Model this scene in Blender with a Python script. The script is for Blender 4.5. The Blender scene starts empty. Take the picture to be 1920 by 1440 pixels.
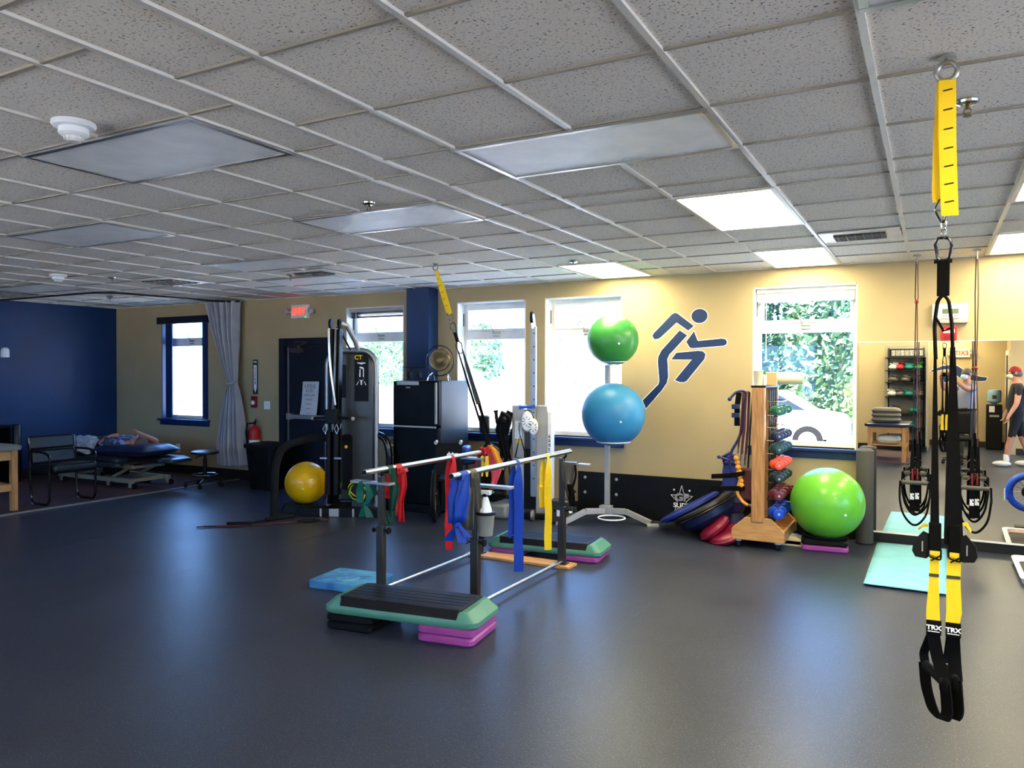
import bpy, bmesh, math, random
from mathutils import Vector, Matrix
random.seed(7)
PI = math.pi
SC = bpy.context.scene
COL = SC.collection

# ------------------------------------------------------------------ camera
CAMZ = 1.61
_yaw, _pit, _rol = 0.5010, 0.0143, 0.002
fw = Vector((-math.sin(_yaw)*math.cos(_pit), math.cos(_yaw)*math.cos(_pit), -math.sin(_pit)))
rt = Vector((math.cos(_yaw), math.sin(_yaw), 0))
up = rt.cross(fw)
rt2 = rt*math.cos(_rol)+up*math.sin(_rol)
up2 = up*math.cos(_rol)-rt*math.sin(_rol)
cam_d = bpy.data.cameras.new('camera')
cam_d.sensor_width = 36.0
cam_d.lens = 1441.0/1920*36
cam_d.clip_start = 0.02
cam_d.clip_end = 300
cam = bpy.data.objects.new('camera', cam_d)
COL.objects.link(cam)
R = Matrix((rt2, up2, -fw)).transposed().to_4x4()
cam.matrix_world = Matrix.Translation((0, 0, CAMZ)) @ R
SC.camera = cam

# ------------------------------------------------------------------ world, sun, exposure
SC.view_settings.view_transform = 'Standard'
SC.view_settings.look = 'None'
SC.view_settings.gamma = 1.0
SC.view_settings.use_curve_mapping = False
SC.view_settings.exposure = 0.8
W = bpy.data.worlds.new('sky'); SC.world = W; W.use_nodes = True
nt = W.node_tree; nt.nodes.clear()
wo = nt.nodes.new('ShaderNodeOutputWorld'); bg = nt.nodes.new('ShaderNodeBackground')
tc = nt.nodes.new('ShaderNodeTexCoord'); sx = nt.nodes.new('ShaderNodeSeparateXYZ')
rp = nt.nodes.new('ShaderNodeValToRGB')
rp.color_ramp.elements[0].position = 0.0; rp.color_ramp.elements[0].color = (0.27, 0.51, 1.0, 1)
rp.color_ramp.elements[1].position = 0.55; rp.color_ramp.elements[1].color = (0.15, 0.36, 1.0, 1)
nt.links.new(tc.outputs['Generated'], sx.inputs[0]); nt.links.new(sx.outputs['Z'], rp.inputs[0])
nt.links.new(rp.outputs[0], bg.inputs[0]); bg.inputs[1].default_value = 8.0
nt.links.new(bg.outputs[0], wo.inputs[0])
sun_d = bpy.data.lights.new('sun', 'SUN'); sun_d.energy = 30.0; sun_d.angle = 0.009; sun_d.color = (1.0, 0.88, 0.70)
sun = bpy.data.objects.new('sun', sun_d); COL.objects.link(sun)
sun.rotation_euler = Vector((-0.25, -0.55, 0.8)).to_track_quat('Z', 'Y').to_euler()
SC.cycles.max_bounces = 10
SC.cycles.diffuse_bounces = 5
SC.cycles.glossy_bounces = 5
SC.cycles.transparent_max_bounces = 12
SC.cycles.sample_clamp_indirect = 6.0
SC.cycles.caustics_reflective = False
SC.cycles.caustics_refractive = False
SC.cycles.use_denoising = True
LAMP_E = 19.0        # radiance of the lit ceiling panels

# ------------------------------------------------------------------ helpers
def lin(h):
    if isinstance(h, (tuple, list)): return tuple(h)+(1,) if len(h) == 3 else tuple(h)
    h = h.lstrip('#'); o = []
    for i in (0, 2, 4):
        c = int(h[i:i+2], 16)/255
        o.append(c/12.92 if c <= .04045 else ((c+.055)/1.055)**2.4)
    return tuple(o)+(1,)
MATS = {}
def mat(name, col, rough=.5, metal=0, spec=.4, col2=None, ns=6, bump=0, bs=60, coat=0, emis=0, stretch=None, alpha=1, lo=.35, hi=.65, trans=0, sheen=0, coords='Object', rough2=None):
    m = bpy.data.materials.new(name); m.use_nodes = True
    n = m.node_tree; b = n.nodes['Principled BSDF']
    c = lin(col)
    b.inputs['Base Color'].default_value = c
    b.inputs['Roughness'].default_value = rough
    b.inputs['Metallic'].default_value = metal
    b.inputs['Specular IOR Level'].default_value = spec
    b.inputs['Coat Weight'].default_value = coat
    b.inputs['Transmission Weight'].default_value = trans
    b.inputs['Sheen Weight'].default_value = sheen
    b.inputs['Alpha'].default_value = alpha
    t = n.nodes.new('ShaderNodeTexCoord'); mp = n.nodes.new('ShaderNodeMapping')
    n.links.new(t.outputs[coords], mp.inputs[0])
    if stretch: mp.inputs['Scale'].default_value = stretch
    if col2 is None: col2 = tuple(min(1, x*1.12+.002) for x in c[:3])
    no = n.nodes.new('ShaderNodeTexNoise'); no.inputs['Scale'].default_value = ns; no.inputs['Detail'].default_value = 4
    n.links.new(mp.outputs[0], no.inputs['Vector'])
    cr = n.nodes.new('ShaderNodeValToRGB')
    cr.color_ramp.elements[0].position = lo; cr.color_ramp.elements[0].color = c
    cr.color_ramp.elements[1].position = hi; cr.color_ramp.elements[1].color = lin(col2)
    n.links.new(no.outputs[0], cr.inputs[0]); n.links.new(cr.outputs[0], b.inputs['Base Color'])
    if rough2 is not None:
        mr = n.nodes.new('ShaderNodeMapRange'); mr.inputs[3].default_value = rough; mr.inputs[4].default_value = rough2
        n.links.new(no.outputs[0], mr.inputs[0]); n.links.new(mr.outputs[0], b.inputs['Roughness'])
    if bump:
        n2 = n.nodes.new('ShaderNodeTexNoise'); n2.inputs['Scale'].default_value = bs; n2.inputs['Detail'].default_value = 3
        n.links.new(mp.outputs[0], n2.inputs['Vector'])
        bp = n.nodes.new('ShaderNodeBump'); bp.inputs['Strength'].default_value = bump; bp.inputs['Distance'].default_value = .004
        n.links.new(n2.outputs[0], bp.inputs['Height']); n.links.new(bp.outputs[0], b.inputs['Normal'])
    if emis:
        b.inputs['Emission Color'].default_value = c; b.inputs['Emission Strength'].default_value = emis
    MATS[name] = m
    return m
M = MATS

class MB:
    def __init__(s): s.v = []; s.f = []; s.mi = []; s.cur = 0
    def add(s, vs, fs):
        o = len(s.v); s.v += [Vector(p) for p in vs]
        s.f += [tuple(o+i for i in f) for f in fs]; s.mi += [s.cur]*len(fs)
        return s
    def box(s, c, d, rz=0, M4=None, taper=1.0):
        x, y, z = d[0]/2, d[1]/2, d[2]/2
        vs = [Vector((a*x*(taper if cz > 0 else 1), b*y*(taper if cz > 0 else 1), cz*z)) for cz in (-1, 1) for b in (-1, 1) for a in (-1, 1)]
        A = Matrix.Translation(c) @ (M4 if M4 else Matrix.Rotation(rz, 4, 'Z'))
        return s.add([A @ p for p in vs], [(0, 2, 3, 1), (4, 5, 7, 6), (0, 1, 5, 4), (2, 6, 7, 3), (0, 4, 6, 2), (1, 3, 7, 5)])
    def box2(s, a, b):
        a = Vector(a); b = Vector(b); c = (a+b)/2; d = b-a
        return s.box(c, (abs(d.x), abs(d.y), abs(d.z)))
    def bar(s, p, q, w, t=None, upv=(0, 0, 1)):       # rectangular bar from p to q
        p = Vector(p); q = Vector(q); t = t or w; d = q-p; L = d.length; z = d.normalized()
        u = Vector(upv)
        if abs(z.dot(u)) > .98: u = Vector((0, 1, 0))
        x = u.cross(z).normalized(); y = z.cross(x)
        A = Matrix((x, y, z)).transposed().to_4x4()
        return s.box((p+q)/2, (w, t, L), M4=A)
    def tube(s, pts, r, seg=10, closed=False, caps=True, flat=1.0):
        pts = [Vector(p) for p in pts]; n = len(pts)
        rs = r if isinstance(r, (list, tuple)) else [r]*n
        tang = []
        for i in range(n):
            a = pts[(i-1) % n] if (closed or i > 0) else pts[i]
            b = pts[(i+1) % n] if (closed or i < n-1) else pts[i]
            t = (b-a); tang.append(t.normalized() if t.length > 1e-9 else Vector((0, 0, 1)))
        u = tang[0].orthogonal().normalized()
        if abs(tang[0].z) < .9: u = Vector((0, 0, 1)).cross(tang[0]).normalized()
        vs = []
        for i in range(n):
            t = tang[i]; u = (u-t*u.dot(t))
            u = u.normalized() if u.length > 1e-6 else t.orthogonal().normalized()
            w = t.cross(u)
            for k in range(seg):
                a = 2*PI*k/seg
                vs.append(pts[i]+(u*math.cos(a)+w*math.sin(a)*flat)*rs[i])
        fs = []
        m = n if closed else n-1
        for i in range(m):
            j = (i+1) % n
            for k in range(seg):
                l = (k+1) % seg
                fs.append((i*seg+k, i*seg+l, j*seg+l, j*seg+k))
        if caps and not closed:
            fs.append(tuple(range(seg))[::-1]); fs.append(tuple((n-1)*seg+k for k in range(seg)))
        return s.add(vs, fs)
    def cyl(s, p, q, r, r2=None, seg=20):
        return s.tube([p, q], [r, r if r2 is None else r2], seg)
    def lathe(s, prof, c=(0, 0, 0), M4=None, seg=32):
        A = Matrix.Translation(c) @ (M4 if M4 else Matrix.Identity(4)); vs = []; fs = []
        for (r, z) in prof:
            for k in range(seg):
                a = 2*PI*k/seg; vs.append(A @ Vector((r*math.cos(a), r*math.sin(a), z)))
        for i in range(len(prof)-1):
            for k in range(seg):
                l = (k+1) % seg; fs.append((i*seg+k, i*seg+l, (i+1)*seg+l, (i+1)*seg+k))
        fs.append(tuple(range(seg))[::-1]); fs.append(tuple((len(prof)-1)*seg+k for k in range(seg)))
        return s.add(vs, fs)
    def sph(s, c, r, seg=24, rings=14, M4=None, zmin=-1, zmax=1):
        if not isinstance(r, (tuple, list)): r = (r, r, r)
        A = Matrix.Translation(c) @ (M4 if M4 else Matrix.Identity(4)) @ Matrix.Diagonal((r[0], r[1], r[2], 1))
        a0 = math.asin(zmin); a1 = math.asin(zmax)
        prof = [(max(1e-4, math.cos(a0+(a1-a0)*i/rings)), math.sin(a0+(a1-a0)*i/rings)) for i in range(rings+1)]
        o = MB(); o.lathe(prof, seg=seg)
        return s.add([A @ p for p in o.v], o.f)
    def prism(s, poly, A, d):        # polygon in the XY plane of A, thickness d along its Z
        n = len(poly); vs = [A @ Vector((x, y, 0)) for x, y in poly]+[A @ Vector((x, y, d)) for x, y in poly]
        fs = [tuple(range(n))[::-1], tuple(range(n, 2*n))]+[(i, (i+1) % n, n+(i+1) % n, n+i) for i in range(n)]
        return s.add(vs, fs)
    def ribbon(s, pts, w, wd, th=.0015):     # flat strap: pts path, w width(s), wd width direction(s)
        n = len(pts); pts = [Vector(p) for p in pts]
        ws = w if isinstance(w, (list, tuple)) else [w]*n
        ds = [Vector(d).normalized() for d in wd] if isinstance(wd, list) else [Vector(wd).normalized()]*n
        vs = []
        for i in range(n):
            t = (pts[min(i+1, n-1)]-pts[max(i-1, 0)]).normalized(); d = ds[i]; nn = d.cross(t)
            nn = nn.normalized() if nn.length > 1e-6 else Vector((0, 1, 0))
            for a, b in ((-1, -1), (1, -1), (1, 1), (-1, 1)): vs.append(pts[i]+d*ws[i]/2*a+nn*th/2*b)
        fs = [(0, 1, 2, 3)[::-1], tuple(4*(n-1)+k for k in range(4))]
        for i in range(n-1):
            for k in range(4):
                l = (k+1) % 4; fs.append((4*i+k, 4*i+l, 4*i+4+l, 4*i+4+k))
        return s.add(vs, fs)
    def grid(s, fn, nu, nv, cu=False):
        vs = [fn(i/nu, j/nv) for j in range(nv+1) for i in range(nu+1)]
        fs = [(j*(nu+1)+i, j*(nu+1)+i+1, (j+1)*(nu+1)+i+1, (j+1)*(nu+1)+i) for j in range(nv) for i in range(nu)]
        return s.add(vs, fs)
    def xf(s, A):
        s.v = [A @ p for p in s.v]; return s
    def join(s, o):
        k = len(s.v); s.v += o.v; s.f += [tuple(i+k for i in f) for f in o.f]; s.mi += o.mi; return s

def root_of(o):
    while o.parent: o = o.parent
    return o
def B(mb, name, mats, parent=None, world=False, bevel=0, smooth=True, label=None, seg=2, ang=35, fix=True, sub=0, wn=False):
    me = bpy.data.meshes.new(name)
    vs = mb.v
    if world and parent is not None:
        off = root_of(parent).location; vs = [p-off for p in vs]
    me.from_pydata([tuple(p) for p in vs], [], mb.f)
    if not isinstance(mats, (list, tuple)): mats = [mats]
    for m in mats: me.materials.append(M[m] if isinstance(m, str) else m)
    me.polygons.foreach_set('material_index', mb.mi)
    if fix:
        bm = bmesh.new(); bm.from_mesh(me); bmesh.ops.recalc_face_normals(bm, faces=bm.faces); bm.to_mesh(me); bm.free()
    if smooth:
        me.polygons.foreach_set('use_smooth', [True]*len(me.polygons)); me.set_sharp_from_angle(angle=math.radians(ang))
    me.update()
    o = bpy.data.objects.new(name, me); COL.objects.link(o)
    if parent is not None: o.parent = parent
    if bevel:
        md = o.modifiers.new('bevel', 'BEVEL'); md.width = bevel; md.segments = seg; md.limit_method = 'ANGLE'; md.angle_limit = math.radians(40); md.harden_normals = False
    if sub:
        md = o.modifiers.new('smooth', 'SUBSURF'); md.levels = sub; md.render_levels = sub
    if label: o['label'] = label
    return o
def tag(o, label, cat, group=None):
    o['label'] = label; o['category'] = cat
    if group: o['group'] = group
    return o
def T(name, label, cat, loc=(0, 0, 0), rz=0, group=None):
    o = bpy.data.objects.new(name, None); COL.objects.link(o); o.empty_display_size = .1
    o.location = loc; o.rotation_euler = (0, 0, rz)
    return tag(o, label, cat, group)
def ST(mb, name, mats, parent=None, **k):
    o = B(mb, name, mats, parent, **k)
    if parent is None: o['kind'] = 'structure'
    return o
def dup(root, loc=None, rz=None, label=None, group=None):
    def cp(o, par):
        c = o.copy(); COL.objects.link(c)
        if par is not None: c.parent = par
        for ch in list(o.children): cp(ch, c)
        return c
    r = cp(root, None)
    if loc is not None: r.location = loc
    if rz is not None: r.rotation_euler = (0, 0, rz)
    if label: r['label'] = label
    if group: r['group'] = group
    return r
def text(s, size, A, m, name, parent, th=.001, world=False, align='CENTER', bold=0.0, sx=1.0):
    c = bpy.data.curves.new('t', 'FONT'); c.body = s; c.size = size; c.align_x = align; c.align_y = 'CENTER'; c.extrude = th; c.offset = bold; c.resolution_u = 3
    o = bpy.data.objects.new('t', c); COL.objects.link(o)
    dg = bpy.context.evaluated_depsgraph_get(); me = bpy.data.meshes.new_from_object(o.evaluated_get(dg))
    bpy.data.objects.remove(o); bpy.data.curves.remove(c)
    A = A @ Matrix.Diagonal((sx, 1, 1, 1))
    if world: A = Matrix.Translation(-root_of(parent).location) @ A
    me.transform(A); me.materials.clear(); me.materials.append(M[m]); me.name = name
    ob = bpy.data.objects.new(name, me); COL.objects.link(ob); ob.parent = parent
    return ob
def frame_mat(o, x, y):   # matrix with X along x, Y along y at origin o
    x = Vector(x).normalized(); y = Vector(y).normalized(); z = x.cross(y)
    return Matrix.Translation(o) @ Matrix((x, y, z)).transposed().to_4x4()
def arc(c, r, a0, a1, n, ax=(1, 0, 0), ay=(0, 0, 1)):
    c = Vector(c); ax = Vector(ax); ay = Vector(ay)
    return [c+ax*math.cos(a0+(a1-a0)*i/n)*r+ay*math.sin(a0+(a1-a0)*i/n)*r for i in range(n+1)]
def roundpath(pts, r, n=5):
    pts = [Vector(p) for p in pts]; o = [pts[0]]
    for i in range(1, len(pts)-1):
        a, b, c = pts[i-1], pts[i], pts[i+1]
        d1 = (a-b); d2 = (c-b); rr = min(r, d1.length*.49, d2.length*.49)
        p = b+d1.normalized()*rr; q = b+d2.normalized()*rr
        for k in range(n+1):
            t = k/n; o.append(p*(1-t)**2+b*2*t*(1-t)+q*t*t)
    o.append(pts[-1]); return o
def rrect(w, h, r, n=4):
    o = []
    for cx, cy, a in ((w/2-r, h/2-r, 0), (-w/2+r, h/2-r, PI/2), (-w/2+r, -h/2+r, PI), (w/2-r, -h/2+r, 1.5*PI)):
        for k in range(n+1):
            t = a+PI/2*k/n; o.append((cx+r*math.cos(t), cy+r*math.sin(t)))
    return o
def skin(name, nodes, edges, root, mats, rule=None, parent=None, sub=2, world=True):
    keys = list(nodes); me = bpy.data.meshes.new(name)
    me.from_pydata([nodes[k][0] for k in keys], [(keys.index(a), keys.index(b)) for a, b in edges], [])
    o = bpy.data.objects.new('tmp', me); COL.objects.link(o)
    o.modifiers.new('s', 'SKIN'); sm = o.modifiers.new('u', 'SUBSURF'); sm.levels = sub; sm.render_levels = sub
    for i, k in enumerate(keys):
        r = nodes[k][1]; v = me.skin_vertices[0].data[i]
        v.radius = (r, r) if not isinstance(r, tuple) else r
        v.use_root = (k == root)
    dg = bpy.context.evaluated_depsgraph_get(); m2 = bpy.data.meshes.new_from_object(o.evaluated_get(dg))
    bpy.data.objects.remove(o)
    m2.name = name; m2.materials.clear()
    if world and parent is not None: m2.transform(Matrix.Translation(-root_of(parent).location))
    off = root_of(parent).location if (world and parent is not None) else Vector((0, 0, 0))
    for m in mats: m2.materials.append(M[m])
    for p in m2.polygons:
        p.use_smooth = True; p.material_index = rule(p.center+off) if rule else 0
    ob = bpy.data.objects.new(name, m2); COL.objects.link(ob)
    if parent is not None: ob.parent = parent
    return ob
# ------------------------------------------------------------------ materials
def floor_mat(name, c1, c2, speck, rough, bump, flecks=420):
    m = bpy.data.materials.new(name); m.use_nodes = True; n = m.node_tree; b = n.nodes['Principled BSDF']
    t = n.nodes.new('ShaderNodeTexCoord')
    no = n.nodes.new('ShaderNodeTexNoise'); no.inputs['Scale'].default_value = 1.3; no.inputs['Detail'].default_value = 5
    cr = n.nodes.new('ShaderNodeValToRGB'); cr.color_ramp.elements[0].position = .3; cr.color_ramp.elements[0].color = lin(c1); cr.color_ramp.elements[1].position = .75; cr.color_ramp.elements[1].color = lin(c2)
    n.links.new(t.outputs['Object'], no.inputs['Vector']); n.links.new(no.outputs[0], cr.inputs[0])
    n2 = n.nodes.new('ShaderNodeTexNoise'); n2.inputs['Scale'].default_value = flecks; n2.inputs['Detail'].default_value = 2
    n.links.new(t.outputs['Object'], n2.inputs['Vector'])
    c2r = n.nodes.new('ShaderNodeValToRGB'); c2r.color_ramp.elements[0].position = .62; c2r.color_ramp.elements[0].color = (0, 0, 0, 1); c2r.color_ramp.elements[1].position = .72; c2r.color_ramp.elements[1].color = (1, 1, 1, 1)
    n.links.new(n2.outputs[0], c2r.inputs[0])
    mx = n.nodes.new('ShaderNodeMix'); mx.data_type = 'RGBA'; mx.inputs[7].default_value = lin(speck)
    n.links.new(c2r.outputs[0], mx.inputs[0]); n.links.new(cr.outputs[0], mx.inputs[6]); n.links.new(mx.outputs[2], b.inputs['Base Color'])
    mr = n.nodes.new('ShaderNodeMapRange'); mr.inputs[3].default_value = rough-.06; mr.inputs[4].default_value = rough+.06
    n.links.new(no.outputs[0], mr.inputs[0]); n.links.new(mr.outputs[0], b.inputs['Roughness'])
    n3 = n.nodes.new('ShaderNodeTexNoise'); n3.inputs['Scale'].default_value = 75; n3.inputs['Detail'].default_value = 4
    n.links.new(t.outputs['Object'], n3.inputs['Vector'])
    bp = n.nodes.new('ShaderNodeBump'); bp.inputs['Strength'].default_value = bump; bp.inputs['Distance'].default_value = .003
    n.links.new(n3.outputs[0], bp.inputs['Height']); n.links.new(bp.outputs[0], b.inputs['Normal'])
    b.inputs['Specular IOR Level'].default_value = .22
    MATS[name] = m
floor_mat('rubber_floor', '#262b39', '#2f3544', '#7a8499', .36, .3, 170)
floor_mat('carpet', '#4a3b40', '#5b4a4c', '#3a2e34', .95, .6, 200)
def tile_mat():
    m = bpy.data.materials.new('ceiling_tile'); m.use_nodes = True; n = m.node_tree; b = n.nodes['Principled BSDF']
    b.inputs['Roughness'].default_value = .95; b.inputs['Specular IOR Level'].default_value = .15
    t = n.nodes.new('ShaderNodeTexCoord')
    n2 = n.nodes.new('ShaderNodeTexNoise'); n2.inputs['Scale'].default_value = 95; n2.inputs['Detail'].default_value = 3; n2.inputs['Roughness'].default_value = .6
    n.links.new(t.outputs['Object'], n2.inputs['Vector'])
    cr = n.nodes.new('ShaderNodeValToRGB'); e = cr.color_ramp.elements
    e[0].position = .33; e[0].color = lin('#6c6a66'); e[1].position = .41; e[1].color = lin('#efe6d9')
    x = e.new(.62); x.color = lin('#f6ede0')
    n.links.new(n2.outputs[0], cr.inputs[0])
    no = n.nodes.new('ShaderNodeTexNoise'); no.inputs['Scale'].default_value = .8
    n.links.new(t.outputs['Object'], no.inputs['Vector'])
    mx = n.nodes.new('ShaderNodeMix'); mx.data_type = 'RGBA'; mx.blend_type = 'MULTIPLY'; mx.inputs[0].default_value = .1
    n.links.new(cr.outputs[0], mx.inputs[6]); n.links.new(no.outputs[0], mx.inputs[7]); n.links.new(mx.outputs[2], b.inputs['Base Color'])
    bp = n.nodes.new('ShaderNodeBump'); bp.inputs['Strength'].default_value = .5; bp.inputs['Distance'].default_value = .004
    n.links.new(n2.outputs[0], bp.inputs['Height']); n.links.new(bp.outputs[0], b.inputs['Normal'])
    MATS['ceiling_tile'] = m
tile_mat()
def glass_mat():
    m = bpy.data.materials.new('glass'); m.use_nodes = True; n = m.node_tree; n.nodes.clear()
    o = n.nodes.new('ShaderNodeOutputMaterial'); tr = n.nodes.new('ShaderNodeBsdfTransparent'); gl = n.nodes.new('ShaderNodeBsdfGlossy'); mi = n.nodes.new('ShaderNodeMixShader'); lw = n.nodes.new('ShaderNodeLayerWeight'); pw = n.nodes.new('ShaderNodeMath'); fr = n.nodes.new('ShaderNodeMath')
    gl.inputs['Roughness'].default_value = .02; tr.inputs[0].default_value = (.94, .97, .96, 1); lw.inputs[0].default_value = .5; pw.operation = 'POWER'; pw.inputs[1].default_value = 5; fr.operation = 'MULTIPLY_ADD'; fr.inputs[1].default_value = .9; fr.inputs[2].default_value = .03; n.links.new(lw.outputs['Facing'], pw.inputs[0]); n.links.new(pw.outputs[0], fr.inputs[0])
    n.links.new(fr.outputs[0], mi.inputs[0]); n.links.new(tr.outputs[0], mi.inputs[1]); n.links.new(gl.outputs[0], mi.inputs[2]); n.links.new(mi.outputs[0], o.inputs[0])
    MATS['glass'] = m
glass_mat()
def band_mat(name, col, tl=.35):
    m = mat(name, col, rough=.45, ns=30, bump=.2, bs=30)
    n = m.node_tree; b = n.nodes['Principled BSDF']; out = n.nodes['Material Output']
    ts = n.nodes.new('ShaderNodeBsdfTranslucent'); ts.inputs[0].default_value = lin(col); mi = n.nodes.new('ShaderNodeMixShader'); mi.inputs[0].default_value = tl
    n.links.new(b.outputs[0], mi.inputs[1]); n.links.new(ts.outputs[0], mi.inputs[2]); n.links.new(mi.outputs[0], out.inputs[0])
mat('wall_tan', '#a4936f', .75, col2='#a99874', ns=2, bump=.08, bs=160)
mat('wall_grey', '#8d8878', .8, bump=.08, bs=160)
mat('wall_navy', '#0a2c58', .5, col2='#0c3160', ns=2, bump=.08, bs=160)
mat('navy', '#0d2650', .45, col2='#0f2a57')
mat('navy_dark', '#060c1c', .5, spec=.25)
mat('baseboard_black', '#15130f', .5)
mat('white_vinyl', '#e6e4de', .4)
mat('grid_white', '#cdc8be', .4)
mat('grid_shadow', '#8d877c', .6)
mat('diffuser_off', '#e8e8e4', .35, bump=.6, bs=420)
mat('lamp_lit', '#fff0c0', .6, emis=LAMP_E)
mat('lamp_lit_tint', '#fff4d6', .6, emis=LAMP_E)
mat('metal_frame', '#9a9a98', .35, .8)
mat('mirror', (0.93, 0.93, 0.92), .005, 1.0, col2=(0.93, 0.93, 0.92))
mat('chrome', '#d0d0d0', .15, 1.0)
mat('steel', '#c2beb4', .2, 1.0, ns=3, rough2=.3)
mat('dark_metal', '#4a443c', .35, .85)
mat('silver_paint', '#9a9996', .38, .75)
mat('silver_light', '#a3a19c', .45, .35)
mat('gunmetal', '#48433c', .35, .8, ns=3)
mat('black', '#070708', .5, spec=.18)
mat('black_gloss', '#050506', .2, spec=.4, coat=.1)
mat('black_rubber', '#0e0e0e', .8, spec=.2, bump=.2, bs=90)
mat('black_web', '#050505', .85, spec=.1, bump=.5, bs=500)
mat('yellow_web', '#f0c60c', .65, bump=.4, bs=500, col2='#f5cf18')
mat('olive_web', '#3a3a2a', .8, bump=.4, bs=300)
mat('white', '#eeeeec', .5)
mat('white_print', '#ffffff', .5)
mat('paper', '#c9c9cc', .7)
mat('dark_print', '#1b1b1f', .6)
mat('red', '#b8141c', .4, col2='#c4181f')
mat('red_dark', '#7a1116', .4)
mat('ball_green', '#35883c', .38, col2='#3b9142', coat=.1)
mat('ball_blue', '#2f7fae', .42, col2='#3586b4')
mat('ball_lime', '#5eae2c', .36, col2='#67b834', coat=.15)
mat('ball_yellow', '#dba800', .35, col2='#e4b306', coat=.2)
mat('step_green', '#437a68', .45, bump=.15, bs=300, col2='#49826f')
mat('step_black', '#080707', .45, spec=.2, bump=.8, bs=260)
mat('purple', '#8a3a82', .45, col2='#94438b')
mat('foam_blue', '#2b66a0', .6, bump=.7, bs=22, col2='#4f9cc6')
mat('mat_blue', '#72b0c2', .75, bump=.4, bs=240, col2='#7dbac9')
mat('oak', '#c08d55', .45, col2='#9f6f3e', ns=5, stretch=(14, 14, 1.2), bump=.08, bs=80)
mat('oak_x', '#c9985e', .45, col2='#b07f49', ns=5, stretch=(1.2, 14, 14), bump=.08, bs=80)
mat('oak_y', '#c9985e', .45, col2='#b07f49', ns=5, stretch=(14, 1.2, 14), bump=.08, bs=80)
mat('fridge', '#030303', .4, spec=.12, bump=.05, bs=300)
mat('fridge_side', '#15181f', .28, bump=.3, bs=260)
mat('brass', '#7c6644', .38, .85, col2='#5c4a2c', ns=14)
mat('vinyl_black', '#0b1116', .35, bump=.1, bs=30)
mat('vinyl_teal', '#25333b', .3, bump=.15, bs=12)
mat('vinyl_navy', '#1f2a48', .35)
mat('curtain', '#a9abb2', .85, bump=.2, bs=200)
mat('foam_grey', '#4b463f', .8, bump=.3, bs=160)
mat('red_vinyl', '#7d1230', .35, col2='#861535')
mat('blue_plastic', '#182a78', .4)
mat('blue_dome', '#101c3e', .35)
mat('indigo', '#1d1d52', .45)
mat('maroon', '#4c1e1c', .5)
mat('amber', '#d8942a', .45)
mat('db_green', '#0f5a3c', .35)
mat('db_navy', '#151c3c', .35)
mat('db_teal', '#12393a', .35)
mat('db_orange', '#e04a22', .35)
mat('db_black', '#16201e', .35)
mat('db_maroon', '#5e1622', .35)
mat('db_blue', '#1140b0', .3)
mat('cream', '#d8cfae', .6)
mat('cream_metal', '#8d8873', .45)
mat('grey_plastic', '#7d7d74', .5)
mat('tan_box', '#c9a06a', .6)
mat('exit_red', '#ff2a1a', .5, emis=3.0)
mat('exit_red_pale', '#c81e10', .5, emis=.25)
mat('exit_face', '#d8cfb8', .5)
mat('green_led', '#30ff60', .5, emis=4)
mat('skin', '#b27c64', .55, col2='#bb866e', ns=9)
mat('skin_pale', '#c9a08c', .55)
mat('shirt_blue', '#8289a4', .85, bump=.3, bs=30)
mat('shirt_black', '#17181c', .85, bump=.3, bs=30)
mat('trousers_grey', '#3f4038', .85)
mat('shorts_black', '#121216', .85, bump=.3, bs=20)
mat('cloth_white', '#c8ccd4', .85, col2='#8c93a2', ns=14, bump=.5, bs=16)
mat('cloth_pattern', '#39405a', .85, col2='#8f9fd8', ns=11, lo=.5, hi=.62, bump=.4, bs=18)
mat('hair_grey', '#57504a', .8)
mat('cap_red', '#8e1a20', .75)
mat('mask_blue', '#a9c6cf', .7)
mat('shoe_white', '#cfcabb', .6)
mat('sock_white', '#dddacf', .8)
mat('pillow_grey', '#6d685c', .6, bump=.4, bs=9)
mat('towel_white', '#c6c3b4', .95, bump=.6, bs=60)
mat('water_blue', '#8fb3c9', .15, coat=.3, trans=.3)
mat('orange', '#f04a1c', .45)
mat('blue_bright', '#1a50c8', .35)
mat('teal_gear', '#1d6f66', .8)
mat('grey_gear', '#4a4640', .8, col2='#6e675c', ns=20)
mat('white_gear', '#cfcbbf', .85)
mat('red_gear', '#b3262e', .8)
mat('lcd', '#5d6b4f', .3)
mat('asphalt', '#ddd5c4', .9, ns=2)
mat('grass', '#5c7a3a', .95, ns=3)
mat('leaf', '#41623f', .6, col2='#6a8a60', ns=2)
mat('leaf_dark', '#1c3c22', .6, col2='#3c633a', ns=1)
mat('leaf_pale', '#5f7d3a', .6, col2='#7f9a52', ns=2)
mat('bark', '#93897f', .9, bump=.5, bs=12)
mat('car_white', '#e8e8e8', .25, coat=.5)
mat('car_red', '#d2a3a3', .4, coat=.2)  # red paint lightened, outdoor overexposure put into the colour
mat('car_blue', '#55708f', .3, coat=.5)
mat('car_glass_dark', '#202a33', .1)
mat('car_glass', '#6c8796', .2)  # glass paled along with the red car, glare in its colour
for nm, c in (('band_red', '#d2222c'), ('band_blue', '#1a49b4'), ('band_teal', '#0f6a5a'), ('band_green', '#0e4b34'), ('band_yellow', '#f2d414'), ('band_pink', '#e0606c'), ('band_amber', '#e7a51c')): band_mat(nm, c)
band_mat('band_grey', '#4a463c', .1)

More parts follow.
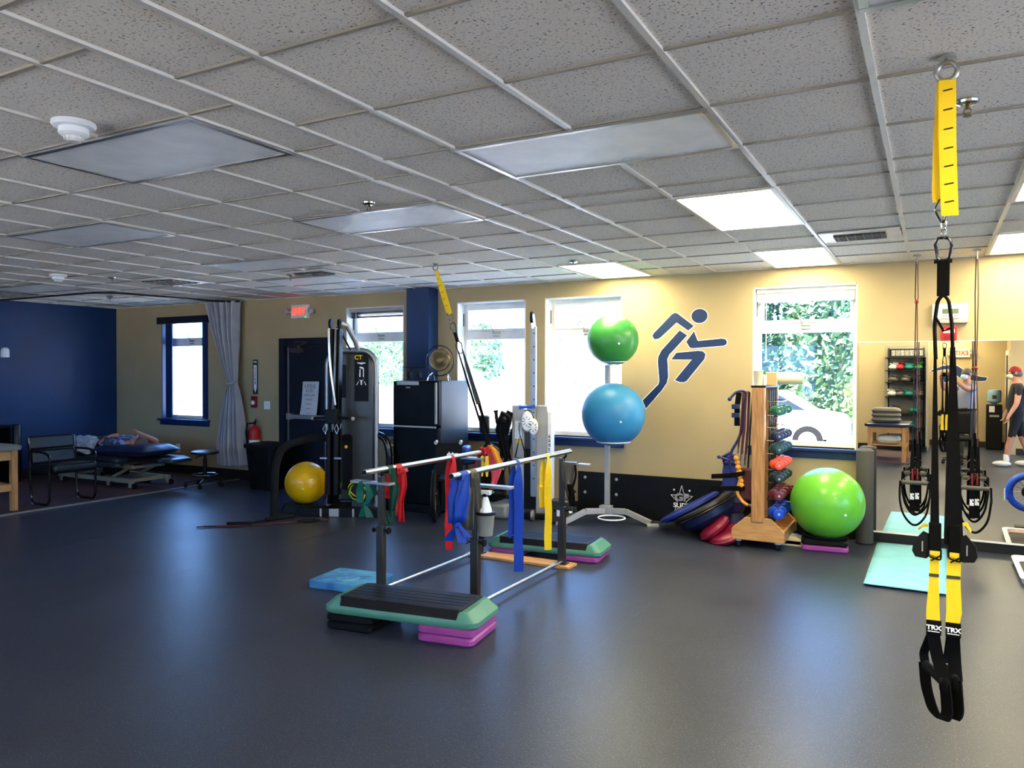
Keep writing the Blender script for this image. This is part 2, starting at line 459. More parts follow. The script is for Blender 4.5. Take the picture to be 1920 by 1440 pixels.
# ------------------------------------------------------------------ room
X0, X1, YW, YB, HC = -12.05, 4.6, 8.15, -3.5, 2.68
WT = .26
ST(MB().add([(X0, -1.8, 0), (X1, -1.8, 0), (X1, YW+.3, 0), (X0, YW+.3, 0), (-.4, -3.5, 0), (X1, -3.5, 0), (X1, -1.8, 0), (-.4, -1.8, 0)], [(0, 1, 2, 3), (4, 5, 6, 7)]), 'floor', 'rubber_floor', fix=False)
ST(MB().box2((X0, -1.75, .0), (-9.15, YW, .012)), 'floor_carpet', 'carpet')
ST(MB().box2((-9.15, -1.75, .0), (-9.11, YW, .014)), 'trim_1', 'silver_paint')
ST(MB().box2((-2.2, -1.75, .0), (-.45, .9, .012)), 'floor_carpet_back', 'carpet')
# fine seams of the sheet flooring
g = MB()
for x in (-7.1, -5.3, -3.5, -1.72, .1): g.box((x, 3.5, .0002), (.0022, 10, .0004))
ST(g, 'trim_2', 'dark_metal')
# ceiling
ST(MB().box2((X0, YB-.2, HC+.006), (X1, YW+.3, HC+.12)), 'ceiling', 'ceiling_tile')
g = MB(); w = .024; zb = HC-.002; th = .012
def gx(x, y0, y1): g.box(((x), (y0+y1)/2, HC), (w, y1-y0, th))
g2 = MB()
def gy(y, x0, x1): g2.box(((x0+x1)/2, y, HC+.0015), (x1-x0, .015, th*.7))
xs = [-.198+.6045*k for k in range(-3, 8)]
rowsR = [-2.96+.6045*k for k in range(0, 8)]+[1.88, 2.485, 3.09, 3.69, 4.295, 4.575, 5.18, 5.78, 6.39, 6.99, 7.6]
rowsL = [1.565+.6045*k for k in range(-8, 11)]
for x in xs+[-2.44]: gx(x, YB, YW)
xl = [-2.73-.6045*k for k in range(0, 16)]
for x in xl: gx(x, YB, YW)
for y in rowsR: gy(y, -2.44, X1)
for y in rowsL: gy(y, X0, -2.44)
g.box((X0/2+X1/2, YW-.012, HC), (X1-X0, .026, th)); g.box((X0+.012, 3, HC), (.026, 10.5, th))
ST(g, 'trim_3', 'grid_white')
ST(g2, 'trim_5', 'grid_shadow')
# window wall
OPN = [(-10.89, -9.81), (-7.05, -6.08), (-5.25, -4.28), (-4.02, -3.06), (-1.63, -.65)]
ZS, ZT = .87, 2.49
g = MB(); x = X0-.3
for a, b in OPN:
    g.box2((x, YW, 0), (a, YW+WT, 2.9)); g.box2((a, YW, 0), (b, YW+WT, ZS)); g.box2((a, YW, ZT), (b, YW+WT, 2.9)); x = b
g.box2((x, YW, 0), (X1+.3, YW+WT, 2.9))
ST(g, 'wall_window', 'wall_tan', smooth=False)
ST(MB().box2((X0-.25, -1.8, 0), (X0, YW, 2.9)), 'wall_left', 'wall_navy')
ST(MB().box2((-5.88, 7.94, 0), (-5.54, YW, HC)), 'wall_pilaster', 'wall_navy')
BACK_FILL = [(-11.4, -9.4), (-8.9, -6.9), (-6.4, -4.4), (-3.9, -2.3)]  # unseen back windows, added so bounced daylight brightens the ceiling
g = MB(); x = X0-.25
for a, b in BACK_FILL:
    g.box2((x, -1.95, 0), (a, -1.75, 2.9)); g.box2((a, -1.95, 0), (b, -1.75, .95)); g.box2((a, -1.95, 2.3), (b, -1.75, 2.9)); x = b
g.box2((x, -1.95, 0), (-.4, -1.75, 2.9))
ST(g, 'wall_back', 'wall_tan', smooth=False)
for i, (a, b) in enumerate(BACK_FILL):  # frames and panes of the added fill windows
    r = bpy.data.objects.new('window_%d' % (i+6), None); COL.objects.link(r); r['kind'] = 'structure'; r.location = ((a+b)/2, -1.85, 0)
    g = MB(); g.box2((a, -1.9, .95), (a+.05, -1.8, 2.3)); g.box2((b-.05, -1.9, .95), (b, -1.8, 2.3)); g.box2((a+.05, -1.9, .95), (b-.05, -1.8, 1.0)); g.box2((a+.05, -1.9, 2.25), (b-.05, -1.8, 2.3)); g.box2(((a+b)/2-.025, -1.9, 1.0), ((a+b)/2+.025, -1.8, 2.25))
    B(g, 'window_frame', 'white_vinyl', r, True)
    B(MB().box2((a+.03, -1.86, .98), (b-.03, -1.855, 2.27)), 'pane', 'glass', r, True, smooth=False)
ST(MB().box2((-.4, -3.5, 0), (-.33, -1.75, 2.9)), 'wall_back_corner', 'wall_tan')
ST(MB().box2((-.4, -3.7, 0), (1.12, -3.5, 2.9)), 'wall_back_recess', 'wall_tan')
ST(MB().box2((1.12, -3.7, 0), (1.22, -2.0, 2.9)), 'wall_door_side', 'wall_tan')
ST(MB().box2((1.22, -2.2, 0), (X1+.3, -2.0, 2.9)), 'wall_back_right', 'wall_tan')
RIGHT_FILL = [(-1.6, .6), (1.0, 3.2), (3.6, 5.8)]  # unseen right-hand windows, also added to lift the ceiling brightness
g = MB(); y = -2.2
for a, b in RIGHT_FILL:
    g.box2((X1, y, 0), (X1+.25, a, 2.9)); g.box2((X1, a, 0), (X1+.25, b, .5)); g.box2((X1, a, 2.5), (X1+.25, b, 2.9)); y = b
g.box2((X1, y, 0), (X1+.25, YW, 2.9))
ST(g, 'wall_right', 'wall_tan', smooth=False)
for i, (a, b) in enumerate(RIGHT_FILL):  # these window objects are added fill openings too
    r = bpy.data.objects.new('window_%d' % (i+10), None); COL.objects.link(r); r['kind'] = 'structure'; r.location = (X1+.1, (a+b)/2, 0)
    g = MB(); g.box2((X1+.05, a, .5), (X1+.15, a+.05, 2.5)); g.box2((X1+.05, b-.05, .5), (X1+.15, b, 2.5)); g.box2((X1+.05, a+.05, .5), (X1+.15, b-.05, .55)); g.box2((X1+.05, a+.05, 2.45), (X1+.15, b-.05, 2.5))
    B(g, 'window_frame', 'white_vinyl', r, True)
    B(MB().box2((X1+.09, a+.03, .53), (X1+.095, b-.03, 2.47)), 'pane', 'glass', r, True, smooth=False)
# baseboards
ST(MB().box2((X0, YW-.012, 0), (-8.3, YW, .15)), 'baseboard_window_left', 'baseboard_black', bevel=.003)
ST(MB().box2((-7.3, YW-.012, 0), (X1, YW, .13)), 'baseboard_window', 'baseboard_black', bevel=.003)
ST(MB().box2((X0, -1.75, 0), (X0+.012, YW, .15)), 'baseboard_left', 'baseboard_black', bevel=.003)
ST(MB().box2((X0, -1.75, 0), (-.33, -1.738, .13)), 'baseboard_back', 'baseboard_black', bevel=.003)
ST(MB().box2((-.33, -3.5, 0), (1.12, -3.488, .13)), 'baseboard_back_recess', 'baseboard_black', bevel=.003)
ST(MB().box2((1.22, -2.0, 0), (X1, -1.988, .13)), 'baseboard_back_right', 'baseboard_black', bevel=.003)
# windows
def window(i, a, b, navy=False):
    yg = YW+.19; r = bpy.data.objects.new('window_%d' % i, None); COL.objects.link(r); r['kind'] = 'structure'; r.location = ((a+b)/2, YW, 0)
    k = dict(parent=r, world=True)
    g = MB(); fw_ = .045
    z1, z2 = 2.03, 2.13
    g.box2((a, yg-.03, ZS), (a+fw_, yg+.05, ZT)); g.box2((b-fw_, yg-.03, ZS), (b, yg+.05, ZT))
    g.box2((a+fw_, yg-.03, ZS), (b-fw_, yg+.05, ZS+.05)); g.box2((a+fw_, yg-.03, ZT-.06), (b-fw_, yg+.05, ZT))
    g.box2((a+fw_, yg-.035, z1), (b-fw_, yg+.05, z2))
    for (u, v, zz, tt) in ((a+fw_, b-fw_, z2, ZT-.06),):
        s = .03
        g.box2((u, yg-.045, zz), (u+s, yg+.02, tt)); g.box2((v-s, yg-.045, zz), (v, yg+.02, tt)); g.box2((u+s, yg-.045, zz), (v-s, yg+.02, zz+s)); g.box2((u+s, yg-.045, tt-s), (v-s, yg+.02, tt))
    B(g, 'window_frame', 'white_vinyl', bevel=.004, **k)
    B(MB().box2((a+.02, yg, ZS+.02), (b-.02, yg+.006, ZT-.02)), 'pane', 'glass', smooth=False, **k)
    # recess lining
    jm = 'navy' if navy else 'white_vinyl'
    g = MB(); g.box2((a-.002, YW-.002, ZS), (a+.012, yg-.03, ZT)); g.box2((b-.012, YW-.002, ZS), (b+.002, yg-.03, ZT)); g.box2((a, YW-.002, ZT-.012), (b, yg-.03, ZT+.002))
    B(g, 'jamb_lining', jm, **k)
    B(MB().box2((a-.05, YW-.06, ZS-.03), (b+.05, yg-.03, ZS)), 'window_sill', 'navy', bevel=.006, **k)
    B(MB().box2((a-.03, YW-.02, ZS-.10), (b+.03, YW, ZS-.03)), 'sill_apron', 'navy', bevel=.004, **k)
    # crank handle
    c = (a+b)/2; g = MB(); g.box((c, yg-.045, z2-.02), (.10, .02, .018)); g.tube([(c-.03, yg-.06, z2-.012), (c-.05, yg-.08, z2+.04), (c-.075, yg-.075, z2+.09)], .006, 8); g.box((c, yg-.045, z2-.06), (.09, .012, .012))
    B(g, 'crank_handle', 'silver_paint', **k)
    for zz in ((2.2),):
        g = MB(); g.box((a+.014, yg-.06, 2.28), (.006, .02, .16)); g.box((b-.014, yg-.06, 2.28), (.006, .02, .16)); B(g, 'hinge', 'gunmetal', **k)
    return r
for i, (a, b) in enumerate(OPN): window(i+1, a, b, navy=(i == 0))
# blinds
def blind(a, b, label, z1=2.48, n=9, mt='white_vinyl', grp=None, head='white_vinyl'):
    r = T('window_blind', label, 'blind', ((a+b)/2, YW+.1, z1), group=grp); k = dict(parent=r, world=True)
    B(MB().box2((a+.02, YW+.06, z1-.045), (b-.02, YW+.11, z1)), 'headrail', head, bevel=.004, **k)
    g = MB()
    for j in range(n): g.box(((a+b)/2, YW+.085, z1-.05-.008*(j+.5)), (b-a-.05, .05, .003))
    B(g, 'slat_stack', mt, smooth=False, **k)
    B(MB().box2((a+.03, YW+.065, z1-.05-.008*n-.018), (b-.03, YW+.105, z1-.05-.008*n)), 'bottom_rail', mt, bevel=.003, **k)
    B(MB().cyl((a+.12, YW+.055, z1-.04), (a+.12, YW+.055, z1-.75), .004, seg=8), 'tilt_wand', 'white', **k)
    return r
blind(*OPN[4], 'raised white slat blind above the window beside the mirror')
blind(*OPN[1], 'raised grey blind in the window behind the grey cable machine', n=7, mt='gunmetal', head='silver_light')
r = T('roller_blind', 'rolled up navy blind on the narrow window beside the curtain', 'blind', (-10.35, YW-.03, 2.44)); 
B(MB().box2((-10.94, YW-.06, 2.38), (-9.76, YW, 2.49)), 'valance', 'navy_dark', r, True, bevel=.005)
for xx in (-10.75, -9.89): B(MB().box2((xx-.075, YW+.02, ZS+.02), (xx+.075, YW+.035, 2.40)), 'side_panel', 'navy', r, True)
B(MB().cyl((-10.88, YW+.06, 2.42), (-9.82, YW+.06, 2.42), .035), 'roller', 'navy_dark', r, True)

# ceiling lights
def panel(x0, x1, y0, y1, label, lit=False, grp=None):
    cx, cy = (x0+x1)/2, (y0+y1)/2
    r = T('ceiling_light', label, 'ceiling light', (cx, cy, HC), group=grp); k = dict(parent=r, world=True)
    g = MB(); e = .028; z0, z1 = HC-.014, HC+.004
    g.box2((x0, y0, z0), (x1, y0+e, z1)); g.box2((x0, y1-e, z0), (x1, y1, z1)); g.box2((x0, y0+e, z0), (x0+e, y1-e, z1)); g.box2((x1-e, y0+e, z0), (x1, y1-e, z1))
    B(g, 'frame', 'metal_frame' if not lit else 'grid_white', bevel=.002, **k)
    B(MB().box2((x0+e, y0+e, HC-.008), (x1-e, y1-e, HC+.002)), 'diffuser', 'lamp_lit' if lit else 'diffuser_off', smooth=False, **k)
panel(-3.94, -2.73, 2.17, 2.775, 'unlit ceiling light with ribbed grey diffuser, nearest on the left by the smoke alarm')
panel(-2.012, -.803, 3.09, 3.69, 'unlit grey ceiling light panel near the middle, in front of the lit square ones')
panel(-3.94, -2.73, 3.99, 4.59, 'unlit ceiling light panel just past the sprinkler in mid ceiling')
panel(-6.36, -5.15, 3.38, 3.985, 'unlit pale ceiling light panel at the left behind the big ribbed one')
panel(-6.36, -5.15, 5.195, 5.80, 'unlit pale ceiling light panel in front of the exit sign')
panel(-6.90, -5.75, 6.40, 7.0, 'unlit yellowish ceiling light panel above the blue pilaster, farthest of the unlit ones')
panel(-10.6, -9.39, 5.4, 6.0, 'unlit yellowish ceiling light panel inside the curtain track')
panel(-.198, .41, 1.27, 2.48, 'unlit ceiling light panel cut by the top edge above the yellow strap')
panel(-1.407, -.803, 4.575, 5.78, 'lit square looking ceiling light, largest of the bright panels', True)
panel(-1.407, -.803, 6.9, 8.05, 'lit ceiling light directly over the window beside the mirror', True)
panel(-3.27, -2.665, 6.9, 8.05, 'lit ceiling light against the wall above the green exercise ball', True)
panel(.406, 1.01, 6.9, 8.05, 'lit ceiling light at the right edge over the mirror', True)
panel(.406, 1.01, 4.575, 5.65, 'lit ceiling light cut by the right edge beside the hanging yellow strap', True)
panel(.406, 1.01, 1.2, 2.4, 'lit ceiling light added as fill outside the picture at the near right', True)  # this and the next four panels are unseen, added to brighten the room
panel(-.803, -.198, -1.3, -.1, 'lit ceiling light added as fill behind the camera over the shelf unit', True)
panel(-2.012, -1.407, -1.3, -.1, 'lit ceiling light added as fill behind the camera left of the shelf unit', True)
panel(1.6, 2.2, 2.6, 3.8, 'lit ceiling light added as fill out of the picture right of the yellow strap', True)
panel(1.6, 2.2, -1.3, -.1, 'lit ceiling light added as fill behind the camera over the man in the red cap', True)

# ceiling things
def vent(x0, x1, y0, y1, label, m='silver_light'):
    r = T('ceiling_vent', label, 'vent', ((x0+x1)/2, (y0+y1)/2, HC)); k = dict(parent=r, world=True)
    B(MB().box2((x0-.1, y0-.1, HC-.012), (x1+.1, y1+.1, HC-.002)), 'vent_plate', 'grid_white', bevel=.003, **k)
    B(MB().box2((x0, y0, HC-.02), (x1, y1, HC-.011)), 'vent_opening', 'gunmetal', **k)
    g = MB(); n = 5
    for j in range(n):
        y = y0+(y1-y0)*(j+.5)/n; g.box(((x0+x1)/2, y, HC-.022), (x1-x0, .028, .003), M4=Matrix.Rotation(.6, 4, 'X'))
    for j in range(6):
        x = x0+(x1-x0)*(j+.5)/6; g.box((x, (y0+y1)/2, HC-.020), (.004, y1-y0, .014))
    B(g, 'louvre', m, smooth=False, **k)
vent(-.68, -.32, 6.36, 6.60, 'white square air vent near the right, beside the lit panels')
vent(-8.1, -7.6, 5.8, 6.2, 'air vent with dark slots left of the exit sign')
vent(-6.0, -5.6, 6.1, 6.3, 'small pale air vent in front of the blue pilaster')
vent(-11.3, -10.7, 5.6, 6.1, 'large dark slotted air vent inside the curtain track')
def smoke(x, y, label):
    r = T('smoke_detector', label, 'smoke alarm', (x, y, HC), group='smoke alarms'); k = dict(parent=r)
    B(MB().lathe([(.085, 0), (.088, -.012), (.082, -.022), (.07, -.026)]), 'base_plate', 'white', **k)
    B(MB().lathe([(.058, -.024), (.060, -.05), (.052, -.058), (.045, -.062)]), 'body', 'white', **k)
    g = MB()
    for j in range(10):
        a = j*PI/5; g.box((.036*math.cos(a), .036*math.sin(a), -.068), (.004, .012, .016), rz=a)
    g.lathe([(.034, -.062), (.034, -.072), (.024, -.082)], seg=16)
    B(g, 'sensor_cap', 'white_vinyl', **k)
    return r
s0 = smoke(-3.24, 2.0, 'large round white smoke alarm beside the ribbed ceiling light')
dup(s0, (-8.43, 5.02, HC), label='small distant white smoke alarm near the blue wall')
def sprinkler(x, y, label):
    r = T('sprinkler', label, 'sprinkler', (x, y, HC), group='ceiling sprinklers'); k = dict(parent=r)
    B(MB().lathe([(.042, 0), (.04, -.008), (.028, -.014), (.014, -.016)], seg=20), 'escutcheon', 'chrome', **k)
    g = MB(); g.cyl((0, 0, -.01), (0, 0, -.03), .008, seg=10); g.tube([(.008, 0, -.028), (.014, 0, -.042), (.004, 0, -.055)], .0025, 6); g.tube([(-.008, 0, -.028), (-.014, 0, -.042), (-.004, 0, -.055)], .0025, 6); g.cyl((0, 0, -.055), (0, 0, -.058), .016, seg=12)
    B(g, 'sprinkler_head', 'brass', **k)
    return r
p0 = sprinkler(.11, 3.52, 'chrome ceiling sprinkler right beside the hanging yellow strap')
for (x, y, l) in ((-3.12, 3.82, 'sprinkler in mid ceiling in front of an unlit panel'), (-8.13, 5.45, 'small distant sprinkler between the smoke alarm and the slotted vent'), (-6.17, 6.22, 'sprinkler left of the small pale vent near the exit sign'), (-3.03, 6.75, 'sprinkler at the edge of the lit panel above the green ball'), (-10.2, 6.8, 'farthest sprinkler inside the curtain track')):
    dup(p0, (x, y, HC), label=l)

# outside
ST(MB().add([(X1+.25, -3.7, -.25), (40, -3.7, -.25), (40, YW+WT, -.25), (X1+.25, YW+WT, -.25)], [(0, 1, 2, 3)]), 'ground_side', 'asphalt', fix=False)
ST(MB().add([(-60, -60, -.25), (40, -60, -.25), (40, -3.7, -.25), (-60, -3.7, -.25), (-60, -3.7, -.25), (-.4, -3.7, -.25), (-.4, -1.95, -.25), (-60, -1.95, -.25)], [(0, 1, 2, 3), (4, 5, 6, 7)]), 'ground_front', 'asphalt', fix=False)
ST(MB().add([(-120, YW+WT, -.25), (80, YW+WT, -.25), (80, 150, -.25), (-120, 150, -.25)], [(0, 1, 2, 3)]), 'ground', 'asphalt', fix=False)
def leaves(g, c, rad, n, size, rnd):
    c = Vector(c)
    for _ in range(n):
        while True:
            p = Vector((rnd.uniform(-1, 1), rnd.uniform(-1, 1), rnd.uniform(-1, 1)))
            if .15 < p.length < 1: break
        p = p.normalized()*(p.length**.5)
        q = c+Vector((p.x*rad[0], p.y*rad[1], p.z*rad[2]))
        a = Vector((rnd.uniform(-1, 1), rnd.uniform(-1, 1), rnd.uniform(-1, 1))).normalized(); b = a.orthogonal().normalized(); s = size*rnd.uniform(.6, 1.3)
        t = a.cross(b)
        g.add([q-a*s, q+b*s*.5+t*s*.1, q+a*s, q-b*s*.5+t*s*.1], [(0, 1, 2, 3)])
def tree(x, y, blobs, n, size, lm, label, trunk=None, tr=.12, name='tree'):
    rnd = random.Random(int(x*77+y*13)); r = T(name, label, 'tree' if name == 'tree' else 'shrub', (x, y, -.25))
    g = MB()
    tot = sum(b[3]*b[4]*b[5] for b in blobs)
    for b in blobs: leaves(g, (x+b[0], y+b[1], b[2]), b[3:6], int(n*b[3]*b[4]*b[5]/tot), size, rnd)
    B(g, 'foliage', lm, r, True, smooth=False, fix=False)
    g = MB()
    for pts in (trunk or [[(0, 0, -.25), (.05, 0, blobs[0][2])]]):
        P = roundpath([(x+p[0], y+p[1], p[2]) for p in pts], .8, 4); g.tube(P, [tr*(1-.6*i/(len(P)-1)) for i in range(len(P))], 10)
    B(g, 'trunk', 'bark', r, True)
# woods seen through the window beside the mirror
tree(-6.3, 25.5, [(0, 0, 3.4, 1.5, 1.3, 2.9)], 2600, .2, 'leaf_dark', 'leafy tree with a leaning pale trunk at the left side of the right-hand window', [[(0.25, -2.6, -.25), (.1, -2.4, 3), (-.4, -2.2, 7)]], .3)
tree(-4.6, 31, [(0, 0, 3.6, 1.9, 1.5, 3.2), (.6, .2, 6.4, 1.6, 1.5, 1.0)], 3200, .2, 'leaf_dark', 'dark green tree filling the middle of the right-hand window', [[(.8, -4, -.25), (.95, -4, 2.8), (.75, -4, 4.3), (.3, -4, 6)]], .24)
tree(-2.5, 25.5, [(0, 0, 2.6, 1.6, 1.4, 2.8)], 2400, .19, 'leaf', 'brighter green tree at the right side of the right-hand window')
tree(-7.6, 33, [(0, 0, 4.5, 1.8, 1.6, 3.0), (.8, 0, 8, 1.5, 1.3, 1.2)], 2000, .22, 'leaf_dark', 'tall thin tree standing behind the pale trunks')
tree(-.9, 22.5, [(0, 0, .9, 1.2, 1, 1.1)], 900, .14, 'leaf_pale', 'low pale bush in front of the woods behind the parked cars', name='shrub')
# small trees seen through the left windows
tree(-23.4, 30, [(0, 0, 2.2, 1.8, 1.2, 1.25)], 1100, .13, 'leaf', 'small round tree seen through the window behind the grey cable machine')
tree(-16.9, 28, [(0, 0, 2.7, 1.0, 1.0, 1.0), (.5, 0, 1.9, .6, .6, .6)], 800, .12, 'leaf', 'slim young tree seen through the window above the parked red car')
tree(-6.6, 14.3, [(-.35, 0, 2.0, .25, .25, .9), (-.35, 0, .9, .22, .22, .5), (.1, 0, 2.5, .35, .3, .25), (.5, 0, 1.4, .3, .3, .3)], 420, .05, 'leaf_pale', 'sparse shrub just outside the window behind the two stacked balls', [[(-.35, 0, -.25), (-.33, 0, 1.2), (-.3, 0, 2.6)]], .02, name='shrub')
def car(x, y, rz, paint, label, gl='car_glass'):
    r = T('parked_car', label, 'car', (x, y, -.25), rz)
    prof = [(-2.2, .35), (-2.2, .75), (-2.1, .9), (-1.25, .98), (-.75, 1.42), (.75, 1.45), (1.45, 1.0), (2.1, .88), (2.22, .7), (2.2, .35)]
    A = frame_mat((0, .85, 0), (1, 0, 0), (0, 0, 1))
    B(MB().prism(prof, A, 1.7), 'body', paint, r, bevel=.06)
    g = MB(); 
    for s in (-1, 1):
        A2 = frame_mat((0, .862 if s > 0 else -.852, 0), (1, 0, 0), (0, 0, 1))
        g.prism([(-1.1, 1.0), (-.7, 1.36), (-.05, 1.38), (-.05, 1.0)], A2, .012); g.prism([(.03, 1.0), (.03, 1.38), (.7, 1.38), (1.3, 1.02)], A2, .012)
    B(g, 'side_window', gl, r)['kind'] = 'stuff'
    for sx_ in (-1.35, 1.35):
        for sy in (-.8, .8):
            w_ = B(MB().cyl((sx_, sy-.1, .33), (sx_, sy+.1, .33), .33, seg=24), 'wheel', 'black_rubber', r)
            B(MB().cyl((sx_, sy-.11, .33), (sx_, sy+.11, .33), .2, seg=16), 'hubcap', 'silver_paint', w_)
car(-12.9, 21.5, .1, 'car_red', 'red parked car with glare washed into its colour outside the window right of the fridge')
car(-9.2, 30, .0, 'car_blue', 'blue grey parked car far outside behind the white cable tower')
car(-3.9, 19.5, .05, 'car_white', 'white parked car outside the window beside the mirror', 'car_glass_dark')
# ------------------------------------------------------------------ things on the window wall
FY = frame_mat  # wall plane facing the room: X right, Y up
def wallA(x, z, y=YW): return frame_mat((x, y, z), (1, 0, 0), (0, 0, 1))      # its Z points to -Y, into the room
# runner decal
r = T('wall_decal', 'large navy runner figure decal with white outline on the tan wall', 'wall decal', (-2.35, YW, 1.7))
def wpt(px, py):   # a point of the decal, measured on the wall plane
    d = fw*1441.0+rt2*(px-960)+up2*(720-py); t = YW/d.y; return (d.x*t, CAMZ+d.z*t)
c5 = lambda L: [wpt(1220+x/2.667, 520+y/2.667) for x, y in L]
c4 = lambda L: [wpt(940+x/3, 540+y/3) for x, y in L]
shapes = {
 'head': None,
 'back_arm': c5([(8, 292), (15, 280), (105, 186), (118, 178), (132, 179), (216, 243), (188, 267), (130, 226), (50, 300), (38, 308), (18, 310)]),
 'torso_leg': c4([(1003, 238), (1046, 266), (945, 375), (934, 400), (937, 440), (939, 500), (930, 535), (905, 572), (814, 678), (795, 632), (885, 540), (889, 520), (880, 410), (884, 385), (900, 352)]),
 'front_arm': c5([(217, 270), (236, 318), (355, 306), (374, 309), (382, 322), (379, 335), (366, 342), (210, 355), (196, 352), (178, 322)]),
 'front_leg': c5([(128, 377), (240, 367), (262, 370), (275, 384), (268, 410), (180, 518), (165, 525), (145, 524), (121, 514), (206, 411), (103, 411)])}
def offs(poly, e):
    n = len(poly); A = sum(poly[i][0]*poly[(i+1) % n][1]-poly[(i+1) % n][0]*poly[i][1] for i in range(n)); s = 1 if A > 0 else -1; o = []
    for i in range(n):
        a = Vector(poly[i-1]); b = Vector(poly[i]); c = Vector(poly[(i+1) % n])
        n1 = Vector(((b-a).y, -(b-a).x)).normalized()*s; n2 = Vector(((c-b).y, -(c-b).x)).normalized()*s
        m = (n1+n2).normalized(); k = min(1.6, 1/max(.3, m.dot(n1))); o.append(tuple(b+m*e*k))
    return o
hc = wpt(1311.5, 592.5); hp = [(hc[0]+.086*math.cos(a*PI/16), hc[1]+.076*math.sin(a*PI/16)) for a in range(32)]
shapes['head'] = hp
for nm, pl in shapes.items():
    A = wallA(0, 0, YW-.0005)
    o = B(MB().prism(pl, A, .002), nm, 'navy', r, True, smooth=False)
    B(MB().prism(offs(pl, .0065), wallA(0, 0, YW-.0002), .001), 'white_outline', 'white_print', o, True, smooth=False, label='white outline')
# exit sign with two emergency lamps
def exit_sign(x, z, y, label, face='exit_red', flip=1, mirrored=False):
    r = T('exit_sign', label, 'exit sign', (x, y, z)); fx = 1 if flip == 1 else -1
    B(MB().box((0, -.03*fx, 0), (.32, .05, .19)), 'housing', 'white_vinyl', r, bevel=.006)
    A = frame_mat((0, -.056*fx, 0), (fx, 0, 0), (0, 0, 1))
    if not mirrored:
        B(MB().prism(rrect(.27, .145, .006), A, .002), 'sign_face', 'exit_face', r)
    else: B(MB().prism(rrect(.27, .145, .006), A, .002), 'sign_face', 'exit_face', r)
    text('EXIT', .135, A @ Matrix.Translation((0, -.004, .0035)), face, 'lettering', r, bold=.003, sx=.93)
    for s in (-1, 1):
        g = MB(); g.tube([(s*.16, -.03*fx, .0), (s*.2, -.035*fx, .0)], .01, 8)
        B(g, 'lamp_arm', 'white', r)
        A3 = Matrix.Translation((s*.225, -.05*fx, 0)) @ Matrix.Rotation(1.3*fx, 4, 'X') @ Matrix.Rotation(s*.5, 4, 'Y')
        B(MB().lathe([(.02, -.03), (.034, -.01), (.045, .02), (.045, .03), (.038, .03), (.03, .012)], M4=A3, seg=20), 'emergency_lamp', 'silver_light', r)
    B(MB().sph((.12, -.06*fx, -.08), .005, 8, 6), 'status_light', 'green_led', r)
    return r
exit_sign(-7.87, 2.475, YW, 'red lit EXIT sign with emergency lamps above the navy door')
# door
r = bpy.data.objects.new('door_1', None); COL.objects.link(r); r['kind'] = 'structure'; r.location = (-7.76, YW, 0)
k = dict(parent=r, world=True)
g = MB(); g.box2((-8.27, YW-.05, 0), (-8.15, YW, 2.10)); g.box2((-7.33, YW-.05, 0), (-7.21, YW, 2.10)); g.box2((-8.15, YW-.05, 2.0), (-7.33, YW, 2.10)); B(g, 'door_frame', 'navy_dark', bevel=.005, **k)
B(MB().box2((-8.15, YW-.03, .01), (-7.33, YW-.002, 2.0)), 'door_leaf', 'navy_dark', bevel=.003, **k)
B(MB().box2((-8.10, YW-.045, .02), (-8.085, YW-.03, 1.97)), 'edge_strip', 'silver_paint', **k)
g = MB(); g.box2((-8.09, YW-.085, .955), (-7.36, YW-.045, 1.015)); g.box2((-8.09, YW-.09, .94), (-8.0, YW-.03, 1.03)); B(g, 'push_bar', 'silver_paint', bevel=.005, **k)
g = MB(); g.box2((-8.03, YW-.09, 1.90), (-7.77, YW-.03, 1.955)); g.bar((-7.9, YW-.06, 1.98), (-7.65, YW-.1, 2.04), .018); g.bar((-7.65, YW-.1, 2.04), (-7.95, YW-.055, 2.05), .018); g.cyl((-7.87, YW-.06, 1.88), (-7.87, YW-.06, 1.99), .012); B(g, 'door_closer', 'gunmetal', **k)
# eye chart
r = T('eye_chart', 'white paper eye chart taped to the navy door above its push bar', 'chart', (-7.66, YW-.09, 1.02))
A = frame_mat((-7.655, YW-.06, 1.25), (1, 0, 0), (0, .05, 1))
g = MB(); g.grid(lambda u, v: A @ Vector((-.145-.02*(1-v)**2*(1-u)+.29*u+.012*v*u, -.235+.47*v, .004+.02*(1-v)**3)), 6, 8)
B(g, 'paper', 'paper', r, True, smooth=True, fix=False)
for j, (s, h) in enumerate((('L F D G', .075), ('E C E I', .06), ('E N Y C A P', .048), ('C A E Y D F', .034), ('D N H U I F Z', .026), ('F N P V D Z', .02), ('O F L C T D P', .015))):
    text(s, h, A @ Matrix.Translation((-.0, .165-.0-.062*j, .012+.004*j)), 'dark_print', 'letter_row', r, th=.0005, world=True, sx=.8)
# extinguisher sign, pull station, switch, outlet
r = T('arrow_sign', 'tall narrow red and white arrow sign on the tan wall left of the door', 'sign', (-8.79, YW, 1.55))
B(MB().prism([(-.05, -.26), (.05, -.26), (.05, .25), (-.05, .25)], wallA(-8.79, 1.55), .004), 'sign_plate', 'dark_print', r, True)
B(MB().prism([(-.03, -.17), (0, -.24), (.03, -.17), (.03, .17), (-.03, .17)], wallA(-8.79, 1.55, YW-.004), .002), 'arrow', 'white', r, True)
text('EXTINGUISHER', .036, wallA(-8.79, 1.56, YW-.0065) @ Matrix.Rotation(-PI/2, 4, 'Z'), 'red_dark', 'lettering', r, th=.0005, world=True, bold=.001, sx=1.05)
text('FIRE', .036, wallA(-8.79, 1.765, YW-.0065), 'white', 'lettering', r, th=.0005, world=True, bold=.001)
r = T('pull_station', 'dark red fire alarm pull station beside the pale light switch', 'fire alarm', (-8.8, YW, 1.17))
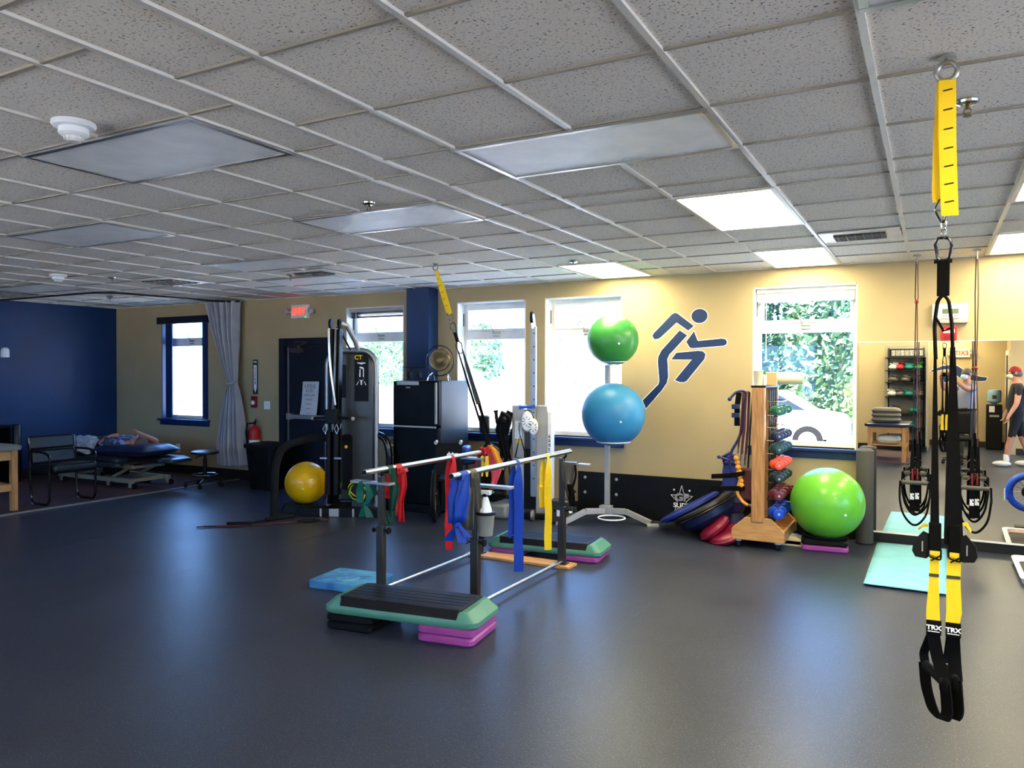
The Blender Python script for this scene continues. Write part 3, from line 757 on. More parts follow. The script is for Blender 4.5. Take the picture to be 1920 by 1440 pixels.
B(MB().box2((-8.855, YW-.035, 1.09), (-8.745, YW, 1.26)), 'housing', 'red_dark', r, True, bevel=.01)
B(MB().lathe([(.032, 0), (.032, .012), (.02, .016)], M4=wallA(-8.8, 1.165, YW-.034)), 'pull_handle', 'white', r, True)
r = T('light_switch', 'pale double light switch left of the door frame', 'switch', (-8.55, YW, 1.13))
B(MB().box2((-8.61, YW-.008, 1.07), (-8.49, YW, 1.19)), 'switch_plate', 'white', r, True, bevel=.003); B(MB().box2((-8.575, YW-.014, 1.10), (-8.525, YW-.006, 1.16)), 'rocker', 'white_vinyl', r, True, bevel=.003)
r = T('wall_outlet', 'white wall outlet low on the tan wall below the narrow window', 'outlet', (-10.5, YW, .41))
B(MB().box2((-10.555, YW-.008, .34), (-10.455, YW, .475)), 'outlet_plate', 'white', r, True, bevel=.003); B(MB().box2((-10.525, YW-.012, .36), (-10.485, YW-.006, .45)), 'socket', 'white_vinyl', r, True, bevel=.003)
# fire extinguisher
r = T('fire_extinguisher', 'red fire extinguisher hanging on the wall behind the black trash can', 'extinguisher', (-8.72, YW-.09, .45))
B(MB().lathe([(.07, .0), (.078, .02), (.078, .30), (.06, .35), (.025, .38), (.022, .40)], (-8.72, YW-.085, .45)), 'cylinder', 'red', r, True)
g = MB(); g.cyl((-8.72, YW-.085, .85), (-8.72, YW-.085, .88), .022); g.tube([(-8.72, YW-.09, .87), (-8.66, YW-.11, .90), (-8.62, YW-.12, .90)], .008, 8); g.tube([(-8.72, YW-.09, .88), (-8.67, YW-.11, .925), (-8.63, YW-.12, .93)], .008, 8); B(g, 'handle', 'black', r, True)
B(MB().tube([(-8.74, YW-.1, .87), (-8.82, YW-.13, .86), (-8.84, YW-.14, .74), (-8.80, YW-.15, .56)], .011, 8), 'hose', 'black_rubber', r, True)
B(MB().lathe([(.0785, .10), (.0788, .105), (.0788, .17), (.0785, .175)], (-8.72, YW-.085, .45)), 'label_band', 'white', r, True)
# trash can
r = T('trash_can', 'tall black plastic trash can left of the navy door', 'trash can', (-8.07, 7.72, 0))
g = MB(); n = 24
def rr3(w, d, z, rad=.05): return [Vector((x, y, z)) for x, y in rrect(w, d, rad)]
def loft(g, rings, cap=True):
    n = len(rings[0]); o = [p for R_ in rings for p in R_]; f = []
    for i in range(len(rings)-1):
        for k_ in range(n): f.append((i*n+k_, i*n+(k_+1) % n, (i+1)*n+(k_+1) % n, (i+1)*n+k_))
    if cap: f += [tuple(range(n))[::-1], tuple((len(rings)-1)*n+k_ for k_ in range(n))]
    g.add(o, f); return g
B(loft(MB(), [rr3(.40, .34, 0), rr3(.41, .35, .02), rr3(.50, .42, .6)]), 'bin_body', 'black', r)
B(loft(MB(), [rr3(.53, .45, .57), rr3(.54, .46, .58), rr3(.54, .46, .62), rr3(.50, .42, .635), rr3(.30, .25, .64)]), 'lid', 'black_rubber', r)
# curtain and its ceiling track
r = T('privacy_curtain', 'grey curtain gathered with a tie beside the narrow window', 'curtain', (-9.2, 8.02, .22))
def cur(u, v):
    z = .24+v*(2.66-.24)
    if z > 1.45: t = (z-1.45)/(2.66-1.45); xa = -9.17+(-9.66+9.17)*t**.85; xb = -9.04+(-8.99+9.04)*t
    else: t = (1.45-z)/(1.45-.24); xa = -9.17+(-9.40+9.17)*min(1, t*1.3)**.7; xb = -9.04+(-8.84+9.04)*t**.7
    a = .018+.09*min(1, (xb-xa)/.5)
    x = xa+(xb-xa)*u; y = 8.0+a*math.sin(u*2*PI*6+.6*math.sin(z*2)+v)+.02*math.sin(u*9)
    return Vector((x, y, z+.02*math.sin(u*20)*(1-v)))
B(MB().grid(cur, 130, 40), 'cloth', 'curtain', r, True, fix=False, ang=180)
B(MB().tube([(-9.18, 7.95, 1.46), (-9.1, 7.93, 1.44), (-9.03, 7.95, 1.46), (-9.05, 8.05, 1.47), (-9.15, 8.06, 1.47)], .014, 8, closed=True), 'tie_back', 'curtain', r, True)
r = T('curtain_track', 'dark curtain track fixed under the ceiling around the treatment corner', 'curtain track', (-10, 6.3, 2.65))
B(MB().tube(roundpath([(-12.0, 6.24, 2.655), (-9.45, 6.22, 2.655), (-9.22, 7.9, 2.655), (-8.95, 8.0, 2.655)], .35, 6), .014, 8), 'rail', 'gunmetal', r, True)
# ------------------------------------------------------------------ left corner
def chair_left():
    r = T('armchair', 'black vinyl armchair with black tube sled frame by the blue wall', 'chair', (-9.4, 5.64, .012))
    for s in (-1, 1):
        y = s*.285
        P = roundpath([(-.22, y, .80), (-.20, y, .66), (-.19, y, .30), (-.16, y, .012), (.20, y, .012), (.215, y, .60), (.10, y, .635), (-.19, y, .635)], .09, 6)
        B(MB().tube(P, .0135, 10), 'side_frame', 'black_gloss', r)
        B(MB().cyl((-.15, y*1.0, .014), (-.13, y, .014), .017, seg=12), 'foot_cap', 'silver_light', r)
    A = Matrix.Translation((.02, 0, .43)) @ Matrix.Rotation(-.06, 4, 'Y')
    o = B(MB().box((0, 0, 0), (.52, .54, .10), M4=Matrix.Identity(4)).xf(A), 'seat', 'vinyl_black', r, bevel=.032, seg=4)
    A = Matrix.Translation((-.235, 0, .65)) @ Matrix.Rotation(-.16, 4, 'Y')
    g = MB(); g.box((0, 0, .08), (.07, .56, .17)); g.box((0.006, 0, -.095), (.075, .54, .17)); B(g.xf(A), 'backrest', 'vinyl_black', r, bevel=.025, seg=4)
    B(MB().cyl((-.18, -.285, .36), (-.18, .285, .36), .011), 'cross_bar', 'black_gloss', r)
    B(MB().cyl((.18, -.285, .385), (.18, .285, .385), .011), 'cross_bar', 'black_gloss', r)
    return r
chair_left()
# stool
r = T('rolling_stool', 'round black rolling stool with foot ring under the window and curtain', 'stool', (-8.93, 7.36, .012))
B(MB().lathe([(.15, .455), (.185, .462), (.19, .475), (.185, .495), (.15, .505), (.02, .508)]), 'seat', 'vinyl_black', r)
B(MB().cyl((0, 0, .12), (0, 0, .40), .026).cyl((0, 0, .40), (0, 0, .46), .018), 'gas_column', 'black', r)
B(MB().tube([(-.02, 0, .44), (-.08, -.05, .42), (-.12, -.07, .40)], .006, 8), 'lever', 'black', r)
B(MB().tube([(.16*math.cos(a*PI/16), .16*math.sin(a*PI/16), .17) for a in range(32)], .01, 8, closed=True), 'foot_ring', 'chrome', r)
for j in range(5):
    a = j*2*PI/5+.3; c, s = math.cos(a), math.sin(a)
    o = B(MB().bar((0.02*c, .02*s, .11), (.25*c, .25*s, .07), .035, .02), 'leg', 'black', r, bevel=.004)
    B(MB().cyl((.25*c-.02*s, .25*s+.02*c, .028), (.25*c+.02*s, .25*s-.02*c, .028), .026, seg=16).cyl((.25*c, .25*s, .05), (.25*c, .25*s, .08), .008), 'caster', 'black_rubber', o)
# oak treatment table at left edge
def oak_table(name, label, cx, cy, L, Wd, H, padm, rz=0, z0=.012):
    r = T(name, label, 'treatment table', (cx, cy, z0), rz)
    B(loft(MB(), [[Vector((x, y, H-.06)) for x, y in rrect(L-.02, Wd-.02, .06)], [Vector((x, y, H-.045)) for x, y in rrect(L, Wd, .07)], [Vector((x, y, H-.015)) for x, y in rrect(L, Wd, .07)], [Vector((x, y, H)) for x, y in rrect(L-.05, Wd-.05, .06)]]), 'padded_top', padm, r)
    g = MB(); e = .10
    for s in (-1, 1): g.box((0, s*(Wd/2-.07), H-.12), (L-.16, .025, .11)); g.box((s*(L/2-.09), 0, H-.12), (.025, Wd-.14, .11))
    B(g, 'apron', 'oak_x', r, bevel=.003)
    for a in (-1, 1):
        for b in (-1, 1): B(MB().box((a*(L/2-.09), b*(Wd/2-.07), (H-.06)/2), (.065, .065, H-.06)), 'leg', 'oak', r, bevel=.004)
    g = MB(); 
    for s in (-1, 1): g.box((s*(L/2-.09), 0, .27), (.03, Wd-.2, .08))
    g.box((0, 0, .30), (L-.16, Wd-.16, .02)); B(g, 'lower_shelf', 'oak_x', r, bevel=.003)
    return r
oak_table('treatment_table', 'oak treatment table with grey padded top cut by the left edge', -10.15, 4.69, 1.9, .76, .76, 'grey_plastic')
# shelf cabinet with white shirt, wall lamp
r = T('shelf_cabinet', 'dark open cabinet against the blue wall behind the oak table', 'cabinet', (-11.85, 5.86, .012))
g = MB(); 
for y in (-.42, .40): g.box((0, y, .405), (.34, .03, .81))
B(g, 'side_panel', 'black', r, bevel=.003)['kind'] = 'stuff'
B(MB().box((0, -.01, .81), (.36, .87, .025)), 'top_board', 'black', r, bevel=.003)
B(MB().box((0, -.01, .36), (.34, .80, .02)), 'shelf', 'black', r); B(MB().box((-.16, -.01, .42), (.015, .80, .78)), 'back_panel', 'navy_dark', r)
r = T('foam_roller', 'dark upright foam roller between the cabinet and the armchair', 'foam roller', (-11.75, 6.36, .012))
B(MB().lathe([(.07, 0), (.075, .01), (.075, .82), (.07, .83)]), 'roller_body', 'vinyl_black', r); B(MB().lathe([(.03, .829), (.03, .834)]), 'end_core', 'black', r)
r = T('white_shirt', 'small white t-shirt standing on the dark cabinet at the left edge', 'shirt', (-11.85, 6.02, .836))
A = frame_mat((0, 0, 0), (0, .9, 0), (0, 0, 1)) @ Matrix.Scale(.82, 4)
B(MB().prism([(-.13, 0), (.10, 0), (.10, .17), (.15, .13), (.19, .20), (.12, .29), (.04, .31), (-.02, .285), (-.08, .31), (-.16, .29), (-.23, .2), (-.18, .13), (-.13, .18)], A, .05), 'shirt_body', 'cloth_white', r, bevel=.012)
B(MB().tube([(.052, .04, .30), (.055, .01, .275), (.052, -.045, .30)], .006, 6), 'collar', 'white', r)
r = T('wall_lamp', 'small white cup shaped wall lamp on the blue wall', 'lamp', (-12.0, 6.36, 1.9))
B(MB().lathe([(.052, -.075), (.056, -.07), (.056, .02), (.045, .055), (.02, .07)], (.06, -.04, 0)), 'lamp_shade', 'white', r); B(MB().box((-.035, -.04, .0), (.03, .05, .07)).cyl((-.03, -.04, .0), (.03, -.04, 0), .014), 'wall_mount', 'black', r)
# hi-lo treatment table with person
r = T('hospital_table', 'low adjustable treatment table with cream metal frame in the corner', 'treatment table', (-10.3, 7.0, .012))
def pad(cx, cy, z, L, Wd, h, rz=0, ry=0):
    A = Matrix.Translation((cx, cy, z)) @ Matrix.Rotation(rz, 4, 'Z') @ Matrix.Rotation(ry, 4, 'Y')
    return loft(MB(), [[Vector((x, y, zz)) for x, y in rrect(L-i, Wd-i, .07)] for zz, i in ((-h/2, .05), (-h/4, 0), (h/4, 0), (h/2, .06))]).xf(A)
k = dict(parent=r)
B(pad(-.35, 0, .37, 1.5, .68, .09), 'back_cushion', 'vinyl_teal', **k)
B(pad(.72, .1, .385, .72, .5, .07, 0, 0), 'head_cushion', 'vinyl_black', **k)
B(pad(1.12, .1, .385, .22, .38, .065), 'face_cushion', 'vinyl_teal', **k)
B(pad(.28, -.38, .325, .62, .16, .06), 'arm_cushion', 'vinyl_teal', **k)
g = MB(); 
for s in (-1, 1): g.box((-.15, s*.24, .29), (1.6, .04, .05)); g.box((-.15, s*.27, .10), (1.7, .05, .06))
for x in (-.95, .1, .6): g.box((x, 0, .28), (.05, .5, .04))
for x in (-.9, .6): g.box((x, 0, .10), (.06, .56, .05))
B(g, 'frame', 'cream_metal', bevel=.004, **k)
for x0, x1 in ((-.75, -.35), (.15, .55)):
    g = MB(); g.bar((x0, -.2, .12), (x1, -.2, .28), .035); g.bar((x0, .2, .12), (x1, .2, .28), .035); B(g, 'lift_arm', 'cream_metal', **k)['kind'] = 'stuff'
B(MB().box((.0, -.05, .19), (.3, .22, .12)), 'motor', 'black', bevel=.01, **k)
for x in (-.9, .2, .68):
    for s in (-1, 1):
        o = B(MB().box((x, s*.29, .07), (.05, .05, .11)), 'foot', 'cream_metal', bevel=.004, **k)
        B(MB().cyl((x+.07, s*.29-.015, .04), (x+.07, s*.29+.015, .04), .038, seg=16), 'caster', 'black_rubber', o)
r = T('blue_pillow', 'shiny blue vinyl pillow under the lying person', 'pillow', (-9.85, 7.0, .43))
def pil(L, Wd, h, A, sag=.0):
    def fn(u, v):
        a = u*2-1; b = v*2-1; return a, b
    g = MB(); N = 18
    for sgn in (1, -1):
        def f(u, v, sgn=sgn):
            a = u*2-1; b = v*2-1; e = max(0, (1-a**6))*max(0, (1-b**6)); e = e**.55
            return A @ Vector((a*L/2*(1-.05*b*b), b*Wd/2*(1-.05*a*a), sgn*h/2*e*(1+.06*math.sin(a*13)*math.sin(b*9))))
        g.grid(f, N, N)
    return g
B(pil(1.25, .62, .17, Matrix.Rotation(-.04, 4, 'Y') @ Matrix.Translation((-.1, 0, .08))), 'pillow_body', 'vinyl_navy', r, fix=True, ang=180)
# the lying person
r = T('person', 'person lying on the treatment table in a patterned blue shirt, hand raised', 'person', (-10.1, 7.0, .52))
N = {'hip': ((-10.62, 7.02, .58), (.15, .10)), 'belly': ((-10.40, 7.02, .60), (.16, .125)), 'chest': ((-10.18, 7.02, .61), (.17, .12)), 'neck': ((-9.99, 7.02, .59), .065), 'headb': ((-9.92, 7.0, .60), .085), 'head': ((-9.82, 6.98, .605), .095),
     'shl': ((-10.12, 6.84, .60), .065), 'ell': ((-10.36, 6.74, .60), .048), 'wrl': ((-10.22, 6.83, .70), .034), 'hal': ((-10.14, 6.89, .715), .036),
     'shr': ((-10.10, 7.2, .60), .065), 'elr': ((-9.86, 7.3, .60), .045), 'wrr': ((-9.90, 7.1, .71), .03), 'har': ((-9.92, 7.02, .745), .032),
     'thl': ((-10.82, 6.93, .56), .09), 'knl': ((-11.12, 6.9, .54), .062), 'anl': ((-11.48, 6.92, .50), .042), 'fol': ((-11.53, 6.92, .58), .036),
     'thr': ((-10.82, 7.13, .56), .09), 'knr': ((-11.12, 7.13, .54), .062), 'anr': ((-11.48, 7.13, .50), .042), 'for': ((-11.53, 7.13, .58), .036)}
for j, (dx, dz, L) in enumerate(((-.035, .01, .06), (-.012, .025, .07), (.012, .028, .068), (.03, .02, .055))):
    N['f%d' % j] = ((-9.92+dx*.8, 6.99, .765+dz*.4), .011); N['g%d' % j] = ((-9.92+dx, 6.96, .765+dz+.02), .009)
N['th0'] = ((-9.955, 7.01, .755), .011); N['th1'] = ((-9.975, 6.98, .765), .009)
E_ = [('hip', 'belly'), ('belly', 'chest'), ('chest', 'neck'), ('neck', 'headb'), ('headb', 'head'), ('chest', 'shl'), ('shl', 'ell'), ('ell', 'wrl'), ('wrl', 'hal'), ('chest', 'shr'), ('shr', 'elr'), ('elr', 'wrr'), ('wrr', 'har'), ('hip', 'thl'), ('thl', 'knl'), ('knl', 'anl'), ('anl', 'fol'), ('hip', 'thr'), ('thr', 'knr'), ('knr', 'anr'), ('anr', 'for'), ('har', 'th0'), ('th0', 'th1')]
for j in range(4): E_ += [('har', 'f%d' % j), ('f%d' % j, 'g%d' % j)]
def rule(c):
    if c.x < -10.55: return 1
    if c.x < -10.02 and c.z < .69 and not (c.y < 6.78 and c.x < -10.28 and c.z > .62): return 1 if c.x < -10.5 else 2
    return 0
skin('body', N, E_, 'hip', ['skin', 'trousers_grey', 'cloth_pattern'], rule, r)
g = MB(); g.sph((-9.775, 6.98, .60), (.085, .088, .098), 20, 12); B(g, 'hair', 'hair_grey', r, True)
g = MB(); g.sph((-9.865, 6.98, .705), (.018, .014, .02), 10, 8); g.sph((-9.92, 6.98, .682), (.012, .022, .008), 8, 6); g.sph((-9.84, 6.945, .694), (.01, .008, .006), 8, 6); g.sph((-9.84, 7.015, .694), (.01, .008, .006), 8, 6); B(g, 'face_features', 'skin_pale', r, True)['kind'] = 'stuff'
r = T('white_sheet', 'rumpled white sheet over the legs of the lying person', 'sheet', (-11.1, 7.0, .6))
def sh(u, v):
    x = -11.6+1.05*u; y = 6.62+.76*v; b = math.exp(-((v-.5)/.32)**4)
    z = .46+b*(.16+.045*u)+.014*math.sin(u*23+v*5)+.014*math.sin(v*19+u*9); return Vector((x, y+.02*math.sin(u*14), max(z, .445)))
B(MB().grid(sh, 44, 30), 'cloth', 'cloth_white', r, True, fix=False, ang=180).modifiers.new('t', 'SOLIDIFY').thickness = .006

# ------------------------------------------------------------------ cable machine
r = T('cable_machine', 'grey cable crossover machine with tall rounded shroud before the door', 'exercise machine', (-6.0, 6.85, 0))
k = dict(parent=r, world=True)
ux = Vector((math.cos(.42), math.sin(.42), 0)); uy = Vector((-math.sin(.42), math.cos(.42), 0))     # machine's own right / back
O = Vector((-5.98, 7.0, 0))
def mp(a, b, z): return O+ux*a+uy*b+Vector((0, 0, z))
def arch(w, z0, z1, rad):
    return [(-w/2, z0), (w/2, z0)]+[(w/2-rad+rad*math.cos(t*PI/2/8), z1-rad+rad*math.sin(t*PI/2/8)) for t in range(9)]+[(-w/2+rad-rad*math.sin(t*PI/2/8), z1-rad+rad*math.cos(t*PI/2/8)) for t in range(9)]
A = frame_mat(mp(.02, 0.0, 0), ux, (0, 0, 1))
B(MB().prism(arch(.55, .12, 1.84, .17), A, .10), 'shroud', 'gunmetal', bevel=.02, **k)
P = [mp(.02-.29, -.05, .05)]+[mp(.02+(-.29 if t < 9 else .29) + (.18-.18*math.cos(t*PI/2/8) if t < 9 else -.18+.18*math.sin((t-9)*PI/2/8)), -.05, 1.69+(.18*math.sin(t*PI/2/8) if t < 9 else .18*math.cos((t-9)*PI/2/8))) for t in range(18)]+[mp(.31, -.05, .05)]
B(MB().tube(P, .032, 14), 'outer_tube', 'silver_paint', **k)
A = frame_mat(mp(.15, -.105, 1.62), ux, (0, 0, 1))
o = B(MB().prism(arch(.16, -.34, .22, .06), A, .006), 'instruction_panel', 'black', **k)
text('CT', .07, A @ Matrix.Translation((-.035, .165, .008)), 'yellow_web', 'lettering', o, world=True, bold=.002)
g = MB()
A2 = A @ Matrix.Translation((0, 0, .007))
for pl in ([(-.05, .10), (0, .085), (.05, .10), (.05, .108), (-.05, .108)], [(-.02, .06), (.02, .055), (.03, .04), (.03, -.06), (.02, -.06), (.02, .03), (-.02, .045)], [(-.02, .03), (-.01, .03), (-.01, -.06), (-.025, -.06)], [(-.04, -.08), (-.02, -.095), (.02, -.095), (.04, -.08), (.01, -.105), (.008, -.15), (-.008, -.15), (-.01, -.105)], [(-.06, -.15), (-.035, -.11), (-.03, -.113), (-.052, -.155)], [(.06, -.15), (.035, -.11), (.03, -.113), (.052, -.155)]):
    g.prism(pl, A2, .002)
B(g, 'pictogram', 'white_print', o, True, smooth=False)['kind'] = 'stuff'
B(MB().prism([(x*.35, z) for x, z in [(-.15, -.18), (.15, -.18), (.15, .2), (-.15, .2)]], frame_mat(mp(-.09, -.105, 1.5), ux, (0, 0, 1)), .004), 'slot_window', 'black', bevel=.002, **k)
B(MB().prism(arch(.12, -.3, .35, .05), frame_mat(mp(-.02, -.105, .55), ux, (0, 0, 1)), .005), 'stack_window', 'black', **k)
B(MB().sph(mp(-.03, -.12, .75), .02, 12, 8), 'selector_pin', 'yellow_web', **k)
# two swing columns in front
g = MB()
for a in (-.12, -.045):
    g.bar(mp(a, -.42, .14), mp(a+.012, -.34, 2.1), .045, .055)
B(g, 'arm_column', 'black_gloss', **k)['kind'] = 'stuff'
B(MB().bar(mp(-.085, -.44, .95), mp(-.065, -.375, 2.12), .02, .02).bar(mp(.0, -.44, .2), mp(.0, -.40, 1.15), .016, .016).bar(mp(-.17, -.44, .2), mp(-.17, -.40, .8), .014, .014), 'guide_rail', 'chrome', **k)['kind'] = 'stuff'
for a in (-.13, -.03): B(MB().cyl(mp(a-.012, -.36, 2.16), mp(a+.012, -.36, 2.16), .055, seg=20), 'pulley', 'black', **k)
B(MB().tube([mp(-.03, -.35, 2.17), mp(.02, -.25, 2.15), mp(.08, -.1, 1.97), mp(.1, -.05, 1.86)], .03, 12), 'top_boom', 'silver_light', **k)
B(MB().tube([mp(-.05, -.33, 2.12), mp(.02, -.12, 1.88)], .01, 8), 'top_brace', 'black', **k)
for s, L in ((-1, .17), (1, .19)):
    o = B(MB().cyl(mp(-.09, -.44, 1.11), mp(-.09+s*(L+.04), -.46, 1.10), .014, seg=12), 'handle_bar', 'black', **k)
    B(MB().sph(mp(-.09+s*(L+.05), -.46, 1.10), .022, 12, 8), 'ball_end', 'silver_light', o, True)
B(MB().tube(roundpath([mp(-.13, -.45, 2.10), mp(-.11, -.46, 1.7), mp(-.05, -.46, 1.25)], .3, 5), .013, 10), 'chrome_guide', 'chrome', **k)
B(MB().box(mp(-.09, -.44, 1.12), (.14, .12, .16), rz=.42), 'carriage', 'black', bevel=.01, **k)
for a in (-.15, -.02): B(MB().tube([mp(a, -.5, 1.04), mp(a-.02, -.52, .98), mp(a, -.5, .93), mp(a+.02, -.5, .98)], .008, 8, closed=True), 'carabiner', 'chrome', **k)
for a in (-.17, -.01): B(MB().bar(mp(a-.04, -.5, .66), mp(a+.04, -.5, .66), .012, .02), 'clip_bar', 'chrome', **k)
for a in (-.13, -.05): B(MB().cyl(mp(a, -.46, .25), mp(a, -.44, .98), .028, seg=14), 'weight_sleeve', 'black', **k)
# curved side frames
Lp = [mp(-.1, -.3, .86), mp(-.32, -.38, .88), mp(-.60, -.60, .80), mp(-.66, -.66, .60), mp(-.67, -.67, .02)]
B(MB().tube(roundpath(Lp, .2, 8), .042, 14), 'left_frame_leg', 'black_rubber', **k)
Rp = [mp(.20, .0, .92), mp(.42, -.06, .86), mp(.47, -.08, .70), mp(.47, -.08, .02)]
B(MB().tube(roundpath(Rp, .15, 8), .04, 14), 'right_frame_leg', 'black_gloss', **k)
g = MB(); g.box(mp(0, -.40, .05), (.95, .14, .10), rz=.42); g.box(mp(-.09, -.2, .05), (.16, .5, .10), rz=.42); B(g, 'base', 'black', bevel=.01, **k)
for a in (-.21, -.02, .16): B(MB().box(mp(a, -.478, .05), (.02 if a else .02, .012, .09), rz=.42), 'base_trim', 'silver_light', **k)
B(MB().box(mp(-.06, -.476, .05), (.11, .012, .085), rz=.42), 'name_plate', 'silver_light', **k)
# yellow ball on its black step
r = T('balance_step', 'small black step under the yellow exercise ball', 'step', (-6.43, 6.64, 0))
B(loft(MB(), [rr3(.38, .32, 0), rr3(.38, .32, .03), rr3(.32, .27, .10)]).xf(Matrix.Rotation(.3, 4, 'Z')), 'step_body', 'black', r)
def ball(name, c, rad, m, label, grp=None, amp=.0):
    r = T(name, label, 'exercise ball', (c[0], c[1], c[2]-rad), group=grp)
    g = MB(); g.sph((0, 0, rad), rad, 48, 32); B(g, 'ball_body', m, r, ang=180)
    B(MB().sph((rad*.55, -rad*.80, rad*.82), .012, 10, 8), 'air_plug', 'white', r)
    g = MB()
    return r
ball('exercise_ball', (-6.31, 6.60, .345), .24, 'ball_yellow', 'yellow exercise ball on a black step beside the cable machine')
# rope bundle behind ball
r = T('resistance_tubing', 'tangled yellow tubing on the machine base behind the teal band', 'exercise tubing', (-5.66, 6.8, .14))
rnd = random.Random(3)
for q in range(3):
    P = [Vector((-5.70+.13*math.cos(t*.7+q)+rnd.uniform(-.02, .02), 6.8+.05*math.sin(t*1.3+q), .26+.11*math.sin(t*.7+q)+rnd.uniform(-.02, .02))) for t in range(12)]
    B(MB().tube(roundpath(P, .08, 3), .008, 8), 'tube_loop', ('yellow_web', 'black_rubber', 'ball_lime')[q], r, True)
# strap lying on the floor
r = T('floor_strap', 'black strap with handles lying on the blue floor left of the machine', 'strap', (-6.3, 6.0, 0))
P = [(-6.66, 5.38, .012), (-6.5, 5.55, .012), (-6.42, 5.62, .012), (-6.32, 5.95, .012), (-6.22, 6.25, .012)]
B(MB().ribbon(roundpath(P, .1, 4), .03, (0.8, -.6, 0), .006), 'strap', 'black_web', r, True)
P = [(-6.63, 5.45, .01), (-6.35, 5.62, .01), (-6.05, 5.98, .01), (-5.75, 6.35, .01)]
B(MB().tube(roundpath(P, .2, 4), .008, 8), 'cord', 'maroon', r, True)
for a, b in (((-6.46, 5.60, .025), (-6.26, 5.74, .025)), ((-6.30, 5.98, .025), (-6.2, 6.28, .025))): B(MB().cyl(a, b, .022, seg=14), 'handle', 'black_rubber', r, True)
B(MB().tube([(-5.95, 6.1, .02), (-5.85, 6.25, .02), (-5.80, 6.27, .02), (-5.86, 6.12, .02)], .012, 8, closed=True), 'loop', 'black_rubber', r, True)
# ------------------------------------------------------------------ fridge and what stands on it
r = T('refrigerator', 'black top-freezer refrigerator in front of the blue pilaster', 'refrigerator', (-5.21, 7.2, 0))
k = dict(parent=r, world=True)
B(MB().box2((-5.53, 7.26, .03), (-4.89, 7.84, 1.52)), 'cabinet', 'fridge_side', bevel=.008, **k)
o = B(MB().box2((-5.53, 7.20, 1.00), (-4.89, 7.262, 1.515)), 'freezer_door', 'fridge', bevel=.018, seg=4, **k)
B(MB().box2((-5.46, 7.185, 1.47), (-5.16, 7.20, 1.51)), 'paper_label', 'silver_light', o, True)
B(MB().box2((-5.34, 7.196, 1.435), (-5.28, 7.2, 1.445)), 'badge', 'silver_light', o, True)
B(MB().box2((-4.93, 7.185, 1.03), (-4.905, 7.202, 1.5)), 'edge_trim', 'silver_light', o, True, bevel=.003)
B(MB().box2((-5.53, 7.20, .10), (-4.89, 7.262, .985)), 'fridge_door', 'fridge', bevel=.018, seg=4, **k)
B(MB().box2((-5.50, 7.19, .982), (-4.92, 7.205, 1.002)), 'door_gap_trim', 'silver_light', **k)
B(MB().box2((-5.51, 7.23, .0), (-4.91, 7.28, .09)), 'kick_grille', 'black', **k)
# gong
r = T('gong', 'small brass gong in a round dark stand on top of the refrigerator', 'gong', (-5.04, 7.45, 1.52))
A = frame_mat((-5.04, 7.45, 1.76), (.98, .2, 0), (0, 0, 1))
B(MB().lathe([(.125, -.012), (.13, -.004), (.12, .008), (.06, .010), (.05, .016), (.02, .02)], M4=A, seg=40), 'gong_disc', 'brass', r, True)
B(MB().tube([A @ Vector((.175*math.cos(t*PI/20), .175*math.sin(t*PI/20)-.01, 0)) for t in range(40)], .006, 8, closed=True), 'ring_stand', 'black_gloss', r, True)
g = MB(); g.tube([A @ Vector((-.09, -.15, 0)), A @ Vector((-.12, -.19, .05)), A @ Vector((-.13, -.24, .06))], .007, 8); g.tube([A @ Vector((.09, -.15, 0)), A @ Vector((.12, -.19, .05)), A @ Vector((.13, -.24, .06))], .007, 8); g.tube([A @ Vector((-.09, -.15, 0)), A @ Vector((-.10, -.24, -.08))], .007, 8); g.tube([A @ Vector((.09, -.15, 0)), A @ Vector((.10, -.24, -.08))], .007, 8)
B(g, 'stand_feet', 'chrome', r, True)['kind'] = 'stuff'
B(MB().tube([A @ Vector((-.05, .155, 0)), A @ Vector((-.04, .11, 0)), A @ Vector((.04, .11, 0)), A @ Vector((.05, .155, 0))], .003, 6), 'hanging_cord', 'black', r, True)
# wire basket with dark round object
r = T('wire_basket', 'dark wire basket holding headphones on top of the refrigerator', 'basket', (-5.36, 7.45, 1.52))
g = MB(); x0, x1, y0, y1, z0, z1 = -5.48, -5.16, 7.33, 7.57, 1.53, 1.67
for z in (z0, z1): g.tube([(x0, y0, z), (x1, y0, z), (x1, y1, z), (x0, y1, z)], .004, 6, closed=True)
for t in range(7): g.cyl((x0+(x1-x0)*t/6, y0, z0), (x0+(x1-x0)*t/6, y0, z1), .002, seg=6); g.cyl((x0+(x1-x0)*t/6, y1, z0), (x0+(x1-x0)*t/6, y1, z1), .002, seg=6)
for t in range(1, 5): g.cyl((x1, y0+(y1-y0)*t/5, z0), (x1, y0+(y1-y0)*t/5, z1), .002, seg=6)
B(g, 'wire_frame', 'black', r, True)
r = T('headphones', 'black headphones lying inside the wire basket', 'headphones', (-5.38, 7.42, 1.53))
B(MB().tube(arc((-5.38, 7.42, 1.60), .07, 0, PI, 12, (1, 0, 0), (0, 0, 1)), .008, 8), 'headband', 'black', r, True)
for s in (-1, 1): B(MB().lathe([(.035, -.015), (.045, 0), (.035, .02)], M4=Matrix.Translation((-5.38+s*.07, 7.42, 1.585)) @ Matrix.Rotation(PI/2, 4, 'Y')), 'ear_cup', 'black_rubber', r, True)
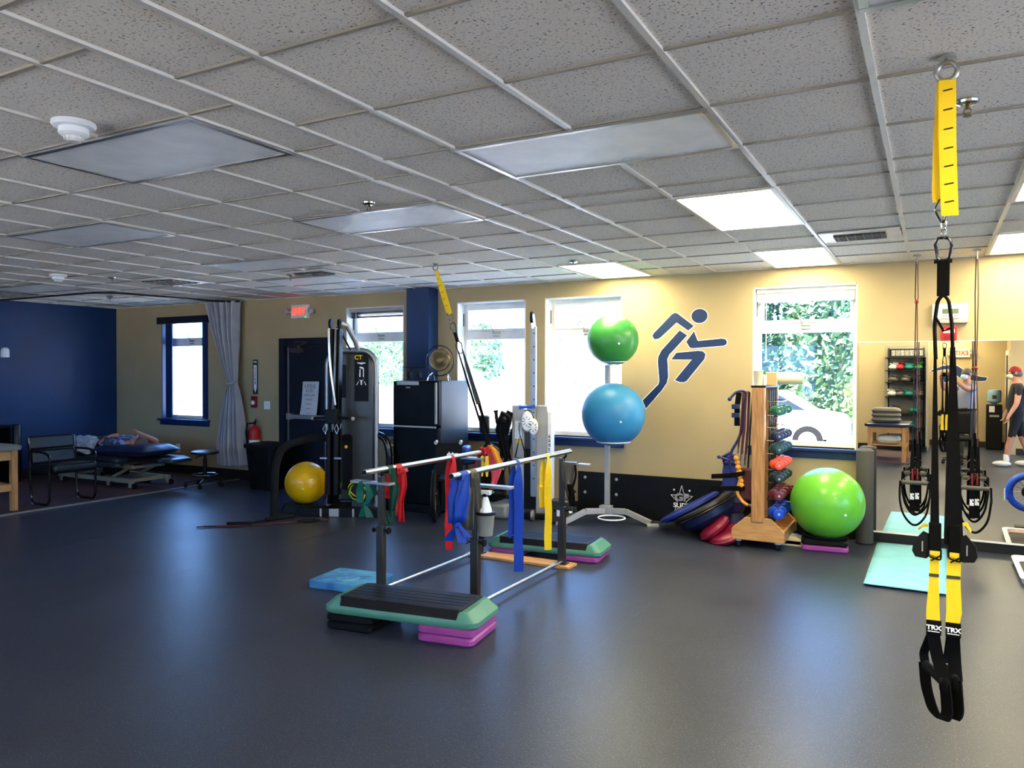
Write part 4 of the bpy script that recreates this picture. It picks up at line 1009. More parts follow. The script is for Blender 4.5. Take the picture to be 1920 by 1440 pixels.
# chrome folding chair between machine and fridge
r = T('walker', 'folded steel walker between the cable machine and the refrigerator', 'walker', (-5.55, 7.75, 0))
g = MB()
for s in (0, .1):
    g.tube(roundpath([(-5.98+s, 7.6+s, .0), (-5.93+s, 7.65+s, .80), (-5.65+s, 7.8+s, .82), (-5.6+s, 7.85+s, .0)], .1, 5), .012, 8)
for z in (.3, .55, .7): g.cyl((-5.93, 7.66, z), (-5.6, 7.86, z), .009, seg=8)
B(g, 'tube_frame', 'silver_paint', r, True)
for p in ((-5.98, 7.6, 0), (-5.6, 7.85, 0), (-5.88, 7.7, 0), (-5.5, 7.95, 0)): B(MB().cyl(p, (p[0], p[1], .05), .018, seg=12), 'rubber_tip', 'black_rubber', r, True)
# ------------------------------------------------------------------ wheelchair
r = T('wheelchair', 'folded black transport wheelchair with blue armrest pad beside the refrigerator', 'wheelchair', (-4.6, 6.95, 0))
k = dict(parent=r, world=True); rnd = random.Random(5)
wx = Vector((.86, .5, 0)); wy = Vector((-.5, .86, 0)); O2 = Vector((-4.56, 6.93, 0))
def wp(a, b, z): return O2+wx*a+wy*b+Vector((0, 0, z))
for s in (-1, 1):
    A = frame_mat(wp(s*.15, 0, .31), wy, (0, 0, 1))
    o = B(MB().tube([A @ Vector((.29*math.cos(t*PI/20), .29*math.sin(t*PI/20), 0)) for t in range(40)], .016, 10, closed=True), 'wheel', 'black_rubber', **k)
    g = MB()
    for t in range(10): g.cyl(A @ Vector((.03*math.cos(t*PI/5), .03*math.sin(t*PI/5), 0)), A @ Vector((.285*math.cos(t*PI/5), .285*math.sin(t*PI/5), 0)), .005, seg=6)
    g.cyl(A @ Vector((0, 0, -.02)), A @ Vector((0, 0, .02)), .035, seg=16)
    B(g, 'spokes', 'gunmetal', o, True)
    B(MB().tube([A @ Vector((.25*math.cos(t*PI/20), .25*math.sin(t*PI/20), s*.03)) for t in range(40)], .007, 8, closed=True), 'push_rim', 'gunmetal', o, True)
    B(MB().tube(roundpath([wp(s*.13, -.25, .88), wp(s*.13, -.12, .89), wp(s*.12, -.10, .45), wp(s*.12, .3, .45), wp(s*.12, .42, .12)], .06, 4), .011, 8), 'side_frame', 'black_gloss', **k)
    B(MB().cyl(wp(s*.13, -.27, .88), wp(s*.13, -.16, .885), .018, seg=12), 'push_handle', 'silver_light', **k)
    B(MB().cyl(wp(s*.14-.012, .38, .09), wp(s*.14+.012, .38, .09), .085, seg=20), 'front_wheel', 'black_rubber', **k)
B(MB().prism(rrect(.28, .34, .02), frame_mat(wp(0, -.12, .70), wx, (0, 0, 1)), .012), 'back_panel', 'black', **k)
text('drive', .06, frame_mat(wp(0.04, -.135, .745), wx, (0, 0, 1)), 'white_print', 'lettering', r, world=True, bold=.004)
B(MB().box(wp(.0, .1, .46), (.24, .4, .03), rz=.52), 'seat', 'black', bevel=.01, **k)
B(MB().box(wp(.17, .12, .76), (.10, .30, .10), rz=.45), 'armrest_pad', 'blue_plastic', bevel=.03, seg=3, **k)
# ------------------------------------------------------------------ recumbent stepper
r = T('recumbent_stepper', 'dark seated stepper machine with curved arms under the middle window', 'exercise machine', (-4.25, 7.55, 0))
k = dict(parent=r, world=True)
B(MB().box2((-4.62, 7.35, .0), (-4.1, 7.75, .16)), 'base', 'grey_plastic', bevel=.03, **k)
B(MB().box2((-4.48, 7.45, .14), (-4.3, 7.7, .55)), 'body', 'black', bevel=.04, **k)
B(MB().box((-4.55, 7.55, .62), (.30, .34, .08), M4=Matrix.Rotation(-.2, 4, 'Y')), 'seat', 'vinyl_navy', bevel=.03, **k)
for s in (0, .13):
    B(MB().tube(roundpath([(-4.28, 7.45+s, .45), (-4.18, 7.42+s, .75), (-4.12, 7.42+s, .98), (-4.06, 7.40+s, 1.12), (-4.16, 7.34+s, 1.18)], .1, 5), [.02]*24 if False else .022, 10), 'swing_arm', 'black_rubber', **k)
    B(MB().tube(roundpath([(-4.20, 7.35+s, .75), (-4.28, 7.33+s, .82), (-4.35, 7.32+s, .80)], .05, 4), .02, 10), 'hand_grip', 'black', **k)
for (x, y, z, a) in ((-4.38, 7.5, .3, .0), (-4.28, 7.42, .28, .8)): B(MB().box((x, y, z), (.12, .26, .03), rz=a), 'foot_pedal', 'black_rubber', bevel=.01, **k)
B(MB().tube([(-4.42+.1*math.cos(t*.7), 7.34+.02*math.sin(t), .32+.08*math.sin(t*.7)) for t in range(9)], .009, 8, closed=True), 'cable_loop', 'black_gloss', **k)
# hanging black strap bag on tower
r = T('strap_bundle', 'bundle of black straps hanging on the left side of the white cable tower', 'straps', (-4.17, 7.42, .7))
for q in range(6):
    x = -4.18+.02*q; P = [(x, 7.40+.01*q, 1.16), (x-.06+.012*q, 7.38, 1.0), (x-.03*q*.4, 7.37+.01*q, .82+.02*q), (x+.02, 7.39, .70-.03*(q % 3))]
    B(MB().ribbon(roundpath(P, .08, 4), .035, (.9, .3*(-1)**q, .1), .006), 'strap', ('black_web', 'black_rubber')[q % 2], r, True)
B(MB().lathe([(.02, -.05), (.05, -.04), (.06, .0), (.04, .05), (.015, .07)], (-4.15, 7.38, 1.1)), 'bag_top', 'black', r, True)
# poles
for i, (a, b, m, l) in enumerate((((-4.60, 8.0, 1.14), (-4.36, 7.86, .02), 'olive_web', 'olive hiking pole leaning between the refrigerator and the window'), ((-4.52, 8.02, 1.06), (-4.27, 7.88, .02), 'gunmetal', 'dark grey hiking pole leaning beside the olive pole'))):
    r = T('hiking_pole', l, 'pole', (b[0], b[1], 0)); a = Vector(a); b = Vector(b); d = (a-b).normalized()
    B(MB().cyl(b, a, .014, seg=10), 'shaft', m, r, True); B(MB().cyl(a-d*.14, a+d*.0, .022, seg=12), 'grip', 'black_rubber', r, True); B(MB().cyl(a, a+d*.02, .03, seg=12), 'pommel', 'black_rubber', r, True); B(MB().tube([a-d*.02, a-d*.1+Vector((-.05, 0, -.03)), a-d*.2+Vector((-.02, 0, -.06))], .004, 6), 'wrist_loop', 'black', r, True)
r = T('cane', 'black cane standing upright before the middle window', 'cane', (-4.17, 7.78, 0))
B(MB().cyl((-4.17, 7.78, 0.01), (-4.19, 7.8, 1.12), .009, seg=10), 'shaft', 'black', r, True); B(MB().cyl((-4.19, 7.8, 1.0), (-4.19, 7.8, 1.16), .017, seg=12).cyl((-4.22, 7.8, 1.165), (-4.16, 7.8, 1.165), .014, seg=10), 'handle', 'black_rubber', r, True)
r = T('sill_bin', 'dark grey cup shaped bin on the window sill behind the slanted strap', 'bin', (-4.86, YW+.02, ZS))
B(MB().lathe([(.055, 0), (.06, .01), (.075, .21), (.078, .215), (.07, .215), (.055, .02)], (-4.86, YW+.02, ZS)), 'bin_body', 'gunmetal', r, True); B(MB().lathe([(.0785, .20), (.081, .205), (.081, .217), (.0785, .219)], (-4.86, YW+.02, ZS)), 'rim', 'silver_paint', r, True)
# ------------------------------------------------------------------ white cable tower
r = T('cable_tower', 'silver and white freestanding cable tower with tall perforated post', 'exercise machine', (-3.9, 7.6, 0))
k = dict(parent=r, world=True); ox = Vector((.955, .296, 0)); oy = Vector((-.296, .955, 0)); O3 = Vector((-3.93, 7.62, 0))
def tp(a, b, z): return O3+ox*a+oy*b+Vector((0, 0, z))
Rz = math.atan2(.296, .955)
B(MB().box(tp(-.13, 0, .65), (.14, .18, 1.2), rz=Rz), 'left_cover', 'silver_light', bevel=.01, **k)
B(MB().box(tp(.135, 0, .65), (.13, .18, 1.2), rz=Rz), 'right_cover', 'silver_light', bevel=.01, **k)
o = B(MB().box(tp(.225, .0, .62), (.05, .20, 1.14), rz=Rz), 'side_rail', 'white', bevel=.008, **k)
rnd = random.Random(9); g = MB(); A = frame_mat(tp(.225, -.101, .62), ox, (0, 0, 1))
for t in range(13):
    z = .28-.047*t
    for q in range(3): g.prism([(-.012, z-.002+q*.012), (.012*rnd.choice((.2, .6, 1)), z-.002+q*.012), (.012*rnd.choice((.4, 1)), z+.006+q*.012), (-.012, z+.006+q*.012)], A, .002)
B(g, 'vertical_print', 'dark_print', o, True, smooth=False)['kind'] = 'stuff'
B(MB().box(tp(0.005, -.02, .62), (.145, .10, 1.16), rz=Rz), 'mechanism_channel', 'gunmetal', bevel=.004, **k)
B(MB().box(tp(0.0, -.08, .44), (.12, .03, .66), rz=Rz), 'weight_stack', 'black', bevel=.004, **k)
B(MB().bar(tp(.055, -.11, .25), tp(.055, -.11, 2.12), .045, .03, (0, 1, 0)).bar(tp(.025, -.10, .25), tp(.02, -.10, 2.1), .014, .02), 'upright_post', 'silver_paint', **k)
g = MB()
for t in range(12): g.cyl(tp(.055, -.127, .45+.145*t), tp(.055, -.125, .45+.145*t), .009, seg=10)
B(g, 'adjustment_holes', 'black', **k)['kind'] = 'stuff'
B(MB().cyl(tp(.015, -.11, 2.22), tp(.04, -.11, 2.22), .065, seg=24), 'top_pulley', 'black', **k)
B(MB().bar(tp(.05, -.11, 2.1), tp(.03, -.11, 2.26), .03, .05), 'pulley_bracket', 'chrome', **k)
for (a, z, rr_) in ((-.015, 1.08, .088), (.055, 1.02, .07)):
    A = frame_mat(tp(a, -.16, z), ox, (0, 0, 1))
    o = B(MB().lathe([(rr_, -.02), (rr_+.004, 0), (rr_-.01, .02), (.02, .028)], M4=A @ Matrix.Diagonal((.72, 1.25, 1, 1)), seg=32), 'disc_cover', 'white', **k)
    g = MB()
    for t in range(8): g.prism([(-.003, .025), (.003, .025), (.003, .055), (-.003, .055)], A @ Matrix.Rotation(t*PI/4, 4, 'Z') @ Matrix.Translation((0, 0, .024)), .003)
    B(g, 'vent_slots', 'dark_print', o, True, smooth=False)
B(MB().cyl(tp(-.09, -.16, 1.235), tp(.03, -.16, 1.24), .014, seg=12).cyl(tp(-.10, -.16, 1.234), tp(-.085, -.16, 1.235), .024, seg=14).cyl(tp(.03, -.16, 1.24), tp(.045, -.16, 1.24), .024, seg=14), 'blue_grip', 'blue_bright', label='blue grip', **k)
B(MB().tube([tp(-.09, -.18, .93), tp(-.14, -.2, .69), tp(-.01, -.2, .67)], .011, 8, closed=True), 'triangle_handle', 'black_rubber', **k)
B(MB().tube([tp(-.09, -.18, 1.06), tp(-.1, -.18, 1.0), tp(-.09, -.18, .93)], .009, 8), 'handle_chain', 'chrome', **k)
B(MB().box(tp(-.125, -.094, .98), (.08, .006, .2), rz=Rz), 'instruction_label', 'white_vinyl', **k)
B(MB().box(tp(-.125, -.095, .85), (.05, .006, .05), rz=Rz), 'warning_sticker', 'yellow_web', label='yellow warning sticker', **k)
B(MB().box(tp(0, 0.03, .035), (.42, .34, .06), rz=Rz), 'base_plate', 'black', bevel=.008, **k)
for a in (.06,): B(MB().cyl(tp(a-.015, -.22, .06), tp(a+.015, -.22, .06), .058, seg=20), 'transport_wheel', 'silver_paint', **k)
B(MB().box((-3.52, 7.55, .12), (.22, .22, .24), rz=.3), 'battery_box', 'gunmetal', bevel=.015, **k)
# ------------------------------------------------------------------ two-ball stand
r = T('ball_stand', 'silver two tier ball stand on a bent floor frame', 'ball stand', (-3.0, 7.65, 0))
k = dict(parent=r, world=True)
B(MB().bar((-3.09, 7.80, .06), (-3.09, 7.80, 1.70), .05, .05, (0, 1, 0)), 'post', 'silver_light', bevel=.004, **k)
for s, q in ((-1, Vector((-3.42, 7.42, .03))), (1, Vector((-2.60, 7.80, .03)))):
    mid = Vector((-3.06+s*.19, 7.68+s*.10, .13))
    B(MB().bar((-3.08, 7.77, .12), mid, .05, .06).bar(mid, q, .05, .055), 'leg', 'silver_light', bevel=.003, **k)
    B(MB().box((q.x+s*.03, q.y-.02, .012), (.12, .08, .022), rz=.4), 'foot_plate', 'silver_light', **k)
B(MB().box((-3.09, 7.77, .13), (.13, .09, .1)), 'hub_bracket', 'silver_light', bevel=.004, **k)
B(MB().tube([(-2.93+.14*math.cos(t*PI/20), 7.52+.14*math.sin(t*PI/20), .10) for t in range(40)], .008, 8, closed=True), 'lower_ring', 'white', **k)
for (x, yb_, z, q) in ((-2.88, 7.44, .905, .17), (-2.91, 7.50, 1.73, .13)):
    o = B(MB().tube([(x+q*math.cos(t*PI/20), yb_+q*math.sin(t*PI/20), z) for t in range(40)], .008, 8, closed=True), 'cradle_ring', 'white', **k)
    B(MB().bar((-3.09, 7.79, z-.05), (x-.03, yb_+q*.9, z-.01), .03, .02), 'support_arm', 'silver_light', o, True)
ball('exercise_ball', (-2.885, 7.44, 1.185), .326, 'ball_blue', 'big blue exercise ball on the lower tier of the silver stand')
ball('exercise_ball', (-2.915, 7.50, 1.955), .265, 'ball_green', 'dark green exercise ball on the top tier of the silver stand')
# ------------------------------------------------------------------ slide boards
def slideboard(x0, x1, label, logo, y=8.1):
    r = T('slide_board', label, 'slide board', ((x0+x1)/2, y, 0), group='slide boards along the wall'); k = dict(parent=r, world=True)
    B(MB().box2((x0, y, 0.0), (x1, y+.03, .485)), 'board', 'black', bevel=.003, **k)
    for (x, z) in ((x0+.09, .42), (x0+.09, .25), ((x0+x0+.9)/2+.02, .42), ((x0+x0+.9)/2+.02, .25)):
        B(MB().lathe([(.018, 0), (.016, .008), (.006, .01)], M4=wallA(x, z, y), seg=12), 'stud', 'silver_light', **k)
    if logo:
        A = wallA(-2.355, .25, y-.001)
        P = [(.125*math.cos(PI/2+t*2*PI/10)*(1 if t % 2 == 0 else .40), .155*math.sin(PI/2+t*2*PI/10)*(1 if t % 2 == 0 else .40)) for t in range(10)]
        g = MB()
        for t in range(10):
            a = Vector(P[t]); b = Vector(P[(t+1) % 10]); d = (b-a).normalized(); n = Vector((-d.y, d.x))*.0022
            g.prism([tuple(a-n), tuple(b-n), tuple(b+n), tuple(a+n)], A, .001)
        for x in (-.085, .085): g.lathe([(.010, 0), (.008, .002)], M4=A @ Matrix.Translation((x, .105, 0)), seg=12)
        B(g, 'star_logo', 'white_print', smooth=False, **k)['kind'] = 'stuff'
        text('GF', .11, A @ Matrix.Translation((.0, .025, .002)), 'silver_light', 'lettering', r, world=True, bold=.004, sx=1.15)
        text('SLIDE', .068, A @ Matrix.Translation((0, -.06, .002)), 'white_print', 'lettering', r, world=True, bold=.001, sx=1.1)
slideboard(-3.57, -1.75, 'long black slide board with white star logo against the wall', True)
slideboard(-1.73, -.66, 'black slide board against the wall behind the lime green ball', False)
# ------------------------------------------------------------------ balance domes, discs
def tiltA(c, n, up_=(0, 1, 0)):
    n = Vector(n).normalized(); x = Vector(up_).cross(n).normalized(); y = n.cross(x)
    return Matrix.Translation(c) @ Matrix((x, y, n)).transposed().to_4x4()
n1 = Vector((-.50, -.045, .866))
for i, (c, R_, l, mr) in enumerate((((-1.99, 7.62, .285), .335, 'dark blue balance dome leaning on the boards, grey rim showing', 'gunmetal'), ((-2.16, 7.70, .25), .33, 'blue balance dome behind, only its flat rim showing, lowest end on the floor', 'blue_plastic'))):
    r = T('balance_dome', l, 'balance trainer', (c[0], c[1], 0), group='balance domes'); A = tiltA(c, n1)
    B(MB().lathe([(R_*.3, .02), (R_-.02, .022), (R_, .015), (R_, -.012), (R_-.03, -.02)], M4=A, seg=48), 'platform', mr if i == 0 else 'blue_plastic', r, True)
    if i == 0: B(MB().lathe([(R_-.03, -.015), (R_-.035, -.05), (R_*.86, -.11), (R_*.66, -.165), (R_*.4, -.20), (.01, -.215)], M4=A, seg=48), 'dome', 'blue_dome', r, True)
    else: B(MB().lathe([(R_-.04, -.018), (R_-.05, -.035), (R_*.6, -.05), (.01, -.055)], M4=A, seg=48), 'dome', 'blue_dome', r, True)
    if i == 0: B(MB().lathe([(R_-.005, -.02), (R_+.006, -.03), (R_-.02, -.045)], M4=A, seg=48), 'rim_band', 'gunmetal', r, True)
for i, (c, n, l) in enumerate((((-1.83, 7.40, .125), (-.62, -.2, .75), 'red balance cushion tilted against its twin beside the domes'), ((-1.71, 7.36, .08), (-.28, -.3, .9), 'red balance cushion lying lower beside the rack base'))):
    r = T('balance_cushion', l, 'balance cushion', (c[0], c[1], 0), group='red balance cushions'); A = tiltA(c, n)
    B(MB().lathe([(.01, -.045), (.11, -.045), (.155, -.03), (.17, 0), (.155, .03), (.11, .045), (.01, .045)], M4=A, seg=40), 'cushion', 'red_vinyl', r, True)
    B(MB().lathe([(.168, -.004), (.174, 0), (.168, .004)], M4=A, seg=40), 'seam', 'red_dark', r, True)
r = T('peanut_ball', 'dark indigo peanut shaped ball standing behind the red cushions', 'exercise ball', (-1.72, 7.72, 0))
B(MB().lathe([(.01, 0), (.09, .03), (.13, .12), (.10, .21), (.085, .235), (.10, .27), (.125, .35), (.09, .44), (.01, .47)], (-1.72, 7.72, 0.0), seg=36), 'ball_body', 'indigo', r, True)
# black bag with strap
r = T('sling_strap', 'grey padded strap arching over the slide board down to the floor', 'strap', (-1.85, 7.85, .2))
B(MB().ribbon(roundpath([(-2.1, 7.9, .28), (-1.95, 7.88, .40), (-1.78, 7.86, .52), (-1.62, 7.85, .50), (-1.55, 7.84, .3)], .1, 5), .06, (0, 1, .2), .02), 'strap', 'gunmetal', r, True, bevel=.004)
# ------------------------------------------------------------------ dumbbell rack
r = T('dumbbell_rack', 'tall oak weight rack on casters before the right-hand window', 'weight rack', (-1.38, 7.6, 0))
k = dict(parent=r, world=True)
for i, y in enumerate((7.24, 7.90)):
    A = frame_mat((-1.395, y+.03, 0), (1, 0, 0), (0, 0, 1))
    B(MB().prism([(-.235, .075), (.235, .075), (.235, .175), (.115, .285), (-.115, .285), (-.235, .175)], A, .04), 'end_panel', 'oak_x', bevel=.004, **k)
    B(MB().box((-1.395, y, .865), (.115, .045, 1.23)), 'post', 'oak', bevel=.006, **k)
B(MB().box2((-1.60, 7.27, .08), (-1.19, 7.90, .105)), 'bottom_tray', 'oak_y', **k)
B(MB().box2((-1.18, 7.27, .08), (-1.163, 7.90, .18)), 'side_board', 'oak_y', **k)
B(MB().box2((-1.628, 7.27, .08), (-1.612, 7.90, .18)), 'side_board', 'oak_y', **k)
B(MB().box2((-1.46, 7.22, 1.48), (-1.33, 7.90, 1.5)), 'top_board', 'black', bevel=.003, **k)
for x in (-1.57, -1.22):
    for y in (7.27, 7.85):
        o = B(MB().box((x, y, .068), (.05, .04, .02)), 'caster_fork', 'chrome', **k); B(MB().cyl((x-.015, y, .031), (x+.015, y, .031), .03, seg=18), 'wheel', 'black_rubber', o, True)
for y in (7.42, 7.52, 7.62, 7.72): B(MB().cyl((-1.33, y, .18), (-1.33, y, 1.46), .008, seg=8), 'upright_rod', 'black_gloss', **k)
rows = [('db_green', 1.27, .037, 'green'), ('db_navy', 1.04, .037, 'navy'), ('db_teal', .92, .038, 'teal'), ('db_orange', .775, .038, 'orange'), ('db_black', .655, .039, 'dark green'), ('db_maroon', .50, .042, 'maroon'), ('db_blue', .335, .046, 'blue')]
for z in [q[1] for q in rows]+[1.40, 1.16]:
    g = MB(); g.tube([(-1.33, 7.30, z-.045), (-1.24, 7.31, z-.05), (-1.24, 7.8, z-.05), (-1.33, 7.82, z-.045)], .005, 6); B(g, 'hook_rail', 'black_gloss', **k)
pos_w = ['nearest the camera', 'second from the front', 'third from the front', 'farthest toward the window']
for (m, z, q, nm) in rows:
    first = None
    for i in range(4):
        if nm == 'green' and i == 2: continue
        y = 7.31+.165*i; l = '%s dumbbell on the oak rack, %s in its row' % (nm, pos_w[i])
        if nm == 'dark green': l = 'dark green dumbbell just below the orange row of the rack, %s' % pos_w[i]
        if nm == 'green': l = 'bright green dumbbell alone high on the oak rack, %s' % ['nearest the camera', 'second from the front', '', 'last toward the window'][i]
        if first is None:
            first = r2 = T('dumbbell', l, 'dumbbell', (-1.25, y, z), -PI*.34, group='dumbbells on the oak rack')
            B(MB().cyl((-.06, 0, 0), (.06, 0, 0), .014, seg=12), 'grip', m, r2)
            for s in (-1, 1): B(MB().lathe([(q*.5, .036), (q*1.08, .04), (q*1.08, .076), (q*.9, .084), (q*.3, .086)], M4=Matrix.Rotation(s*PI/2, 4, 'Y'), seg=24), 'weight_head', m, r2)
            B(MB().lathe([(q*.28, .0855), (q*.26, .088)], M4=Matrix.Rotation(PI/2, 4, 'Y'), seg=12), 'end_mark', 'silver_light', r2)
        else: dup(first, (-1.25, y, z), label=l)
# things on top
r = T('paper_cup', 'stack of cream paper cups on top of the oak rack', 'cup', (-1.41, 7.28, 1.5))
B(MB().lathe([(.033, 0), (.036, .0), (.046, .13), (.048, .135)], (-1.41, 7.29, 1.5)), 'cup_body', 'cream', r, True); B(MB().tube([(-1.41+.047*math.cos(t*PI/12), 7.29+.047*math.sin(t*PI/12), 1.635) for t in range(24)], .003, 6, closed=True), 'rim', 'white', r, True)
r = T('cardboard_box', 'small tan cardboard box on top of the oak rack', 'box', (-1.33, 7.5, 1.5))
B(MB().box((-1.34, 7.55, 1.56), (.10, .12, .12), rz=.1), 'box_body', 'tan_box', r, True, bevel=.002); B(MB().box((-1.34, 7.55, 1.621), (.102, .03, .002), rz=.1), 'tape', 'cream', r, True)
r = T('lotion_bottle', 'small white bottle with green top between cups and box', 'bottle', (-1.38, 7.42, 1.5))
B(MB().lathe([(.02, 0), (.022, .005), (.022, .09), (.012, .10)], (-1.38, 7.42, 1.5)), 'bottle_body', 'white', r, True); B(MB().cyl((-1.38, 7.42, 1.60), (-1.38, 7.42, 1.63), .015), 'cap', 'ball_green', r, True)
r = T('foam_roller', 'cream foam roller lying across behind the top of the oak rack', 'foam roller', (-1.3, 7.86, 1.5))
B(MB().cyl((-1.52, 7.79, 1.565), (-1.10, 7.84, 1.565), .06, seg=28), 'roller_body', 'cream', r, True); B(MB().cyl((-1.099, 7.84, 1.565), (-1.094, 7.84, 1.565), .03, seg=16), 'end_core', 'tan_box', r, True)
# tubes on the left side of rack
tl = [(-1.50, 7.30, 'maroon', .86, 'dark red exercise tube hanging nearest the oak post'), (-1.53, 7.40, 'maroon', .80, 'dark red exercise tube hanging second on the rack side'), (-1.49, 7.52, 'black_rubber', .70, 'black exercise tube hanging on the rack behind the red ones'), (-1.545, 7.36, 'maroon', .92, 'outermost dark red exercise tube with clip on the rack')]
for x, y, m, zb_, l in tl:
    r = T('exercise_tube', l, 'exercise tube', (x, y, zb_), group='exercise tubes on the rack')
    P = roundpath([(x, y, 1.44), (x-.01, y-.02, 1.43), (x-.03, y-.02, 1.1), (x-.05, y-.02, zb_)], .03, 3); B(MB().tube(P, .008, 8), 'tube', m, r, True)
    P = roundpath([(x, y, 1.44), (x+.01, y+.02, 1.43), (x+.0, y+.02, 1.1), (x-.02, y+.02, zb_)], .03, 3); B(MB().tube(P, .008, 8), 'tube', m, r, True)
    B(MB().cyl((x-.05, y-.02, zb_), (x-.055, y-.02, zb_-.06), .007, seg=8).cyl((x-.02, y+.02, zb_), (x-.02, y+.02, zb_-.06), .007, seg=8), 'clip', 'chrome', r, True)['kind'] = 'stuff'
r = T('massage_hook', 'curved indigo plastic massage hook hanging on the rack side', 'massage hook', (-1.6, 7.36, 1.0))
P = roundpath([(-1.67, 7.30, 1.37), (-1.62, 7.32, 1.44), (-1.53, 7.36, 1.45), (-1.56, 7.36, 1.2), (-1.58, 7.36, 1.02), (-1.66, 7.34, .88), (-1.68, 7.33, .78), (-1.65, 7.33, .66), (-1.55, 7.35, .60)], .09, 5)
B(MB().tube(P, .013, 10), 'hook', 'indigo', r, True); B(MB().sph(P[0], .02, 12, 8), 'knob', 'indigo', r, True); B(MB().cyl((-1.67, 7.33, .79), (-1.77, 7.31, .82), .011, seg=10).sph((-1.77, 7.31, .82), .018, 10, 8), 'side_peg', 'indigo', r, True)
r = T('belt_strap', 'black belts with plastic buckles hanging on the left of the rack', 'straps', (-1.6, 7.45, .6))
B(MB().ribbon([(-1.585, 7.31, 1.43), (-1.60, 7.30, 1.3), (-1.60, 7.30, 1.12)], .05, (1, .1, 0), .01), 'strap', 'black_web', r, True)
for z in (1.30, 1.22): B(MB().box((-1.61, 7.285, z), (.075, .02, .045)), 'buckle', 'blue_dome', r, True, bevel=.005)
for (z, a) in ((.655, .02), (.535, .0)): B(MB().ribbon([(-1.83, 7.28, z-.02), (-1.66, 7.26, z), (-1.52, 7.27, z+.01+a)], .045, (0, .1, 1), .012), 'cuff_strap', 'black_web', r, True)
r = T('rubber_clogs', 'indigo foot straps with a raised blue heel stacked left of the rack', 'foot plate', (-1.72, 7.55, .45))
B(loft(MB(), [[Vector((-1.72+x, 7.55+.02*j, .50+.075*j+0*y)) + Vector((0, y, 0)) for x, y in rrect(.16-.012*abs(j-2), .09, .03)] for j in range(5)]), 'plate_body', 'blue_plastic', r, True); B(MB().tube([(-1.78, 7.52, .80), (-1.72, 7.51, .84), (-1.66, 7.52, .80), (-1.66, 7.56, .74), (-1.78, 7.56, .74)], .018, 8, closed=True), 'heel_loop', 'indigo', r, True)
r = T('amber_cuffs', 'amber and brown ribbed ankle cuffs hanging on the rack side', 'cuffs', (-1.56, 7.3, .6))
for j in range(7): B(MB().sph((-1.60+.008*j-.0*(j % 2), 7.28+.01*(j % 2), .82-.042*j), (.026, .02, .026), 12, 8), 'cuff_rib', ('amber', 'amber')[j % 2], r, True)
B(MB().tube(roundpath([(-1.57, 7.29, .60), (-1.60, 7.28, .5), (-1.54, 7.27, .42), (-1.49, 7.27, .39)], .05, 4), .015, 10), 'amber_strap', 'amber', r, True); B(MB().box((-1.52, 7.32, .58), (.12, .05, .30)), 'pouch', 'maroon', r, True, bevel=.02)
# ------------------------------------------------------------------ green ball on risers, roller, wedge
def riser(name, label, c, rz, m, L=.33, Wd=.41, h=.05, grp=None, studs=True):
    r = T(name, label, 'step riser', c, rz, grp)
    B(loft(MB(), [[Vector((x, y, z)) for x, y in rrect(L-2*i, Wd-2*i, .035)] for z, i in ((0, .012), (.012, 0), (h-.012, 0), (h, .012))]), 'riser_body', m, r)
    B(MB().prism(rrect(L*.55, Wd*.55, .03), Matrix.Translation((0, 0, h)), .003), 'top_recess', m, r)
    return r
riser('step_riser', 'purple riser on the floor under the lime green ball', (-.86, 7.58, 0), .1, 'purple', .40, .34)
r = riser('step_riser', 'black riser between the purple riser and the lime green ball', (-.86, 7.58, .055), .1, 'black', .40, .34, .05)
B(MB().tube([(.17*math.cos(t*PI/16), .14*math.sin(t*PI/16), .063) for t in range(32)], .014, 8, closed=True), 'ball_ring', 'black_rubber', r)
ball('exercise_ball', (-.84, 7.56, .425), .322, 'ball_lime', 'big lime green exercise ball on stacked risers near the mirror')
r = T('foam_roller', 'tall dark grey foam roller standing at the left edge of the mirror', 'foam roller', (-.555, 7.97, 0))
B(MB().lathe([(.07, 0), (.078, .012), (.078, .885), (.06, .90), (.02, .903)], seg=36), 'roller_body', 'foam_grey', r); B(MB().tube([(.0765*math.cos(t*PI/16), .0765*math.sin(t*PI/16), .012) for t in range(32)], .004, 6, closed=True), 'base_rim', 'black_rubber', r)
r = T('foam_wedge', 'small cream foam wedge on the floor between rack and lime green ball', 'wedge', (-1.12, 7.62, 0))
B(MB().prism([(-.1, 0), (.12, 0), (.12, .05), (.02, .09), (-.1, .09)], frame_mat((-1.14, 7.70, 0), (1, 0, 0), (0, 0, 1)), .18), 'wedge_body', 'cream', r, True, bevel=.01); B(MB().box2((-1.20, 7.52, .02), (-1.06, 7.522, .05)), 'side_label', 'tan_box', r, True)
